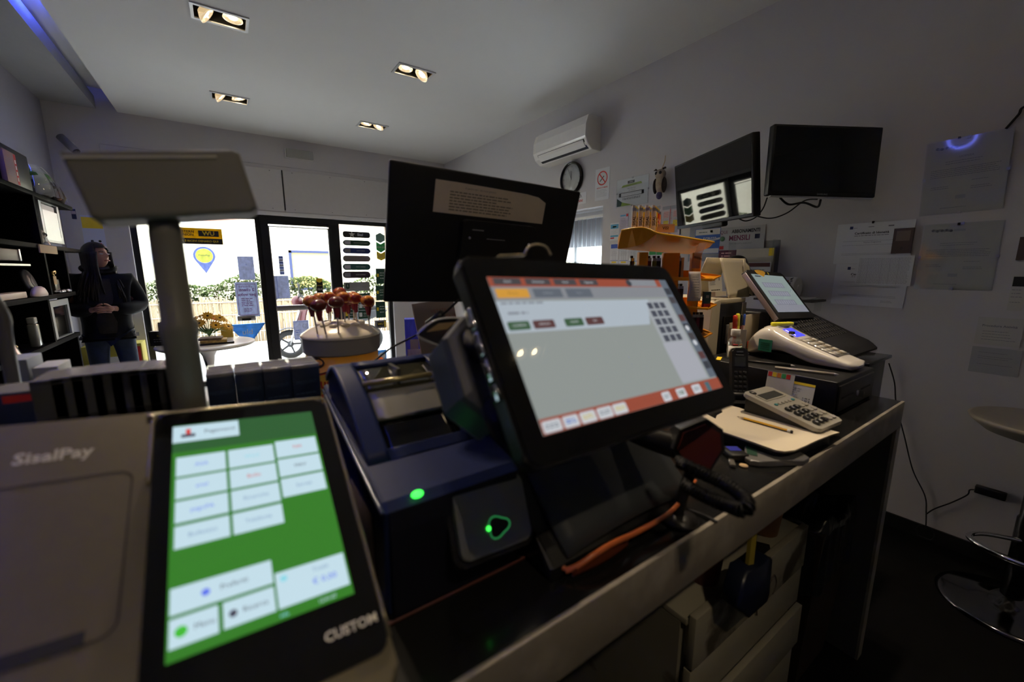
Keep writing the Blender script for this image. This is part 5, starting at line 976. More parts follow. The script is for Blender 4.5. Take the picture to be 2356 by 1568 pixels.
# ------------------------------------------------------------------ customer display on a pole
m_bei = mat('beige_grey_plastic', (.18, .175, .15), .45)
t = thing('customer_display', 'beige grey customer display on a pole, seen from behind at the upper left', 'pole display', loc=(-.052, .600, T+.001))
MB().lathe([(.075, 0), (.075, .01), (.06, .02), (.02, .026)], m=m_bei, n=32).build('base', parent=t)
mb = MB(); mb.lathe([(.0168, .02), (.0168, .355), (.0185, .36), (.0185, .372), (.0155, .376), (.0150, .47), (.0125, .50)], m=m_bei, n=28); mb.build('pole', parent=t)
c = P(388, 440, 'y', .60)
dM = Matrix.Translation((-.052, .600, T+.001)).inverted() @ frame((c.x, c.y, c.z+.002), (.995, -.02, .10), (0, .12, 1))
mb = MB(); mb.M = dM
hwD = .0735
mb.prism([(-hwD, .030), (hwD-.006, .0385), (hwD-.0005, .035), (hwD+.006, -.026), (hwD-.002, -.031), (-.057, -.0355), (-.064, -.032)], -.020, .022, m_bei, bev=.004); mb.build('display_housing', parent=t)
mb = MB(); mb.M = dM; mb.box((-.071, .0255, .022), (.052, .0275, .0238), mat('beige_light', (.62, .60, .54), .4), M=Matrix.Rotation(radians(2.5), 4, 'Z')); mb.build('ridge', parent=t)
# ------------------------------------------------------------------ packs standing behind the terminal
PYk = .80
t = thing('pack_rack', 'black stepped rack holding the grey packs behind the terminal', 'rack', loc=(0, PYk, T+.001))
MB().box((-.36, .0, 0), (-.035, .09, .20), m_blk, bev=.002).build('rack_body', parent=t)
t = thing('pack_stand', 'black stand under the row of blue cartons', 'stand', loc=(0, PYk, T+.001)); MB().box((-.028, .0, 0), (.135, .09, .165), m_blk, bev=.002).build('stand_body', parent=t)
m_pk = mat('charcoal_pack', (.035, .036, .040), .35, var=.2, scale=50); m_pkg = mat('grey_pack_label', (.075, .078, .082), .3); m_shine = mat('glossy_wrap', (.32, .32, .37), .10, .3)
xs = [(105, 875), (152, 868), (198, 862), (244, 857), (286, 853), (328, 850), (366, 848), (404, 846)]
for k, (px, py) in enumerate(xs):
    a = P(px, py, 'y', PYk); hw = .0165
    t = thing('cigarette_pack', ['dark grey pack standing in the rack, leftmost of the row', 'dark grey pack, second from the left in the rack', 'dark grey pack, third from the left in the rack', 'dark grey pack, fourth from the left in the rack', 'dark grey pack with warm highlights, fifth in the rack', 'dark grey pack with a warm top highlight, sixth in the rack', 'dark ribbed pack, second from the display pole', 'dark grey pack immediately left of the display pole'][k], 'pack', loc=(a.x, PYk+.005, T+.2015), group='packs in the black rack')
    h = a.z-T-.202
    MB().box((-hw, -.004, 0), (hw, .075, h), m_pk, bev=.001).build('pack_body', parent=t)
    MB().box((-hw+.001, -.0045, h*.35), (hw-.001, -.0042, h-.006), m_pkg).build('pack_label', parent=t)
    MB().box((-hw+.001, -.002, h+.0001), (hw-.001, .073, h+.0006), m_shine).build('wrapped_top', parent=t)
for k in range(4):
    x0, x1 = 472+66*k, 472+66*(k+1); a = P(x0, 872-7*k*1.02, 'y', PYk-.005); b = P(x1, 866-7*k*1.0, 'y', PYk-.005)
    cx = (a.x+b.x)/2; hw = (b.x-a.x)/2-.0003; zt = (a.z+b.z)/2; zb = T+.166
    t = thing('blue_carton', ['dark blue lettered carton beside the display pole, leftmost of four', 'dark blue lettered carton, second of four from the display pole', 'dark blue lettered carton, third of four from the display pole', 'dark blue lettered carton nearest the lollipop tub, last of four'][k], 'carton', loc=(cx, PYk+.001, zb+.0003), group='blue cartons beside the pole')
    mb = MB(); h = zt-zb; mb.box((-hw, 0, 0), (hw, .075, h), mat('dark_blue_carton', (.012, .022, .055), .3, var=.3, scale=30), bev=.001); mb.M = Matrix.Translation((0, -.0003, h*.5)) @ frame((0,0,0), (1,0,0), (0,0,1)); mb.text('PRESIDENT', .0085, mat('pale_blue_letters', (.05, .08, .16), .4), 0, h*.22, .0003, sx=.8); mb.lines(-hw*.8, hw*.8, [0, -h*.12, -h*.3], .002, mat('pale_blue_letters', (.05, .08, .16), .4), .0003); mb.build('carton_body', parent=t)
    mb = MB(); mb.box((-hw, 0, h+.0002), (hw, .075, h+.006), m_shine, bev=.001)
    for q in range(3): mb.box((-hw*.9, .012+.022*q, h+.006), (hw*.9, .020+.022*q, h+.0072), m_shine)
    mb.build('wrapped_top', parent=t)
for k, (x0, y0, x1, y1, m, lab) in enumerate([(0, 832, 70, 872, mat('dusty_blue_box', (.20, .23, .30), .5), 'pale blue box at the left edge behind the pack rack'), (72, 848, 140, 880, mat('white_carton', (.34, .36, .40), .5), 'whitish carton behind the leftmost grey packs')]):
    a, b = P(x0, y0, 'y', 1.15), P(x1, y1, 'y', 1.15); t = thing('carton', lab, 'carton', loc=((a.x+b.x)/2, 1.15, T+.001)); MB().box((-(b.x-a.x)/2, 0, 0), ((b.x-a.x)/2, .08, a.z-T), m, bev=.002).build('carton_body', parent=t)
a = P(30, 905, 'y', .80)
t = thing('blue_red_pack', 'blue and red pack with a shiny top at the far left of the rack', 'pack', loc=(a.x-.012, PYk+.005, T+.2015)); mb = MB(); mb.box((-.034, 0, 0), (.026, .07, a.z-T-.202), mat('navy_pack', (.02, .03, .09), .3), bev=.001); mb.box((.0, -.0006, a.z-T-.215), (.026, 0, a.z-T-.205), m_red); mb.box((-.033, .001, a.z-T-.2018), (.025, .069, a.z-T-.201), m_shine); mb.build('pack_body', parent=t)
# dark arm in the left foreground (a phone holder edge)
a, b = P(2, 715, 'y', .9), P(16, 800, 'y', .9)
t = thing('curved_handle', 'blurred grey curved handle at the left picture edge under the shelves', 'handle rail', loc=(0, 0, 0)); MB().tube([(a.x-.02, .9, T+.002), (b.x-.004, .9, b.z-.12), (b.x, .9, b.z), (a.x, .9, a.z), (a.x-.02, .9, a.z+.05)], .008, mat('dull_grey_rail', (.10, .10, .10), .4)).build('rail', parent=t)
# ------------------------------------------------------------------ lollipop tub
TX, TYb = .239, 1.16
t = thing('lollipop_tub', 'orange lollipop tub with a cream domed lid on the counter', 'tub', loc=(TX, TYb, T+.001))
m_tubo = mat('tub_orange', (.95, .42, .03), .35); m_lid = mat('tub_lid', (.82, .74, .60), .25, coat=.4); m_band = mat('tub_band', (.48, .46, .46), .4)
MB().lathe([(.078, 0), (.088, .002), (.092, .222)], m=m_tubo, n=64).build('bucket', parent=t)
MB().lathe([(.093, .216), (.097, .220), (.0985, .256), (.100, .258)], m=m_band, n=64).build('lid_band', parent=t)
mb = MB(); mb.lathe([(.1005, .258), (.1015, .261), (.098, .267), (.080, .279), (.055, .290), (.03, .297), (.0001, .299)], m=m_lid, n=64)
for k in range(12): a = k*pi/6; mb.ball((.052*cos(a), .052*sin(a), .2905), (.012, .012, .006), m_lid, 12, 6)
mb.build('lid', parent=t)
def onb(pts, z0, th=.0012, r=.0905, a0=0):                    # wrap a flat outline on the tub wall
    return [((r+th)*sin(a0+x/r), -(r+th)*cos(a0+x/r), z+.055) for x, z in pts]
def wrap(mb, pts, m, th, a0):
    c_ = (sum(p[0] for p in pts)/len(pts), sum(p[1] for p in pts)/len(pts)); V = onb([c_]+pts, 0, th, a0=a0); n = len(pts); mb._add(V, [(0, 1+k, 1+(k+1) % n) for k in range(n)], m)
mb = MB(); A0 = radians(-8)
scal = [((.030+.004*cos(6*k*pi/18))*cos(k*pi/18)*1.15-.02, (.034+.004*cos(6*k*pi/18))*sin(k*pi/18)+.075) for k in range(36)]
A0 = -.60
wrap(mb, [(x*1.55+.005, (z-.075)*1.45+.075) for x, z in scal], mat('logo_brown', (.10, .02, .01), .4), .0008, A0)
wrap(mb, [(x*1.45+.002, (z-.075)*1.34+.075) for x, z in scal], mat('logo_red', (.55, .06, .03), .4), .0014, A0)
wrap(mb, [(x*1.35+.0, (z-.075)*1.24+.075) for x, z in scal], mat('logo_yellow', (.85, .52, .06), .4), .0020, A0)
def wtext(mb, body, size, m, x, z, th):
    vs, fs = text_geo(body, size, True); V = onb([(a+x, b+z) for a, b in vs], 0, th, a0=A0); mb._add(V, fs, m)
wtext(mb, 'Chupa', .036, mat('logo_red', (.55, .06, .03), .4), -.022, .092, .0027); wtext(mb, 'Chups', .036, mat('logo_red', (.55, .06, .03), .4), -.022, .058, .0027)
wrap(mb, [(-.055+.0*k+.036*cos(k*pi/8)+.01, .146+.017*sin(k*pi/8)) for k in range(16)], mat('logo_dark', (.06, .03, .015), .5, var=.8, scale=120), .0020, A0); wtext(mb, 'TROPICAL', .011, m_pink, -.045, .146, .0030)
mb.build('tub_label', parent=t)
m_lol = plm('lolly_wrap', (.30, .03, .02), (.72, .27, .03), 42, .22, lo=.46, hi=.56); m_lolb = mat('lolly_brown', (.16, .03, .02), .25, coat=.5); m_stick = mat('lolly_stick', (.62, .56, .50), .4, sss=0)
LP = [(716, 693, 1.10), (736, 686, 1.22), (733, 702, 1.07), (757, 684, 1.16), (753, 689, 1.23), (774, 695, 1.08), (782, 673, 1.22), (790, 684, 1.13), (800, 690, 1.20), (817, 686, 1.15), (812, 682, 1.23), (846, 692, 1.13), (847, 696, 1.17)]
LL = ['leftmost lollipop in the dome lid', 'lollipop behind the leftmost one, tip showing', 'front brown lollipop second from the left', 'lollipop left of the tallest cluster', 'lollipop hidden behind the left of the cluster', 'front centre brown lollipop', 'highest lollipop at the back of the cluster', 'yellow topped lollipop in the cluster middle', 'dark red lollipop behind the yellow topped one', 'red lollipop right of the cluster', 'back lollipop right of the cluster', 'rightmost yellow topped lollipop', 'lollipop directly behind the rightmost one']
for k, ((px, py, yy), lb) in enumerate(zip(LP, LL)):
    p = P(px, py, 'y', yy); r_ = .0165
    dxy = math.hypot(p.x-TX, yy-TYb); f_ = min(1, .085/max(dxy, 1e-4)); bx, by = TX+(p.x-TX)*f_, TYb+(yy-TYb)*f_; dr = math.hypot(bx-TX, by-TYb); zb = T+.300-.030*(dr/.09)**1.4
    t = thing('lollipop', lb+' of the orange tub', 'lollipop', loc=(bx, by, zb), group='lollipops in the tub')
    e = Vector((p.x-bx, yy-by, p.z-zb))
    MB().cyl((0, 0, 0), e*.80, .0020, m=m_stick, n=8).build('stick', parent=t)
    mb = MB(); mb.grid(lambda u, v: Vector(e)+Vector((r_*1.12*cos(2*pi*u)*sin(pi*v+.01)*(1+.05*sin(10*pi*u)), r_*1.12*sin(2*pi*u)*sin(pi*v+.01)*(1+.05*sin(10*pi*u)), -r_*cos(pi*v)*.92)), 30, 12, m_lol if k not in (2, 5, 8) else m_lolb); mb.build('sweet', parent=t)
    mb = MB(); mb.grid(lambda u, v: Vector(e)+Vector(((.0075-.0040*v)*cos(2*pi*u)*(1+.25*sin(14*pi*u)), (.0075-.0040*v)*sin(2*pi*u)*(1+.25*sin(14*pi*u)), -.012-.026*v)), 28, 5, mat('wrapper_skirt', (.30, .04, .06), .25)); mb.build('wrapper', parent=t)
p = P(862, 828, 'y', 1.30)
t = thing('orange_ball', 'bright orange rounded stopper beside the lollipop tub', 'ball', loc=(p.x, 1.30, T+.001)); mb = MB(); mb.cyl((0, 0, 0), (0, 0, p.z-T-.03), .02, .014, m=m_tubo); mb.ball((0, 0, p.z-T-.01), (.032, .032, .024), mat('hot_orange', (.95, .22, .01), .4)); mb.build('stopper', parent=t)
def PD(px, py, d): return CAM+ray(px, py)*d
# ------------------------------------------------------------------ monitor seen from behind
mM = frame((.543, .886, 1.485), (.996, -.081, -.038), (.018, -.242, .97))
m_mon = mat('monitor_back', (.006, .006, .008), .55, var=.2, scale=90)
t = thing('customer_monitor', 'black monitor seen from behind with a cream printed note taped on its back', 'monitor', M=mM)
mb = MB(); mb.box((-.25, -.153, -.012), (.25, .153, .0), m_mon, bev=.004); mb.build('back_shell', parent=t)
MB().box((-.245, -.148, -.016), (.245, .148, -.0125), m_off).build('screen', parent=t)
mb = MB(); mb.prism(rrect(-.083, -.085, .118, .052, .01), .0005, .022, m_mon, bev=.003); mb.box((-.06, .030, .022), (-.03, .033, .0226), m_grey); mb.box((-.02, .012, .022), (.03, .014, .0226), m_grey); mb.build('electronics_cover', parent=t)
mb = MB()
for x, y in ((-.065, .012), (.100, .008), (-.065, -.06), (.100, -.06)): mb.lathe([(.0035, .0225), (.0035, .0235), (.0001, .0238)], c=(x, y, 0), m=m_steel, n=10)
mb.build('screws', parent=t)
mb = MB(); mn = mat('cream_note', (.74, .63, .50), .7, var=.05, scale=30); mb.prism([(-.1505, .1290), (-.10, .1292), (-.03, .1285), (.084, .1265), (.120, .1230), (.1440, .1120), (.1440, .0600), (-.1515, .0600)], .0006, .0014, mn)
mi_ = mat('faded_ink', (.24, .20, .16), .8); mb.text('A partire dal 1 del mese gennaio', .0060, mi_, -.04, .1190, .0016)
for k in range(7): mb.lines(-.115, .065, [.108-.0065*k], .0028, mi_, .0016, jit=.35)
mb.build('note', parent=t)
mb = MB(); mb.box((-.045, -.21, .002), (.045, -.06, .020), m_mon, bev=.004); mb.build('neck', parent=t)
Mi = mM.inverted(); bz = MB(); q0 = Mi @ Vector((.545, .955, T+.30)); q1 = Mi @ Vector((.545, .965, T+.014)); bz.tube([tuple(mM.inverted() @ (mM @ Vector((0, -.19, .01)))), tuple(q1)], .022, m_mon, n=12, res=1)
bz.build('column', parent=t); bz = MB(); bz.M = Mi; bz.box((.43, .88, T+.001), (.66, 1.06, T+.014), m_mon, bev=.005); bz.build('base', parent=t)
cable('monitor_cable', 'thin black lead with a ferrite block hanging from the back monitor to the printer', [tuple(PD(1055, 690, .86)), tuple(PD(1020, 722, .90)), tuple(PD(960, 768, .95)), tuple(PD(900, 800, .95)), tuple(PD(850, 838, .93)), tuple(PD(800, 865, .95)), tuple(PD(745, 905, .98))], .0024)
o = MB().cyl(PD(985, 746, .925), PD(1018, 722, .905), .0095, m=m_blk).build('ferrite_block'); tag(o, 'black ferrite block clipped round the monitor lead', 'cable clip')
# white board with a lit blue leaflet, tilted price board
a, b = P(930, 730, 'y', 1.34), P(975, 832, 'y', 1.34)
t = thing('display_box', 'glowing blue and white box standing right of the door post behind the counter', 'box', M=Matrix.Translation(((a.x+b.x)/2, 1.34, T+.001)) @ Matrix.Rotation(radians(-20), 4, 'Z'))
mb = MB(); mb.box((-.030, 0, 0), (.030, .05, .265), leafmat('royal_blue_box', (.16, .20, .85)), bev=.001); mb.M = Matrix.Translation((0, -.0006, 0)) @ frame((0,0,.13), (1,0,0), (0,0,1)); mb.rect(-.024, -.12, .024, .03, leafmat('frosted_white', (.8, .82, .85))); mb.rect(-.014, .03, .014, .065, m_lgrey); mb.build('box_body', parent=t)
t = thing('price_board', 'grey leaning cardboard notice with pink heading behind the terminal card tray', 'notice', M=frame(PD(1010, 768, 1.42), (.97, .24, .05), (.03, .2, 1)))
mb = MB(); mb.box((-.085, -.12, -.004), (.09, .115, 0), mat('grey_pink_card', (.30, .26, .25), .7)); mb.text('VIETATA LA', .018, mat('faded_red', (.34, .14, .13), .7), .03, .08); mb.text('VENDITA 18', .018, mat('faded_red', (.34, .14, .13), .7), .04, .055); mb.lines(-.05, .06, [-.0-.012*k for k in range(7)], .003, m_grey); mb.build('board', parent=t)
p = t.matrix_world.translation; pi_ = t.matrix_world.inverted(); mb = MB(); mb.M = pi_; mb.box((p.x-.03, p.y+.02, T+.001), (p.x+.03, p.y+.09, p.z-.05), m_blk); mb.build('prop', parent=t)
# ------------------------------------------------------------------ blue ticket printer and card pad
m_navy = mat('navy_plastic', (.013, .022, .085), .42, var=.1, scale=80, spec=.22); m_navd = mat('dark_navy_plastic', (.008, .009, .018), .4)
t = thing('ticket_printer', 'dark blue ticket printer with a green light, arched lid and paper window', 'printer', loc=(.225, .45, T+.001))
# side profile (y, z) extruded along x
pf = [(.008, 0), (.004, .10), (0, .145), (.012, .154), (.10, .172), (.12, .175), (.35, .222), (.35, 0)]
my = Matrix(((0,0,1,0), (1,0,0,0), (0,1,0,0), (0,0,0,1)))
mb = MB(); mb.prism(pf, -.100, .100, m_navy, M=my, bev=.006); mb.build('body', parent=t)
mb = MB(); mb.prism([(-.0015, .0), (-.0035, .10), (-.0035, .118), (.0, .145), (.02, .135), (.02, 0)], -.094, .094, m_navd, M=my, bev=.002); mb.build('front_panel', parent=t)
def lid(u, v):
    a = v; y = .085+.235*a; z = .170+.106*sin(pi*min(1, a*1.12)*.5)-(.03*max(0, a-.8)*5)
    return ((u-.5)*(.186+.012*a), y, z)
mb = MB(); L0, L1 = .0, 1.0
def lidpart(u0, u1, v0, v1, m, dz=0): mb.grid(lambda u, v: (lambda p: (p[0], p[1], p[2]+dz))(lid(u0+(u1-u0)*u, v0+(v1-v0)*v)), 6, 16, m, thick=.010)
lidpart(0, .17, 0, 1, m_navy); lidpart(.83, 1, 0, 1, m_navy); lidpart(.17, .83, .72, 1, m_navy); lidpart(.17, .83, 0, .06, m_navy)
for sx in (0, 1):
    pts = [lid(sx, v/14) for v in range(15)]; V = [(p[0]-(.004 if sx else -.004), p[1], p[2]-.004) for p in pts]+[(p[0]-(.004 if sx else -.004), p[1], .165) for p in pts]; mb._add(V+[(x+(-.006 if sx else .006), y, z) for x, y, z in V], [(k, k+1, 16+k, 15+k) for k in range(14)]+[(30+k, 31+k, 46+k, 45+k) for k in range(14)], m_navy)
mb.build('lid', parent=t)
mb = MB(); lidpart(.18, .82, .06, .26, m_blkg, -.014); mb.build('paper_mouth', parent=t)
mb = MB(); lidpart(.185, .815, .24, .44, mat('silver_flap', (.30, .29, .26), .38, .5), -.003); mb.build('silver_flap', parent=t)
mb = MB(); lidpart(.18, .82, .47, .71, mat('smoked_window', (.03, .03, .02), .08, coat=1), -.005); mb.build('window', parent=t)
mb = MB(); mb.tube([(-.066, .196, .254), (.066, .196, .254)], .0045, mat('brass_bar', (.45, .38, .2), .25, .7)); mb.box((-.008, .20, .252), (-.002, .25, .270), mat('smoke_dark', (.06, .06, .05), .3)); mb.build('platen_bar', parent=t)
mb = MB(); mb.ball((-.056, .004, .1555), (.0080, .005, .0048), mat('green_led', (.02, .3, .02), .3, emit=(.05, 1.0, .08), es=2.2), 16, 8); mb.build('power_light', parent=t)
for sx, nm in ((-1, 'side_rail'),): mb = MB(); mb.tube([(-.1015, .0, .147), (-.1015, .12, .170), (-.1015, .34, .215)], .0028, mat('navy_rim', (.08, .09, .13), .25, .3)); mb.build(nm, parent=t)
mb = MB(); mb.tube([(-.1, -.004, .002), (-.09, -.005, .001), (.09, -.005, .001), (.1, -.004, .002)], .0018, mat('brown_red_trim', (.12, .035, .025), .4), n=8); mb.build('base_trim', parent=t)
mb = MB(); mb.box((-.1018, .05, .02), (-.1005, .16, .12), mat('worn_label', (.16, .12, .13), .6, var=.6, scale=40), bev=.0006); mb.build('side_label', parent=t)
t = thing('card_pad', 'grey square contactless pad with a green lit ring on the front of the printer', 'card pad', M=frame((.268, .432, 1.088), (.997, -.01, -.055), (.035, .42, .9)))
mb = MB(); mb.prism(rrect(-.064, -.052, .064, .058, .014), -.030, -.008, m_blk, bev=.004); mb.build('housing', parent=t)
mb = MB(); mb.prism(rrect(-.0555, -.043, .0555, .0475, .011), -.0078, .0, mat('pad_grey', (.26, .265, .255), .3, var=.05), bev=.002); mb.build('pad_face', parent=t)
mb = MB(); mg = mat('green_ring', (.02, .1, .03), .3, emit=(.05, .5, .14), es=.30); tri = [(.004+.016*cos(a)*(1+.16*cos(3*a)), -.014+.013*sin(a)*(1+.16*cos(3*a))) for a in [2*pi*k/24 for k in range(24)]]
mb.tube([(x, y, .0006) for x, y in tri], .0010, mg, n=6, res=1, closed=True); mb.prism([(x*.9+.0004, y*.9-.0014) for x, y in tri], .0003, .0008, m_blkg); mb.build('ring', parent=t)
mb = MB(); mb.ball((-.0115, -.0125, .001), (.0034, .0034, .0016), mat('green_led', (.02, .3, .02), .3), 14, 6); mb.build('ring_light', parent=t)
# ------------------------------------------------------------------ lottery point of sale terminal
mR = frame((.424, .363, 1.33), (1, .017, -.026), (.011, .581, .814))
t = thing('touchscreen_terminal', 'large black touchscreen till with an orange and grey screen, leaning back on its stand', 'till', M=mR)
m_tcase = mat('till_case', (.010, .010, .011), .3, var=.1, scale=60); m_tback = mat('till_rear', (.016, .019, .034), .45)
mb = MB(); mb.prism(rrect(-.205, -.128, .203, .126, .016), -.022, -.003, m_tcase, bev=.005); mb.build('case', parent=t)
mb = MB(); mb.prism(rrect(-.2015, -.1245, .1995, .1225, .014), -.0028, .0, m_off, bev=.001); mb.build('bezel', parent=t)
sx_ = lambda n, c, e=1.0: mat('till_'+n, (.02, .02, .02), .025, emit=c, es=e)
g_bg = sx_('bg', (.24, .262, .25)); g_wh = sx_('white', (.36, .41, .46)); g_or = sx_('orange_red', (.27, .062, .036)); g_am = sx_('amber', (.55, .27, .04)); g_dk = sx_('dark', (.035, .04, .05)); g_tab = sx_('tab', (.055, .05, .055)); g_gr = sx_('grey', (.20, .21, .23)); g_gn = sx_('green', (.04, .09, .045)); g_br = sx_('brown', (.09, .04, .04)); g_tx = sx_('text', (.20, .22, .25)); g_pd = sx_('pad', (.055, .06, .08)); g_bl = sx_('blue', (.10, .18, .45)); g_ye = sx_('yellow', (.5, .42, .15)); g_sd = sx_('side', (.10, .12, .15)); g_ic = sx_('icon', (.50, .52, .55))
mb = MB(); z0, z1, z2 = .0005, .0009, .0013
mb.rect(-.1755, -.0985, .1745, .0945, g_bg, z0); mb.rect(-.1755, .0810, .1745, .0945, g_or, z1)
for (a, b, w_) in ((-.1690, -.1285, 'Giochi'), (-.1215, -.0810, 'Scommesse'), (-.0745, -.0345, 'Servizi'), (-.0275, .0080, 'Pagamenti')): mb.rect(a, .0835, b, .0930, g_tab, z2); mb.text(w_, .0042, g_ic, (a+b)/2, .0880, z2+.0002)
mb.rect(.0800, .0818, .1440, .0940, g_gr, z2); mb.text('Operatore 2', .0045, g_tx, .112, .088, z2+.0002); mb.lathe([(.006, 0), (.006, .0002)], c=(.0765, .0878, z2), m=g_dk, n=14)
mb.rect(-.1755, .0620, .1560, .0808, g_gr, z1)
mb.rect(-.1710, .0648, -.1230, .0778, g_am, z2); mb.rect(-.1155, .0648, -.0685, .0778, sx_('slate', (.10, .115, .14)), z2); mb.rect(-.0605, .0642, -.0130, .0778, sx_('slate', (.10, .115, .14)), z2)
for x, w_ in ((-.147, 'Ricarica'), (-.092, 'Bollettini'), (-.037, 'Carte')): mb.text(w_, .0048, g_tx if x > -.14 else sx_('amberdk', (.2, .12, .03)), x, .0712, z2+.0002)
mb._add([(-.1755, .0190, z1), (.0790, .0160, z1), (.1036, .0580, z1), (-.1755, .0608, z1)], [(0,1,2,3)], g_wh)
mb.lines(-.170, -.105, [.0575], .0028, g_tx, z2, jit=.05); mb.lines(-.165, -.135, [.0440], .0034, g_tx, z2, jit=.05)
for (a, b, m_, w_) in ((-.1708, -.1400, g_gn, 'CONFERMA'), (-.1345, -.1015, g_br, 'ANNULLA'), (-.0842, -.0530, g_gn, 'STAMPA'), (-.0472, -.0150, g_br, 'ESCI')): mb.prism(rrect(a, .0220, b, .0330, .002), z1, z2+.0003, m_); mb.text(w_, .0038, g_ic, (a+b)/2, .0275, z2+.0006)
mb.rect(.0880, -.0800, .1530, .0585, sx_('panel', (.30, .32, .34)), z1); mb.rect(.0865, -.0780, .1500, -.0165, sx_('panel2', (.33, .34, .38)), z1+.0001)
for r_ in range(5):
    for c_ in range(3): x = .0945+.0158*c_; y = .0520-.0140*r_; mb.rect(x, y-.0105, x+.0120, y, g_pd, z2+.0002)
mb.rect(.1560, -.0800, .1745, .0945, g_sd, z2)
for k in range(9): mb.rect(.1580, .066-.0165*k, .1725, .078-.0165*k, [g_dk, g_tab, g_sd, g_br][k % 4], z2+.0002)
for y in (.004, -.022): mb.lathe([(.0045, 0), (.0045, .0002)], c=(.165, y, z2+.0003), m=g_ic, n=14)
mb.rect(-.1755, -.0985, .1745, -.0820, g_or, z2+.0003)
for k, (a, b, m_) in enumerate([(-.1738, -.1487, g_tx), (-.1455, -.1235, g_bl), (-.1200, -.0965, g_ye), (-.0930, -.0690, g_tx), (-.0664, -.0430, g_ye), (.0299, .0464, g_tx), (.0622, .0821, g_gn), (.1002, .1200, g_tx)]):
    mb.prism(rrect(a, -.0975, b, -.0850, .002), z2+.0003, z2+.0007, g_ic); mb.lines(a+.003, b-.003, [-.0895, -.0925], .0018, m_, z2+.0010, jit=.1)
mb.rect(.1340, -.0985, .1450, -.0850, sx_('teal', (.06, .12, .14)), z2+.0006)
mb.build('screen', parent=t)
mb = MB()
for (y0_, y1_) in ((.032, .060), (.000, .030), (-.030, -.002), (-.052, -.032)): mb.box((-.2085, y0_, -.018), (-.2055, y1_-.002, -.006), m_chrome, bev=.001)
mb.build('chrome_strip', parent=t)
mb = MB(); mb.prism(rrect(-.185, -.085, .17, .078, .03), -.095, -.0225, m_tback, bev=.02, smooth=False); mb.build('rear_housing', parent=t)
mb = MB(); mb.prism([(-.225, .045), (-.19, .075), (-.15, .070), (-.15, -.055), (-.19, -.070), (-.225, -.03)], -.115, -.045, mat('blue_grey_wing', (.055, .058, .075), .4), bev=.012); mb.build('side_wing', parent=t)
for (y_, r_) in ((.028, .016), (-.062, .020)): mb = MB(); mb.lathe([(r_, 0), (r_*.9, -.003), (.0001, -.003)], c=(0, 0, 0), m=m_ink, n=24, M=Matrix.Translation((-.192, y_, -.0435)) @ Matrix.Diagonal((.9, 1.4, 1, 1))); mb.build('socket', parent=t)
Mi = mR.inverted()
mb = MB(); mb.M = Mi; mb.prism([(0, 0), (.36, 0), (.36, .05), (.26, .12), (.20, .20), (.14, .20), (.04, .05), (0, .018)], .33, .66, m_tcase, M=Matrix.Translation((0, .385, T+.001)) @ my, bev=.008); mb.build('base', parent=t)
mb = MB(); mb.M = Mi; mb.box((.44, .52, T+.12), (.56, .60, 1.28), m_tcase, bev=.015); mb.build('stand_arm', parent=t)
mb = MB(); mb.M = Mi                                          # grey sloping flap between screen and orange lip
mb.grid(lambda u, v: (.365+.31*u-.02*v, .385+.13*v, T+.024+.012*sin(pi*u)+.15*v), 10, 8, mat('till_flap', (.045, .052, .058), .45, var=.1, scale=20), thick=.006); mb.build('flap', parent=t)
mb = MB(); mb.M = Mi; mo_ = mat('orange_lip', (.60, .15, .04), .30, var=.1, coat=.3)
mb.tube([(.352, .470, T+.030), (.350, .420, T+.024), (.356, .382, T+.012)], lambda q: .0028+.001*q, mo_, n=8)
mb.tube([(.356, .382, T+.010), (.372, .374, T+.016), (.40, .368, T+.026), (.435, .366, T+.030), (.475, .367, T+.026), (.50, .370, T+.022), (.54, .368, T+.024), (.58, .366, T+.030), (.63, .372, T+.040), (.68, .384, T+.047)], lambda q: .0045 if q < .6 else .0045-.004*(q-.6), mo_, n=8)
mb.grid(lambda u, v: (.362+.118*u, .372-.006*sin(pi*u), T+.004+(.010+.018*sin(pi*u))*v), 14, 4, mat('orange_lip_dark', (.16, .035, .012), .35), thick=.004)
mb.build('orange_lip', parent=t)
# card tray with a clear pointed cover at the left of the till
t = thing('receipt_tray', 'clear pointed plastic tray with a bright rim left of the till', 'tray', M=frame(PD(1035, 765, .70), (.99, -.10, .02), (.0, -.35, .95)))
shp = [(-.055, .0), (-.03, .022), (.0, .026), (.05, .020), (.05, -.035), (.02, -.038), (-.02, -.022)]
mb = MB(); mb.prism(shp, -.010, -.004, mat('smoky_tray', (.05, .05, .06), .12, coat=.5)); mb.build('tray_body', parent=t)
mb = MB(); mb.tube([(x, y, -.003) for x, y in [(.05, .020), (.0, .027), (-.03, .023), (-.056, .0), (-.02, -.023), (.02, -.039), (.05, -.036)]], .0016, mat('pale_rim', (.55, .56, .58), .2), n=6, res=3); mb.build('rim', parent=t)
mb = MB(); mb.prism([(-.04, .004), (-.02, .018), (.01, .018), (-.004, .006)], -.0036, -.003, m_tan); mb.build('card', parent=t)
mb = MB(); mb.M = t.matrix_world.inverted(); c_ = t.matrix_world.translation; mb.tube([(c_.x+.02, c_.y+.012, c_.z-.01), (c_.x+.02, c_.y+.03, c_.z-.1), (c_.x+.0, c_.y+.06, T+.002)], .006, m_blk); mb.build('support', parent=t)
cable('metal_hook', 'thin gold coloured metal loop on top of the till', [tuple(P(1208, 583, 'y', .447)), tuple(P(1216, 568, 'y', .447)), tuple(P(1236, 562, 'y', .447)), tuple(P(1256, 568, 'y', .447)), tuple(P(1267, 586, 'y', .447))], .0018, mat('gold_wire', (.75, .62, .40), .2, .9), 'hook')
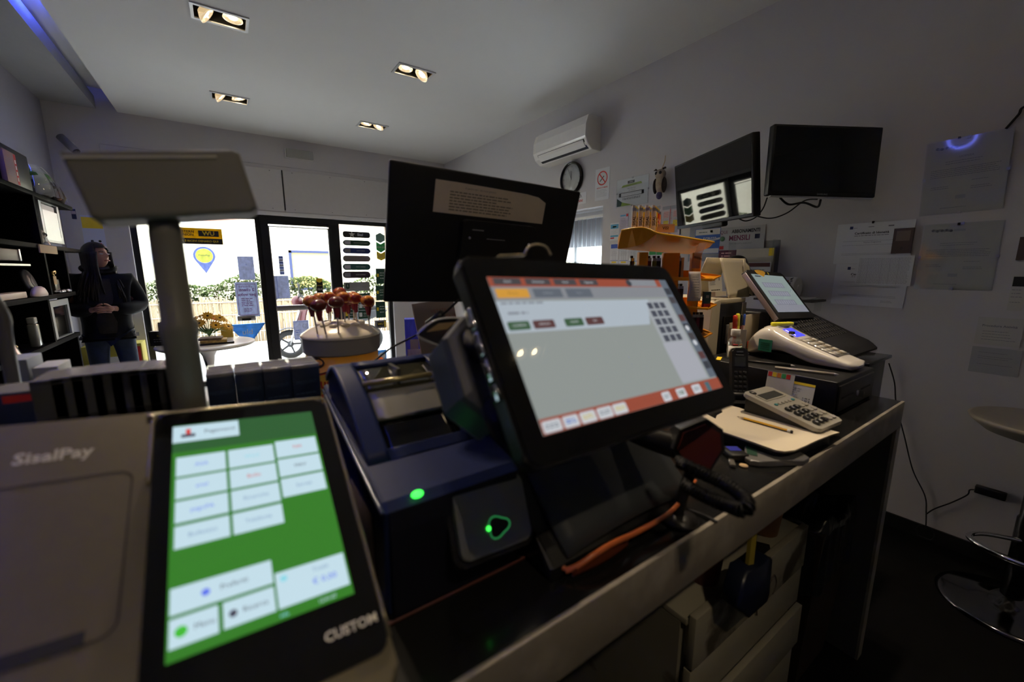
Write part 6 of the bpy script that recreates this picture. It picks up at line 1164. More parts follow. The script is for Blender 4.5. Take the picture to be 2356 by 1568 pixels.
t = thing('flat_clip', 'thin shiny clip lying along the top edge of the till left of the loop', 'clip', M=frame(P(1178, 588, 'y', .450), (1, 0, .06), (0, .3, 1))); MB().box((-.022, -.001, -.004), (.022, .0015, .004), mat('gold_wire', (.75, .62, .40), .2, .9), bev=.0006).build('clip_body', parent=t)
# barcode scanner with a coiled cable
m_scan = mat('scanner_black', (.012, .011, .011), .4)
cS = PD(1606, 1032, .66); nS = (CAM-cS).normalized()
Ms = frame(cS, RT+Vector((0, 0, .25)), UP)
t = thing('barcode_scanner', 'black barcode scanner with a dark red window lying beside the till', 'barcode scanner', M=Ms)
hexa = [(.022, .036), (.040, .016), (.036, -.010), (.008, -.038), (-.020, -.026), (-.032, .006), (-.016, .030)]
mb = MB(); mb.prism([(x*1.22, y*1.22) for x, y in hexa], -.045, -.003, m_scan, bev=.004); mb.build('head', parent=t)
mb = MB(); mb.prism(hexa, -.0028, .0, mat('red_window', (.10, .018, .014), .35, spec=.4)); mb.build('window', parent=t)
mb = MB(); mb.tube([(-.02, .0, -.03), (-.06, .02, -.05), (-.10, .045, -.08)], lambda q: .022-.004*q, m_scan, n=14); mb.build('handle', parent=t)
mb = MB(); mb.M = Ms.inverted(); mb.tube([tuple(cS-nS*.03), (cS.x+.01, cS.y+.03, T+.03), (cS.x+.01, cS.y+.03, T+.002)], .010, m_scan); mb.lathe([(.032, .001), (.032, .006), (.012, .014)], c=(cS.x+.01, cS.y+.03, T), m=m_scan, n=24); mb.build('stand', parent=t)
def coil(name, lab, pts, R_=.0085, r_=.0026, pitch=.0048):
    P_ = [Vector(p) for p in pts]; q = []
    for i in range(len(P_)-1):
        p0 = P_[max(i-1, 0)]; p1 = P_[i]; p2 = P_[i+1]; p3 = P_[min(i+2, len(P_)-1)]
        for k in range(60): s = k/60; q.append(0.5*((2*p1)+(p2-p0)*s+(2*p0-5*p1+4*p2-p3)*s*s+(3*p1-p0-3*p2+p3)*s**3))
    out = []; L_ = 0; acc = 0
    N_ = Vector((0, 0, 1))
    for i in range(len(q)-1):
        d = q[i+1]-q[i]; seg = d.length; n_ = max(1, int(seg/pitch*8)); dn = d.normalized(); x = dn.cross(N_).normalized(); y = x.cross(dn)
        for k in range(n_): acc += seg/n_/pitch*2*pi; out.append(q[i]+d*(k/n_)+x*R_*cos(acc)+y*R_*sin(acc))
    o = MB().tube(out, r_, m_blk, n=5, res=1).build(name); return tag(o, lab, 'cable')
coil('coiled_cable', 'black coiled scanner cable looping over the white counter edge', [PD(1560, 1062, .64), PD(1620, 1090, .60), PD(1680, 1120, .575), PD(1716, 1150, .555), PD(1712, 1172, .545), PD(1680, 1165, .56), PD(1620, 1140, .59), PD(1570, 1112, .62)])
cable('thin_cable', 'thin black lead beside the coiled cable on the counter', [tuple(P(1580, 1170, 'z', T+.004)), tuple(P(1620, 1185, 'z', T+.004)), tuple(P(1650, 1200, 'z', T+.004))], .0025)
# ------------------------------------------------------------------ right side of the counter
DX0, DX1, DY0, DY1, DZ = 1.462, 1.795, .408, .845, 1.090
m_dr = mat('drawer_black_metal', (.014, .014, .015), .38, var=.2, scale=120)
t = thing('cash_drawer', 'black metal cash drawer with a silver key lock at the counter end', 'cash drawer', loc=(0, 0, 0))
MB().box((DX0, DY0+.006, T+.001), (DX1, DY1, DZ), m_dr, bev=.003).build('case', parent=t)
mb = MB(); mb.box((DX0+.010, DY0, T+.008), (DX1-.010, DY0+.0065, DZ-.012), m_dr, bev=.002); mb.build('drawer_front', parent=t)
for x0, x1 in ((DX0+.03, DX0+.13), (DX0+.20, DX0+.29)): MB().box((x0, DY0-.001, DZ-.055), (x1, DY0+.0005, DZ-.050), m_ink, bev=.0004).build('slot', parent=t)
mb = MB(); mb.cyl((DX0+.165, DY0-.004, DZ-.058), (DX0+.165, DY0+.002, DZ-.058), .009, m=m_steel, n=20); mb.box((DX0+.163, DY0-.018, DZ-.068), (DX0+.167, DY0-.004, DZ-.050), m_chrome); mb.build('lock', parent=t)
# white card terminal
t = thing('card_terminal', 'white curvy desktop terminal with a lit blue display and a green sticker on its side', 'card terminal', M=Matrix.Translation((1.700, .612, DZ+.001)) @ Matrix.Rotation(radians(-4), 4, 'Z'))
m_hull = mat('glossy_white_hull', (.72, .68, .62), .18, coat=.6, var=.02)
def hull(u, v):
    # u along the length: 0 = tall back end, 1 = low front tip (towards -Y); v around the section
    y = .170-.360*u; w_ = .079*(math.sin(pi*min(.5, .14+u*1.2)) if u < .35 else 1)*(1-.30*max(0, u-.45)/.55)
    e_ = 1 if .02 < u < .97 else .55; top = .122*(math.sin(pi*min(.5, .10+u*1.5)))**.8 if u < .3 else .122-.094*((u-.3)/.7)**.82
    bot = .004+.030*math.sin(pi*min(1, u/.72))**2*(1 if u < .72 else 0)
    if u >= .999 or u <= .001: w_ *= .35; top = (top+bot)/2+.004; bot = top-.008
    a = 2*pi*v; cx, sz = cos(a), sin(a); q = .45
    return (w_*(abs(cx)**q)*(1 if cx > 0 else -1), y, (top+bot)/2+(top-bot)/2*(abs(sz)**.6)*(1 if sz > 0 else -1))
mb = MB(); mb.grid(hull, 40, 40, m_hull); mb._add([hull(0, k/40) for k in range(40)], [tuple(range(40))], m_hull); mb._add([hull(1, k/40) for k in range(40)], [tuple(range(39, -1, -1))], m_hull)
mb.build('hull', parent=t)
def topz(y): u = (.170-y)/.360; return (.122*(math.sin(pi*min(.5, .10+u*1.5)))**.8 if u < .3 else .122-.094*((u-.3)/.7)**.82)
def slab(y0, y1, x0, x1, m, lift, th=.002, n=6):
    mb.grid(lambda u, v: (x0+(x1-x0)*v, y0+(y1-y0)*u, topz(y0+(y1-y0)*u)+lift), n, 1, m, thick=th)
mb = MB(); slab(.045, -.005, -.032, .030, mat('lcd_blue', (.02, .02, .1), .2, emit=(.09, .09, 1.0), es=.9), .0022); mb.build('display', parent=t)
mb = MB(); slab(.110, .055, -.036, .046, m_hull, .0018, .004); slab(.092, .088, -.012, .018, m_grey, .0026); mb.build('paper_hatch', parent=t)
mk = mat('keypad_film', (.30, .28, .25), .2, coat=.6); mb = MB(); slab(-.022, -.140, -.046, .046, mk, .0020); mb.build('keypad_panel', parent=t)
for r_ in range(5):
    for c_ in range(4):
        y0_ = -.028-.022*r_; x0_ = -.043+.0222*c_; mb = MB(); slab(y0_, y0_-.017, x0_, x0_+.018, mat(['key_ivory', 'key_pale', 'key_brownish'][(r_*3+c_) % 3], [(.55, .52, .47), (.45, .43, .40), (.30, .25, .18)][(r_*3+c_) % 3], .35), .0036, .002, 1); mb.build('key', parent=t)
mb = MB(); mb.prism([(-.058, -.002), (-.042, -.002), (-.036, .012), (-.052, .014)], topz(.02)+.001, topz(.02)+.010, m_blk); mb.build('dark_tab', parent=t)
mb = MB(); mb.grid(lambda u, v: (-.0795, .100-.048*u, .030+.044*v), 1, 1, mat('green_sticker', (.02, .20, .12), .5), thick=-.0012, smooth=False)
for k in range(4): mb.grid(lambda u, v, k=k: (-.0809, .094-.034*u, .038+.0075*k+.0016*v), 1, 1, m_dgreen, thick=-.0003, smooth=False)
mb.build('sticker', parent=t)
mb = MB(); mb.box((-.03, .155, .02), (.03, .172, .05), mat('red_glow_plastic', (.5, .05, .03), .3), bev=.003); mb.build('rear_red_cover', parent=t)
t = thing('highlighter', 'yellow highlighter lying on top of the white card terminal', 'pen', M=Matrix.Translation(P(1815, 742, 'y', .70)) @ Matrix.Rotation(radians(18), 4, 'Z'))
m_hy = mat('highlighter_yellow', (.85, .80, .05), .35); m_hr = mat('highlighter_red', (.70, .05, .03), .35)
p = t.location; t.matrix_world = Matrix.Translation((1.70, .672, DZ+.130)) @ Matrix.Rotation(radians(-28), 4, 'Z'); MB().box((-.045, -.009, -.007), (.040, .009, .007), m_hy, bev=.004).build('barrel', parent=t); MB().box((.038, -.006, -.006), (.056, .006, .006), m_blk, bev=.002).build('tip', parent=t)
t = thing('receipt_roll_end', 'curled white receipt paper sticking out behind the terminal nose', 'paper', M=Matrix.Translation((1.778, .47, DZ+.001)))
MB().grid(lambda u, v: (-.03+.06*u, -.02+.05*v, .012+.008*sin(u*5)+.006*v), 10, 6, m_paper, thick=.001).build('strip', parent=t)
for k, (p0, p1, lab) in enumerate([((1.515, .70, DZ+.006), (1.565, .58, DZ+.006), 'dark pen lying on the cash drawer left of the card terminal'), ((1.495, .60, DZ+.005), (1.55, .452, DZ+.005), 'clear barrelled pen lying along the front left of the cash drawer')]):
    t = thing('ballpoint_pen', lab, 'pen', loc=(0, 0, 0)); MB().cyl(p0, p1, .0045, m=m_blk if k == 0 else mat('clear_pen', (.40, .36, .30), .15), n=12).build('barrel', parent=t); d = (Vector(p1)-Vector(p0)).normalized(); MB().cyl(p1, Vector(p1)+d*.012, .0042, .001, m=m_steel, n=12).build('tip', parent=t)
# keyboard terminal behind it
mK = frame(CAM+(Vector((1.465, .596, 1.346))-CAM)*1.318, (.998, -.03, -.048), (.056, .638, .768))
t = thing('keyboard_terminal', 'black till with a sloping touchscreen and a wide keyboard behind the card terminal', 'till', M=mK)
hw, hh = .105*1.318, .0737*1.318
m_kc = mat('till_black_matt', (.016, .016, .018), .5, var=.1, scale=50)
mb = MB(); mb.prism(rrect(-hw-.020, -hh-.03, hw+.022, hh+.022, .014), -.026, -.001, m_kc, bev=.003); mb.build('case', parent=t)
mb = MB(); mb.box((-hw-.026, -hh-.028, -.024), (-hw-.0205, hh+.010, -.004), mat('mauve_metal', (.34, .28, .29), .3, .5), bev=.002); mb.build('side_trim', parent=t)
mb = MB(); mb.rect(-hw, -hh, hw, hh, sx_('k_bg', (.19, .235, .225)), .0004)
for r_ in range(3): mb.rect(-hw*.72, hh*(.42-.46*r_)-.012, hw*.55, hh*(.42-.46*r_)+.014, sx_('k_panel', (.14, .145, .18)), .0006)
for r_ in range(3):
    for c_ in range(8): x = -hw*.66+c_*hw*.148; mb.rect(x, hh*(.42-.46*r_)-.009, x+hw*.11, hh*(.42-.46*r_)+.011, sx_('k_cell', (.20, .205, .25)), .0008)
mb.rect(-hw*.85, hh*.86, -hw*.5, hh*.93, g_dk, .0006); mb.rect(-hw, -hh, hw, -hh*.62, sx_('k_low', (.19, .195, .23)), .0005); mb.build('screen', parent=t)
mb = MB(); mb._add([(-.085, hh+.004, .0008), (-.045, hh-.012, .0008), (-.005, hh+.012, .0008), (-.012, hh+.023, .0008), (-.05, hh+.026, .002), (-.09, hh+.022, .0008)], [(0,1,2,3,4,5)], mat('amber_note', (.80, .45, .06), .6)); mb.box((.012, hh+.004, 0), (.022, hh+.016, .0012), mat('lime_tag', (.70, .62, .12), .6)); mb.build('sticky_notes', parent=t)
Mi = mK.inverted(); mb = MB(); mb.M = Mi
KS = 1.08; kx0, kx1 = 1.80, 2.18; KY0, KY1, KB = .757, .503, 1.0975
ktop = lambda q: 1.231-.115*q**1.0 if q < .8 else 1.231-.092-.034*((q-.8)/.2)**1.6
mb.grid(lambda u, v: (kx0+(kx1-kx0)*v, KY0-.254*u, ktop(u)), 16, 4, m_kc)
pts = [(KY0-.254*k/16, ktop(k/16)) for k in range(17)]
for x, rev in ((kx0, 0), (kx1, 1)):
    V = [(x, y, z) for y, z in pts]+[(x, KY1, KB), (x, KY0, KB)]; mb._add(V, [tuple(range(len(V)))], m_kc)
mb._add([(kx0, KY1, KB), (kx1, KY1, KB), (kx1, KY1, pts[-1][1]), (kx0, KY1, pts[-1][1])], [(0,1,2,3)], m_kc); mb._add([(kx0, KY1, KB), (kx1, KY1, KB), (kx1, KY0, KB), (kx0, KY0, KB)], [(3,2,1,0)], m_kc)
mb._add([(kx0, KY0, KB), (kx1, KY0, KB), (kx1, KY0, 1.231), (kx0, KY0, 1.231)], [(3,2,1,0)], m_kc); mb.build('keyboard_body', parent=t)
for r_ in range(5):
    u0 = .16+.10*r_; mb = MB(); mb.M = Mi
    for c_ in range(13):
        x = kx0+.03+.0243*c_; q = [(x, KY0-.254*u0), (x+.0210, KY0-.254*u0), (x+.0210, KY0-.254*(u0+.075)), (x, KY0-.254*(u0+.075))]; z0_, z1_ = ktop(u0)+.0045, ktop(u0+.075)+.0045
        mb._add([(q[0][0], q[0][1], z0_-.004), (q[1][0], q[1][1], z0_-.004), (q[2][0], q[2][1], z1_-.004), (q[3][0], q[3][1], z1_-.004), (q[0][0]+.002, q[0][1]-.002, z0_), (q[1][0]-.002, q[1][1]-.002, z0_), (q[2][0]-.002, q[2][1]+.002, z1_), (q[3][0]+.002, q[3][1]+.002, z1_)], [(4,5,6,7), (0,1,5,4), (1,2,6,5), (2,3,7,6), (3,0,4,7)], m_blk)
    mb.build('key_row', parent=t)
mb = MB(); mb.M = Mi; mb.box((1.86, .74, KB), (2.08, 1.05, KB+.02), m_kc, bev=.002); mb.box((1.90, .80, KB+.02), (2.04, 1.0, 1.24), m_kc, bev=.01); mb.build('foot', parent=t)
mb = MB(); mb.M = Mi; mb.prism([(0, 0), (.010, .004), (.004, .010)], 0, .001, m_red, M=Matrix.Translation((2.09, .54, ktop(.86)+.002)) @ Matrix.Rotation(.5, 4, 'Y')); mb.build('logo', parent=t)
# cream ticket machine behind
m_cm = mat('cream_machine', (.56, .50, .38), .45, var=.04, scale=30)
t = thing('ticket_machine', 'cream ticket machine with a black open front behind the bottle', 'ticket machine', loc=(0, 0, 0))
CZ = 1.304; cx0, cx1, cy0, cy1 = 1.535, 1.815, .865, 1.22
mb = MB(); pr = [(-.005, T+.001), (.015, CZ-.03), (.03, CZ-.008), (.06, CZ), (.075, CZ), (.075, T+.001)]
mb.prism([(cx0+a, z) for a, z in pr], cy0, cy1, m_cm, M=Matrix(((1,0,0,0), (0,0,1,0), (0,1,0,0), (0,0,0,1))), bev=.004); mb.box((cx0+.05, cy0+.005, CZ-.02), (cx1, cy1, CZ), m_cm, bev=.003); mb.box((cx1-.03, cy0, T+.001), (cx1, cy1, CZ-.02), m_cm); mb.build('shell', parent=t)
mb = MB(); mb.box((cx0+.076, cy0+.002, T+.002), (cx1-.031, cy0+.02, CZ-.021), m_blk, bev=.002); mb.box((cx0+.10, cy0-.004, T+.10), (cx1-.06, cy0+.002, CZ-.07), m_blkg, bev=.001); mb.build('front_frame', parent=t)
MB().box((cx0+.12, cy0-.012, 1.12), (cx0+.17, cy0-.004, 1.20), mat('grey_flap', (.16, .16, .16), .5), bev=.002).build('flap', parent=t)
# paper bundles on it
m_crp = mat('aged_cream_paper', (.62, .55, .40), .7, var=.05, scale=20)
t = thing('paper_bundle', 'folded cream paper bundle standing like a tent on the ticket machine', 'papers', loc=(0, 0, CZ+.001))
a = P(1663, 603, 'y', .93); b = P(1718, 676, 'y', .93)
mb = MB(); mb.grid(lambda u, v: (1.70+.17*u+.035*v*u, .93-.05*(1-v)+.012*sin(u*3), .165*v-.012*u*v*0), 12, 8, m_crp, thick=.006)
mb.build('front_leaf', parent=t); mb = MB(); mb.grid(lambda u, v: (1.665+.17*u, 1.03-.06*v, .165*v), 8, 6, m_crp, thick=.004); mb.build('back_leaf', parent=t)
for o_ in (1,): pass
mb = MB(); mb.grid(lambda u, v: (1.865+.045*u-.03*v*u, .905-.02*u+.015*v, .03+.13*v-.03*u), 6, 6, m_crp, thick=.003); mb.build('bent_leaf', parent=t)
t = thing('delivery_slip', 'white printed slip leaning against the cream paper bundle', 'slip', M=frame(P(1646, 652, 'y', .90), (.98, .1, .0), (.0, .12, 1)))
mb = MB(); mb.box((-.062, -.033, -.001), (.062, .033, 0), mat('slip_paper', (.60, .58, .52), .7)); mb.lines(-.05, .01, [.024-.007*k for k in range(5)], .0025, m_grey); mb.rect(.030, .012, .040, .024, m_grey); mb.lines(-.04, .04, [-.026], .004, m_ink, jit=.02); mb.build('sheet', parent=t)
MB().box((-.05, -.052, .002), (.05, -.0335, .02), m_crp).build('card_foot', parent=t)
t = thing('phone_handset', 'black curved telephone handset behind the cream papers', 'telephone', loc=(0, 0, 0))
mb = MB(); pts = [P(1672, 606, 'y', 1.02), P(1690, 595, 'y', 1.02), P(1708, 596, 'y', 1.0), P(1716, 610, 'y', .97), P(1722, 640, 'y', .94), P(1728, 672, 'y', .92)]
mb.tube([tuple(p) for p in pts], lambda q: .013+.008*abs(q-.5), m_blk, n=12); mb.build('handset', parent=t)
mb = MB(); q = pts[-1]; mb.box((q.x-.05, q.y-.02, CZ+.001), (q.x+.02, q.y+.05, CZ+.016), m_blk, bev=.003); mb.build('cradle', parent=t)
# pen tray
t = thing('pen_tray', 'cream card pen tray with a tall back behind the card terminal', 'pen holder', loc=(1.66, .79, DZ+.001))
mb = MB(); mb.box((-.025, -.02, 0), (.015, .045, .004), m_crp); mb.box((-.028, -.022, 0), (-.025, .048, .10), mat('greyish_card', (.42, .40, .38), .6)); mb.box((-.025, .045, 0), (.015, .048, .12), m_crp); mb.build('tray', parent=t)
mb = MB(); mb.box((.016, .03, 0), (.185, .036, .148), mat('tan_card_back', (.50, .42, .30), .6), bev=.002); mb.build('back_card', parent=t)
for k, (dx, m_, m2, h, lab, lean) in enumerate([(-.016, m_hr, m_hr, .150, 'red highlighter standing leftmost in the pen tray', -.10), (-.002, m_hy, m_hy, .155, 'yellow highlighter standing in the pen tray', -.06), (.020, mat('dark_red_pen', (.16, .02, .02), .4), m_blk, .150, 'dark red pen standing between highlighter and ballpoint in the tray', .0), (.036, mat('clear_blue_red', (.45, .25, .25), .25), m_blue, .150, 'blue capped clear pen with a red line, rightmost in the tray', .05)]):
    t = thing('marker_pen' if k < 2 else 'standing_pen', lab, 'pen', M=Matrix.Translation((1.655+dx*1.0, .812, DZ+.0055)) @ Matrix.Rotation(lean, 4, 'Y'))
    r_ = .0085 if k < 2 else .005; MB().lathe([(r_, 0), (r_, h*.7), (r_*.95, h*.72)], m=m_, n=14).build('barrel', parent=t); MB().lathe([(r_*1.05, h*.70), (r_*.95, h*.97), (r_*.6, h)], m=m2, n=14).build('cap', parent=t)
# small bottle
t = thing('gel_bottle', 'small clear bottle with a white cap and printed label on the cash drawer', 'bottle', loc=(1.545, .765, DZ+.001))
g = glass_mat('clear_bottle', (.90, .93, .92), .12, .05, .10); MB().lathe([(.022, 0), (.0245, .004), (.0245, .062), (.019, .074), (.0115, .080), (.0115, .086)], m=g, n=32).build('flask', parent=t)
MB().lathe([(.020, .002), (.022, .004), (.022, .030), (.0001, .030)], m=glass_mat('gel_liquid', (.85, .9, .9), .05, .1, .12), n=28).build('liquid', parent=t)
mb = MB()
def band(z0, z1, a0, a1, m, r): mb.grid(lambda u, v: (r*cos(a0+(a1-a0)*u), r*sin(a0+(a1-a0)*u), z0+(z1-z0)*v), 16, 1, m, thick=.0002)
band(.006, .050, -3.6, -.3, mat('label_white', (.62, .60, .55), .5), .0249); band(.052, .058, -2.9, -2.2, m_red, .0250); band(.052, .058, -2.0, -1.0, mat('label_orange', (.5, .25, .1), .5), .0250); band(.010, .034, -2.1, -2.0, m_ink, .0252); band(.028, .031, -1.8, -1.0, m_ink, .0252); band(.020, .023, -1.8, -1.1, m_grey, .0252); band(.038, .047, -1.5, -1.2, m_green, .0252); mb.build('label', parent=t)
MB().lathe([(.0155, .086), (.016, .087), (.016, .108), (.015, .110), (.0001, .110)], m=m_white, n=28).build('cap', parent=t)
# cordless phone in its cradle
t = thing('cordless_phone', 'black cordless phone standing in its cradle left of the cash drawer', 'telephone', M=Matrix.Translation((1.318, .62, T+.001)) @ Matrix.Rotation(radians(-42), 4, 'Z'))
mb = MB(); mb.prism(rrect(-.045, -.045, .045, .04, .015), 0, .022, m_blk, bev=.004); mb.box((-.032, -.01, .02), (.032, .035, .045), m_blk, bev=.008); mb.build('cradle', parent=t)
Mh = Matrix.Translation((0, -.004, .024)) @ Matrix.Rotation(radians(-14), 4, 'X') @ frame((0,0,0), (1,0,0), (0,0,1))
mb = MB(); mb.M = Mh; mb.prism(rrect(-.0245, 0, .0245, .165, .012), -.022, 0, m_blk, bev=.005); mb.build('handset', parent=t)
mb = MB(); mb.M = Mh; mb.box((-.017, .105, .0), (.017, .135, .0008), mat('phone_lcd', (.05, .055, .055), .15)); mb.box((-.010, .150, 0), (.010, .154, .0012), m_steel); mb.text('Panasonic', .006, m_lgrey, 0, .142, .0006); mb.build('display', parent=t)
for r_ in range(5):
    for c_ in range(3):
        mb = MB(); mb.M = Mh; mb.box((-.0185+.0135*c_, .018+.0155*r_, .0), (-.0085+.0135*c_, .028+.0155*r_, .0018), mat('phone_key', (.035, .035, .037), .2), bev=.001); mb.build('key', parent=t)
# lottery ticket leaning on the drawer side
t = thing('lottery_ticket', 'printed ticket with a yellow top edge leaning on the cash drawer side', 'ticket', M=frame(P(1817, 905, 'x', DX0-.010), (0, -1, 0), (.22, 0, 1)))
mb = MB(); mb.box((-.064, -.043, -.0004), (.064, .042, 0), mat('ticket_paper', (.55, .56, .56), .6)); mb.rect(-.064, .034, .064, .042, m_yel); mb.lines(-.03, .03, [.022-.007*k for k in range(7)], .002, m_grey); mb.rect(-.032, -.035, -.031, .026, m_grey); mb.text('SuperEnalotto', .008, m_ink, -.045, .0, rot=pi/2, z=.0006)
for i in range(6):
    for j in range(5):
        if (i*3+j*5+i*j) % 3: mb.rect(.036+.0035*i, -.02+.0035*j, .0385+.0035*i, -.0175+.0035*j, m_ink)
mb.build('sheet', parent=t)
t = thing('lottery_ticket', 'colourful red and orange card peeking out behind the printed ticket', 'ticket', M=frame(P(1795, 873, 'x', DX0-.005), (0, -1, 0), (.16, 0, 1)))
mb = MB(); mb.box((-.040, -.055, -.0004), (.040, .022, 0), mat('white_card', (.6, .58, .55), .5))
for k, m_ in enumerate([m_red, m_yel, mat('logo_orange', (.6, .2, .03), .5), m_green, m_red]): mb.rect(-.038+.0135*k, .006, -.026+.0135*k, .021, m_)
mb.build('sheet', parent=t)
# papers, calculator, pencil
t = thing('document_tray', 'black document tray under the white paper sheet', 'tray', loc=(0, 0, 0))
q = lambda x, y, z: P(1600+x/3.0146, 560+y/3.0146, 'z', z)
PZ = T+.034
ol = [(28, 1195), (75, 1180), (105, 1196), (140, 1213), (148, 1190), (190, 1168), (182, 1148), (240, 1122), (300, 1135), (370, 1160), (520, 1190), (700, 1235), (1000, 1308), (940, 1325), (850, 1360), (760, 1402), (690, 1432), (620, 1440), (560, 1432), (400, 1375), (180, 1300), (100, 1250)]
pl = [q(x, y, PZ) for x, y in ol]
cx_ = sum(p.x for p in pl)/len(pl); cy_ = sum(p.y for p in pl)/len(pl)
mb = MB(); mb.prism([(cx_+(p.x-cx_)*.90, cy_+(p.y-cy_)*.90) for p in pl], T+.001, PZ-.0055, m_blk); mb.build('tray_body', parent=t)
mb = MB(); n = len(pl); mb.prism([(p.x, p.y) for p in pl], PZ-.0015, PZ, mat('warm_paper', (.70, .62, .47), .7, var=.02)); o = mb.build('paper_sheet'); tag(o, 'cream white paper sheet with a torn corner under the calculator', 'paper')
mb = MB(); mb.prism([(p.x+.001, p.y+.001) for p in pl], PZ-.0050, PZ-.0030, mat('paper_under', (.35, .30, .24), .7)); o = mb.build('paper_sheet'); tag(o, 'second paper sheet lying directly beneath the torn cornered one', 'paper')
mC = frame((1.231, .443, 1.056), (.997, -.066, .0), (.057, .972, .215))
t = thing('calculator', 'grey desk calculator with black number keys lying tilted on the white paper', 'calculator', M=mC)
m_cal = mat('calculator_silver', (.42, .40, .34), .35, .2)
mb = MB(); mb.prism(rrect(-.0665, -.100, .0665, .100, .012), -.012, 0, m_cal, bev=.004); mb.build('case', parent=t)
Mi = mC.inverted(); mb = MB(); b4 = [mC @ Vector(p) for p in ((-.058, -.092, -.0122), (.058, -.092, -.0122), (.058, .092, -.0122), (-.058, .092, -.0122))]
mb._add([Mi @ p for p in b4]+[Mi @ Vector((p.x, p.y, PZ+.0008)) for p in b4], [(0,1,2,3), (7,6,5,4), (0,4,5,1), (1,5,6,2), (2,6,7,3), (3,7,4,0)], m_blk); mb.build('base_wedge', parent=t)
mb = MB(); mb.prism(rrect(-.050, .040, .052, .076, .004), .0002, .0016, m_cal); mb.box((-.044, .044, .0016), (.046, .072, .0022), mat('calc_lcd', (.055, .058, .055), .15)); mb.build('display', parent=t)
mb = MB(); mb.lathe([(.010, .0005), (.010, .0015)], c=(-.038, .087, 0), m=m_ink, n=24, M=Matrix.Diagonal((1, 1, 1, 1))); mb.rect(-.0445, .0855, -.0315, .0885, m_cal, .0018); mb.build('emblem', parent=t)
m_kb = mat('calc_key_black', (.012, .012, .012), .2, coat=.5); m_kg = mat('calc_key_grey', (.40, .38, .33), .4); m_kt = mat('calc_key_teal', (.05, .25, .28), .4)
lbl = ['7', '8', '9', '4', '5', '6', '1', '2', '3', '0', '00', '.']
for r_ in range(4):
    for c_ in range(3):
        x, y = -.040+.0215*c_, -.012-.0225*r_; mb = MB(); mb.prism(rrect(x-.009, y-.0085, x+.009, y+.0085, .0055), .0002, .005, m_kb, bev=.0015); mb.text(lbl[r_*3+c_], .0095, m_white, x, y, .0053, bold=True); mb.build('key', parent=t)
for r_ in range(4):
    for c_ in range(2):
        x, y = .028+.0205*c_, -.012-.0225*r_; mb = MB(); mb.prism(rrect(x-.0085, y-.007, x+.0085, y+.007, .005), .0002, .004, m_kg, bev=.0012); mb.text(['C', 'AC', 'x', '/', '+', '-', '%', '='][r_*2+c_], .006, m_ink, x, y, .0043); mb.build('key', parent=t)
for c_ in range(6):
    x, y = -.044+.0175*c_, .018; mb = MB(); mb.prism(rrect(x-.006, y-.004, x+.006, y+.004, .0035), .0002, .003, m_kt if c_ in (0, 5) else m_kg, bev=.001); mb.build('key', parent=t)
p0, p1 = P(1712, 962, 'z', PZ+.004), P(1812, 990, 'z', PZ+.004); d = (p1-p0).normalized()
t = thing('pencil', 'yellow and black striped pencil lying on the white paper', 'pencil', loc=(0, 0, 0))
Mp = Matrix.Translation(p0) @ d.to_track_quat('Z', 'Y').to_matrix().to_4x4(); L_ = (p1-p0).length
mb = MB()
for k in range(6):
    a0, a1 = k*pi/3, (k+1)*pi/3; r_ = .0036; mb._add([(r_*cos(a0), r_*sin(a0), 0), (r_*cos(a1), r_*sin(a1), 0), (r_*cos(a1), r_*sin(a1), L_), (r_*cos(a0), r_*sin(a0), L_)], [(0,1,2,3)], mat('pencil_yellow', (.75, .42, .02), .35) if k % 3 else m_ink, Mp)
mb.build('shaft', parent=t); mb = MB(); mb.M = Mp; mb.lathe([(.0036, 0), (.0012, -.014)], m=mat('pencil_wood', (.55, .42, .28), .6), n=12); mb.lathe([(.0012, -.014), (.0001, -.019)], m=m_ink, n=12); mb.build('point', parent=t)
mb = MB(); mb.M = Mp; mb.lathe([(.0038, L_), (.0038, L_+.007)], m=m_white, n=12); mb.lathe([(.0038, L_+.007), (.0036, L_+.011), (.0001, L_+.012)], m=m_ink, n=12); mb.build('end_cap', parent=t)
# small things in front of the tray
qq = lambda x, y, z: P(1600+x/7.127, 980+y/7.127, 'z', z)
t = thing('card_reader', 'grey curved reader with a dark green sticker under the front of the paper', 'card reader', loc=(0, 0, 0))
ol2 = [(800, 340), (810, 520), (900, 570), (1050, 592), (1250, 585), (1450, 572), (1780, 575), (1870, 520), (1500, 250), (1000, 200)]
pr_ = [qq(x, y, T+.012) for x, y in ol2]; mb = MB(); mb.prism([(p.x, p.y) for p in pr_], T+.001, T+.014, mat('grey_reader', (.16, .155, .15), .2, coat=.5), bev=.003); mb.build('shell', parent=t)
gp = [qq(x, y, T+.015) for x, y in ((820, 300), (1000, 320), (1020, 490), (850, 450))]; mb = MB(); mb.prism([(p.x, p.y) for p in gp], T+.0142, T+.0150, mat('dark_green_sticker', (.01, .05, .03), .5)); mb.build('sticker', parent=t)
c_ = qq(655, 400, T+.015)
t = thing('small_display', 'small black gadget with a dim blue display beside the grey reader', 'gadget', M=Matrix.Translation((c_.x, c_.y, T+.001)) @ Matrix.Rotation(radians(-35), 4, 'Z')); MB().box((-.022, -.028, 0), (.018, .024, .016), m_blk, bev=.003).build('case', parent=t); MB().box((-.014, -.004, .0162), (.012, .018, .0168), mat('dim_blue_lcd', (.01, .01, .05), .3, emit=(.02, .02, .14), es=1)).build('display', parent=t)
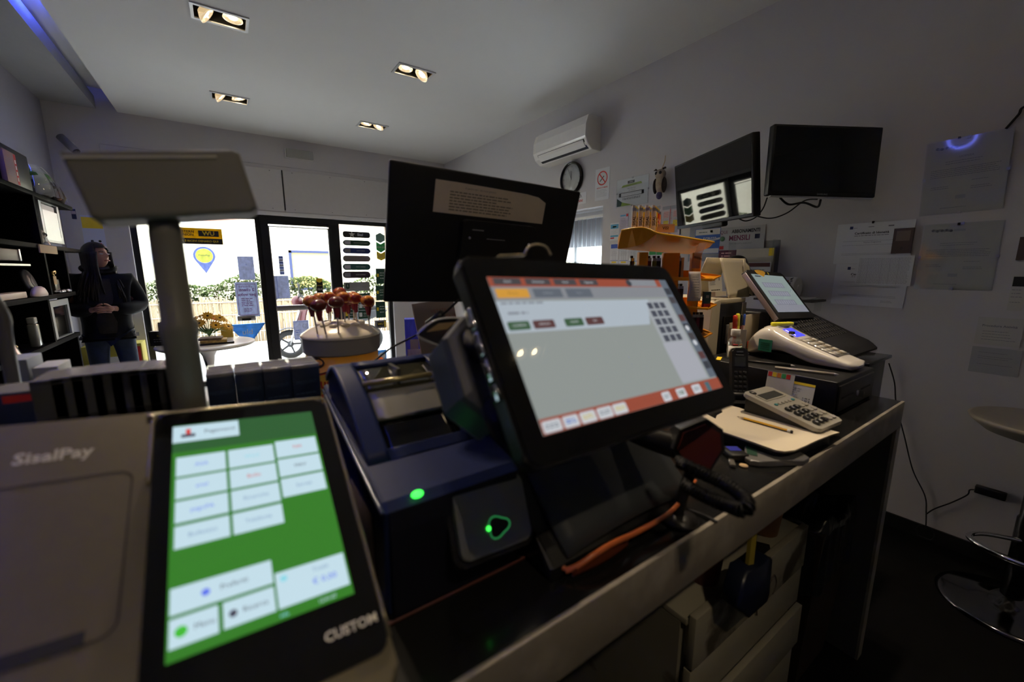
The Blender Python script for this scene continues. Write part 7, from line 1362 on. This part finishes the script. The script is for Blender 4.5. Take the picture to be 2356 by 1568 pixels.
c_ = qq(600, 610, T+.004); t = thing('usb_stick', 'small smoky plastic stick lying on the counter in front of the gadget', 'usb stick', M=Matrix.Translation((c_.x, c_.y, T+.001)) @ Matrix.Rotation(radians(35), 4, 'Z')); MB().box((-.016, -.006, 0), (.016, .006, .008), mat('smoky_plastic', (.12, .11, .10), .15, coat=.5), bev=.002).build('shell', parent=t)
c_ = qq(790, 635, T+.004); t = thing('cork_piece', 'small tan disc piece on the counter beside the plastic stick', 'disc', loc=(c_.x, c_.y, T+.001)); MB().lathe([(.009, 0), (.009, .003), (.0001, .0035)], m=m_tan, n=20).build('disc', parent=t)
# ------------------------------------------------------------------ orange lighter rack
m_or = mat('rack_orange', (.92, .37, .012), .35, var=.03); m_or2 = m_or
O = PD(1545, 640, 1.42); Hf = Vector((FW.x, FW.y, 0)).normalized()
Mk = Matrix(((RT.x, Hf.x, 0, O.x), (RT.y, Hf.y, 0, O.y), (0, 0, 1, 0), (0, 0, 0, 1))); Ki = Mk.inverted()
t = thing('lighter_rack', 'orange plastic lighter rack with a curved roof and several trays', 'display rack', M=Mk)
N0, N1, N2, N3 = PD(1430, 530, 1.32), PD(1478, 524, 1.27), PD(1513, 536, 1.26), PD(1643, 557, 1.33)
F0, K1, K2 = PD(1421, 572, 1.37), PD(1463, 566, 1.31), PD(1492, 552, 1.275)
G1, G2, G3 = PD(1493, 578, 1.50), PD(1590, 585, 1.52), PD(1632, 569, 1.42)
zt = min(N0.z, N2.z)
tops = [Vector((p.x, p.y, N0.z-.02+(0 if i == 0 else -.004*i))) for i, p in enumerate((F0, G1, G2, G3))]
Na = PD(1454, 525.5, 1.29); Nb = PD(1496, 528.5, 1.262); Nc = PD(1560, 543.5, 1.285); Ka = PD(1443, 570, 1.345); Kb = PD(1479, 560, 1.29)
mb = MB(); mb.M = Ki
V = [N0, Na, N1, Nb, N2, Nc, N3, F0, Ka, K1, Kb, K2, G1, G2, G3]+tops
mb._add(V, [(0, 1, 8, 7), (1, 2, 9, 8), (2, 3, 10, 9), (3, 4, 11, 10)], m_or)                       # curved fascia
mb._add(V, [(7, 8, 12), (8, 9, 12), (9, 10, 12), (10, 11, 12), (11, 4, 12), (4, 5, 13, 12), (5, 6, 14, 13)], m_or)   # underside
mb._add(V, [(7, 12, 16, 15), (12, 13, 17, 16), (13, 14, 18, 17), (14, 6, 18)], m_or)
mb._add(V, [(0, 15, 16, 1), (1, 16, 2), (2, 16, 3), (3, 16, 4), (4, 16, 17, 5), (5, 17, 18, 6), (0, 7, 15)], m_or)
mb.tube([N0, Na, N1, Nb, N2, Nc, N3], .0032, mat('rack_rim', (.95, .50, .02), .3), n=8); mb.build('roof', parent=t)
def kx(px, d=1.42): return (px-1545)/F_PX*d
for (a, b, yy, nm) in ((1459, 1480, -.035, 'post'), (1527, 1565, .02, 'post'), (1590, 1612, .01, 'post')):
    xa, xb = kx(a), kx(b); mb = MB(); mb.prism(rrect(xa, yy-.012, xb, yy+.02, min(.009, (xb-xa)*.4)), T+.001, 1.478, m_or); mb.build(nm, parent=t)
for k, (py, xr, xl) in enumerate([(641, 1650, 1505), (708, 1646, 1510), (776, 1642, 1515), (840, 1640, 1515)]):
    z = PD(1610, py, 1.38).z; xa, xb = kx(xl), kx(xr)-.012; mb = MB()
    mb.box((xa, -.050, z-.006), (xb-.02, .06, z-.002), m_or)
    mb.box((xa, -.053, z-.006), (kx(1592), -.049, z+.006), m_or, bev=.001); mb.box((kx(1592), -.056, z-.006), (xb-.03, -.052, z+.002), m_or, bev=.001); mb.box((xa, .06, z-.006), (xb-.02, .063, z+.028), m_or, bev=.001)
    mb._add([(xb-.035, -.056, z-.004), (xb, -.05, z+.012), (xb+.004, .02, z+.016), (xb-.02, .06, z+.02), (xb-.022, .06, z-.004)]+[(xb-.035, -.056, z-.008), (xb, -.05, z+.008), (xb+.004, .02, z+.012), (xb-.02, .06, z+.012), (xb-.022, .06, z-.008)], [(0,1,2,3,4), (9,8,7,6,5), (0,5,6,1), (1,6,7,2), (2,7,8,3)], m_or)
    mb.build('tray', parent=t)
def lighter(loc, col, lab, group, top=m_blk, letters=None, cap=m_yel):
    t = thing('lighter', lab, 'lighter', M=Mk @ Matrix.Translation(loc), group=group)
    mb = MB(); mb.prism(rrect(-.0078, -.006, .0078, .006, .005), 0, .062, col)
    if letters: mb.M = Matrix.Translation((0, -.0062, .03)) @ frame((0,0,0), (1,0,0), (0,0,1)); mb.text('SISAL', .013, letters, 0, 0, .0003, bold=True, rot=pi/2)
    mb.build('body', parent=t); mb = MB(); mb.prism(rrect(-.0072, -.0055, .0072, .0055, .004), .062, .072, m_steel); mb.prism(rrect(-.0072, -.0055, .002, .0055, .002), .072, .080, top if cap is None else cap); mb.build('head', parent=t); return t
m_lw = mat('lighter_white', (.72, .69, .58), .3); m_ly = mat('lighter_yellow', (.75, .48, .03), .3); m_lr = mat('lighter_red', (.50, .04, .03), .3)
zr = None; cl = [('white lettered', m_lw, m_ink), ('yellow', m_ly, m_ink), ('red', m_lr, m_white), ('orange', mat('lighter_orange', (.75, .22, .03), .3), m_white)]
pos = ['leftmost', 'second', 'third', 'rightmost']
base = Ki @ PD(1457, 533, 1.345)
for r_ in range(4):
    for c_ in range(4):
        x = base.x+.0215*c_+.012*r_; y = base.y+.020*r_; lighter((x, y, base.z+.004-.0015*r_), cl[r_][1], '%s %s lighter of row %s in the block on the rack roof' % (pos[c_], cl[r_][0], ['one, nearest', 'two', 'three', 'four, farthest'][r_]), 'lighters on the rack roof', letters=cl[r_][2], cap=m_lw if r_ == 0 else m_yel)
t = thing('lighter_box', 'clear plastic box holding the lighters on the rack roof', 'box', M=Mk @ Matrix.Translation((base.x+.045, base.y+.03, base.z+.001)))
mb = MB(); mb.box((-.062, -.040, 0), (.085, .045, .002), m_clear); mb.box((-.062, -.042, 0), (.085, -.040, .012), m_clear); mb.build('tray', parent=t)
mb = MB(); mb.box((.030, -.046, -.004), (.085, -.0425, .022), mat('tan_label', (.50, .35, .22), .5)); mb.M = Matrix.Translation((.055, -.0462, .009)) @ frame((0,0,0), (1,0,0), (0,0,1)); mb.text('VISI', .013, m_ink, 0, 0, .0004, bold=True); mb.build('label', parent=t)
mdk = mat('lighter_dark', (.03, .008, .010), .3); mpl = mat('lighter_plum', (.14, .02, .04), .3); mgn = mat('lighter_green', (.14, .20, .03), .3)
for (px, py, m_, lab) in [(1458, 600, mdk, 'dark lighter left of the front rack post under the roof'), (1498, 600, mpl, 'plum lighter standing between the rack posts, left one'), (1510, 600, mgn, 'green lighter standing between the rack posts'), (1520, 606, mdk, 'dark lighter just left of the thick rack post'), (1568, 610, mdk, 'dark lighter right of the thick rack post, upper tray'), (1568, 668, mpl, 'plum lighter in the middle tray, left of the hanging receipt'), (1577, 672, mdk, 'dark lighter in the middle tray behind the hanging receipt'), (1604, 736, mdk, 'dark lighter in the lower tray, left one'), (1612, 738, mpl, 'plum lighter in the lower tray, middle one'), (1621, 735, mdk, 'black lighter in the lower tray, right one')]:
    tray = 641 if py < 620 else (708 if py < 690 else 776); z = PD(1610, tray, 1.38).z-.0015
    lighter((kx(px), .030 if px < 1600 else .0, z), m_, lab, 'lighters in the rack trays', cap=mdk)
for (a, b, c_, d_, lab) in ((1563, 587, 1586, 624, 'plain white card standing in the upper tray of the orange rack'), (1562, 645, 1578, 664, 'plain white card standing in the middle tray of the orange rack')):
    t = thing('white_card', lab, 'card', M=Mk @ Matrix.Translation((kx((a+c_)/2), .055, PD(1610, 641 if b < 600 else 708, 1.38).z-.0015))); MB().box((-kx(1545+(c_-a)/2), -.001, 0), (kx(1545+(c_-a)/2), .001, .075 if b < 600 else .07), m_white).build('sheet', parent=t)
t = thing('hanging_receipt', 'pinkish receipt hanging from the middle tray of the orange rack', 'receipt', M=frame(PD(1597, 659, 1.29), RT, (0, 0, 1)))
mb = MB(); mb.grid(lambda u, v: (-.020+.042*u+.004*sin(v*4), -.045+.092*v, .006*sin(u*3+v*2)), 8, 10, mat('receipt_paper', (.55, .48, .44), .7), thick=.0008); mb.lines(-.012, .015, [.03-.008*k for k in range(9)], .002, m_lgrey, z=.009); mb.build('sheet', parent=t)
t = thing('barcode_slip', 'translucent curled barcode slip hanging from the rack roof corner', 'receipt', M=frame(PD(1610, 588, 1.30), RT, (0, 0, 1)))
m_ts = glass_mat('thin_slip', (.9, .75, .65), .05, .2, .45, (.55, .36, .28)); mb = MB(); mb.grid(lambda u, v: (-.022+.030*u+.018*v-.012*sin(pi*v), -.040+.080*v, .012*sin(pi*v)-.01*u), 8, 12, m_ts)
for k in range(12): mb.box((-.024+.0022*k, -.008-.0006*k, .013), (-.0228+.0022*k, -.001-.0006*k, .0132), m_ink)
mb.build('slip', parent=t)
t = thing('filter_packet', 'dark green and red packet standing beside the hanging receipt on the rack', 'packet', M=Mk @ Matrix.Translation((kx(1622, 1.38), -.03, PD(1610, 708, 1.38).z-.0018))); mb = MB(); mb.box((-.012, -.006, 0), (.012, .006, .055), mat('packet_green', (.03, .09, .08), .4)); mb.box((-.0122, -.0062, 0), (.0122, .0062, .014), m_red); mb.M = Matrix.Translation((0, -.0064, .038)) @ frame((0,0,0), (1,0,0), (0,0,1)); mb.text('III', .014, m_white, 0, 0, .0003); mb.build('packet_body', parent=t)
t = thing('yellow_tag', 'yellow plastic strip under the bottle at the cash drawer rear', 'strip', M=frame(P(1660, 822, 'z', T+.09), (1, .2, 0), (0, 1, 0)))
MB().box((-.03, -.008, -.001), (.03, .008, .001), m_yel).build('strip', parent=t); t.matrix_world = Matrix.Translation((1.49, .79, DZ+.0022)) @ Matrix.Rotation(.4, 4, 'Z')
o = MB().tube([N2+(N3-N2)*.78+Vector((0, 0, .03)), N2+(N3-N2)*.78+Vector((0, 0, .065))], .003, mat('arrow_orange', (.80, .22, .10), .5), n=8).build('arrow_marker'); 
t = thing('arrow_sign', 'small orange arrow pointing up beside the blue poster', 'arrow', M=wallM(P(1627, 513, 'x', W-.03).y, P(1627, 513, 'x', W-.03).z)); bpy.data.objects.remove(o)
mb = MB(); mb.prism([(-.006, -.05), (.006, -.05), (.006, .015), (.018, .015), (0, .05), (-.018, .015), (-.006, .015)], 0, .003, mat('arrow_orange', (.80, .22, .10), .5)); mb.build('arrow_body', parent=t)
# white till-roll, shelf and papers on the wall bracket
sh = P(1872, 690, 'x', W-.14)
t = thing('wall_shelf', 'small dark shelf bracket on the right wall holding papers and a roll', 'shelf', loc=(W-.014, 0, sh.z)); MB().box((-.20, sh.y-.02, -.012), (0, sh.y+.30, 0), mat('dark_grey_shelf', (.06, .06, .055), .5)).build('board', parent=t); MB().box((-.10, sh.y+.0, -.07), (0, sh.y+.003, -.012), m_clear).build('bracket', parent=t)
t = thing('paper_roll', 'white paper roll with red and grey printed symbols on the wall shelf', 'paper roll', loc=(W-.105, sh.y+.19, sh.z+.066))
mr = MB(); R_ = Matrix.Rotation(pi/2, 4, 'X') @ Matrix.Identity(4); mr.M = R_; mr.lathe([(.020, .09), (.062, .09), (.065, .087), (.065, -.087), (.062, -.09), (.020, -.09), (.020, .09)], m=m_white, n=40); mr.build('roll', parent=t)
mr = MB(); mr.M = R_
for k in range(46):
    a = random.uniform(2.0, 4.6); z = random.uniform(.01, .078); r_ = random.uniform(.003, .007); m_ = m_red if k % 6 == 0 else (m_grey if k % 2 else m_ink); c_ = Vector((.0655*cos(a), .0655*sin(a), z)); mr.lathe([(r_, 0), (r_, .0006)], m=m_, n=10, M=Matrix.Translation(c_) @ Vector((cos(a), sin(a), 0)).to_track_quat('Z', 'Y').to_matrix().to_4x4())
mr.build('printed_symbols', parent=t); mr = MB(); mr.M = R_; mr.lathe([(.021, .088), (.0001, .088)], m=m_ink, n=24); mr.build('core', parent=t)
for k, lab in enumerate(['lowest white envelope in the pile on the wall shelf', 'middle white envelope in the pile on the wall shelf', 'topmost white envelope in the pile on the wall shelf']):
    o = MB().box((-.07, -.045, 0), (.07, .045, .002), m_paper).build('envelope'); o.matrix_world = Matrix.Translation((W-.105, sh.y+.05, sh.z+.001+.004*k)) @ Matrix.Rotation(radians(-12+14*k), 4, 'Z'); tag(o, lab, 'envelope', 'envelopes on the wall shelf')
# blue neon ring on the left wall (it shows in the licence glass)
t = thing('neon_ring', 'round blue neon ring on the left wall beside the counter', 'lamp', M=frame((XL+.03, 1.17, 2.47), (0, 1, 0), (0, 0, 1)))
MB().tube([(.11*cos(k*pi/12), .11*sin(k*pi/12), 0) for k in range(24)], .010, mat('neon_blue', (.1, .1, 1), .3, emit=(.16, .20, 1.0), es=9), n=10, res=1, closed=True).build('tube', parent=t); MB().box((-.02, .09, -.028), (.02, .13, -.010), m_white).build('bracket', parent=t)
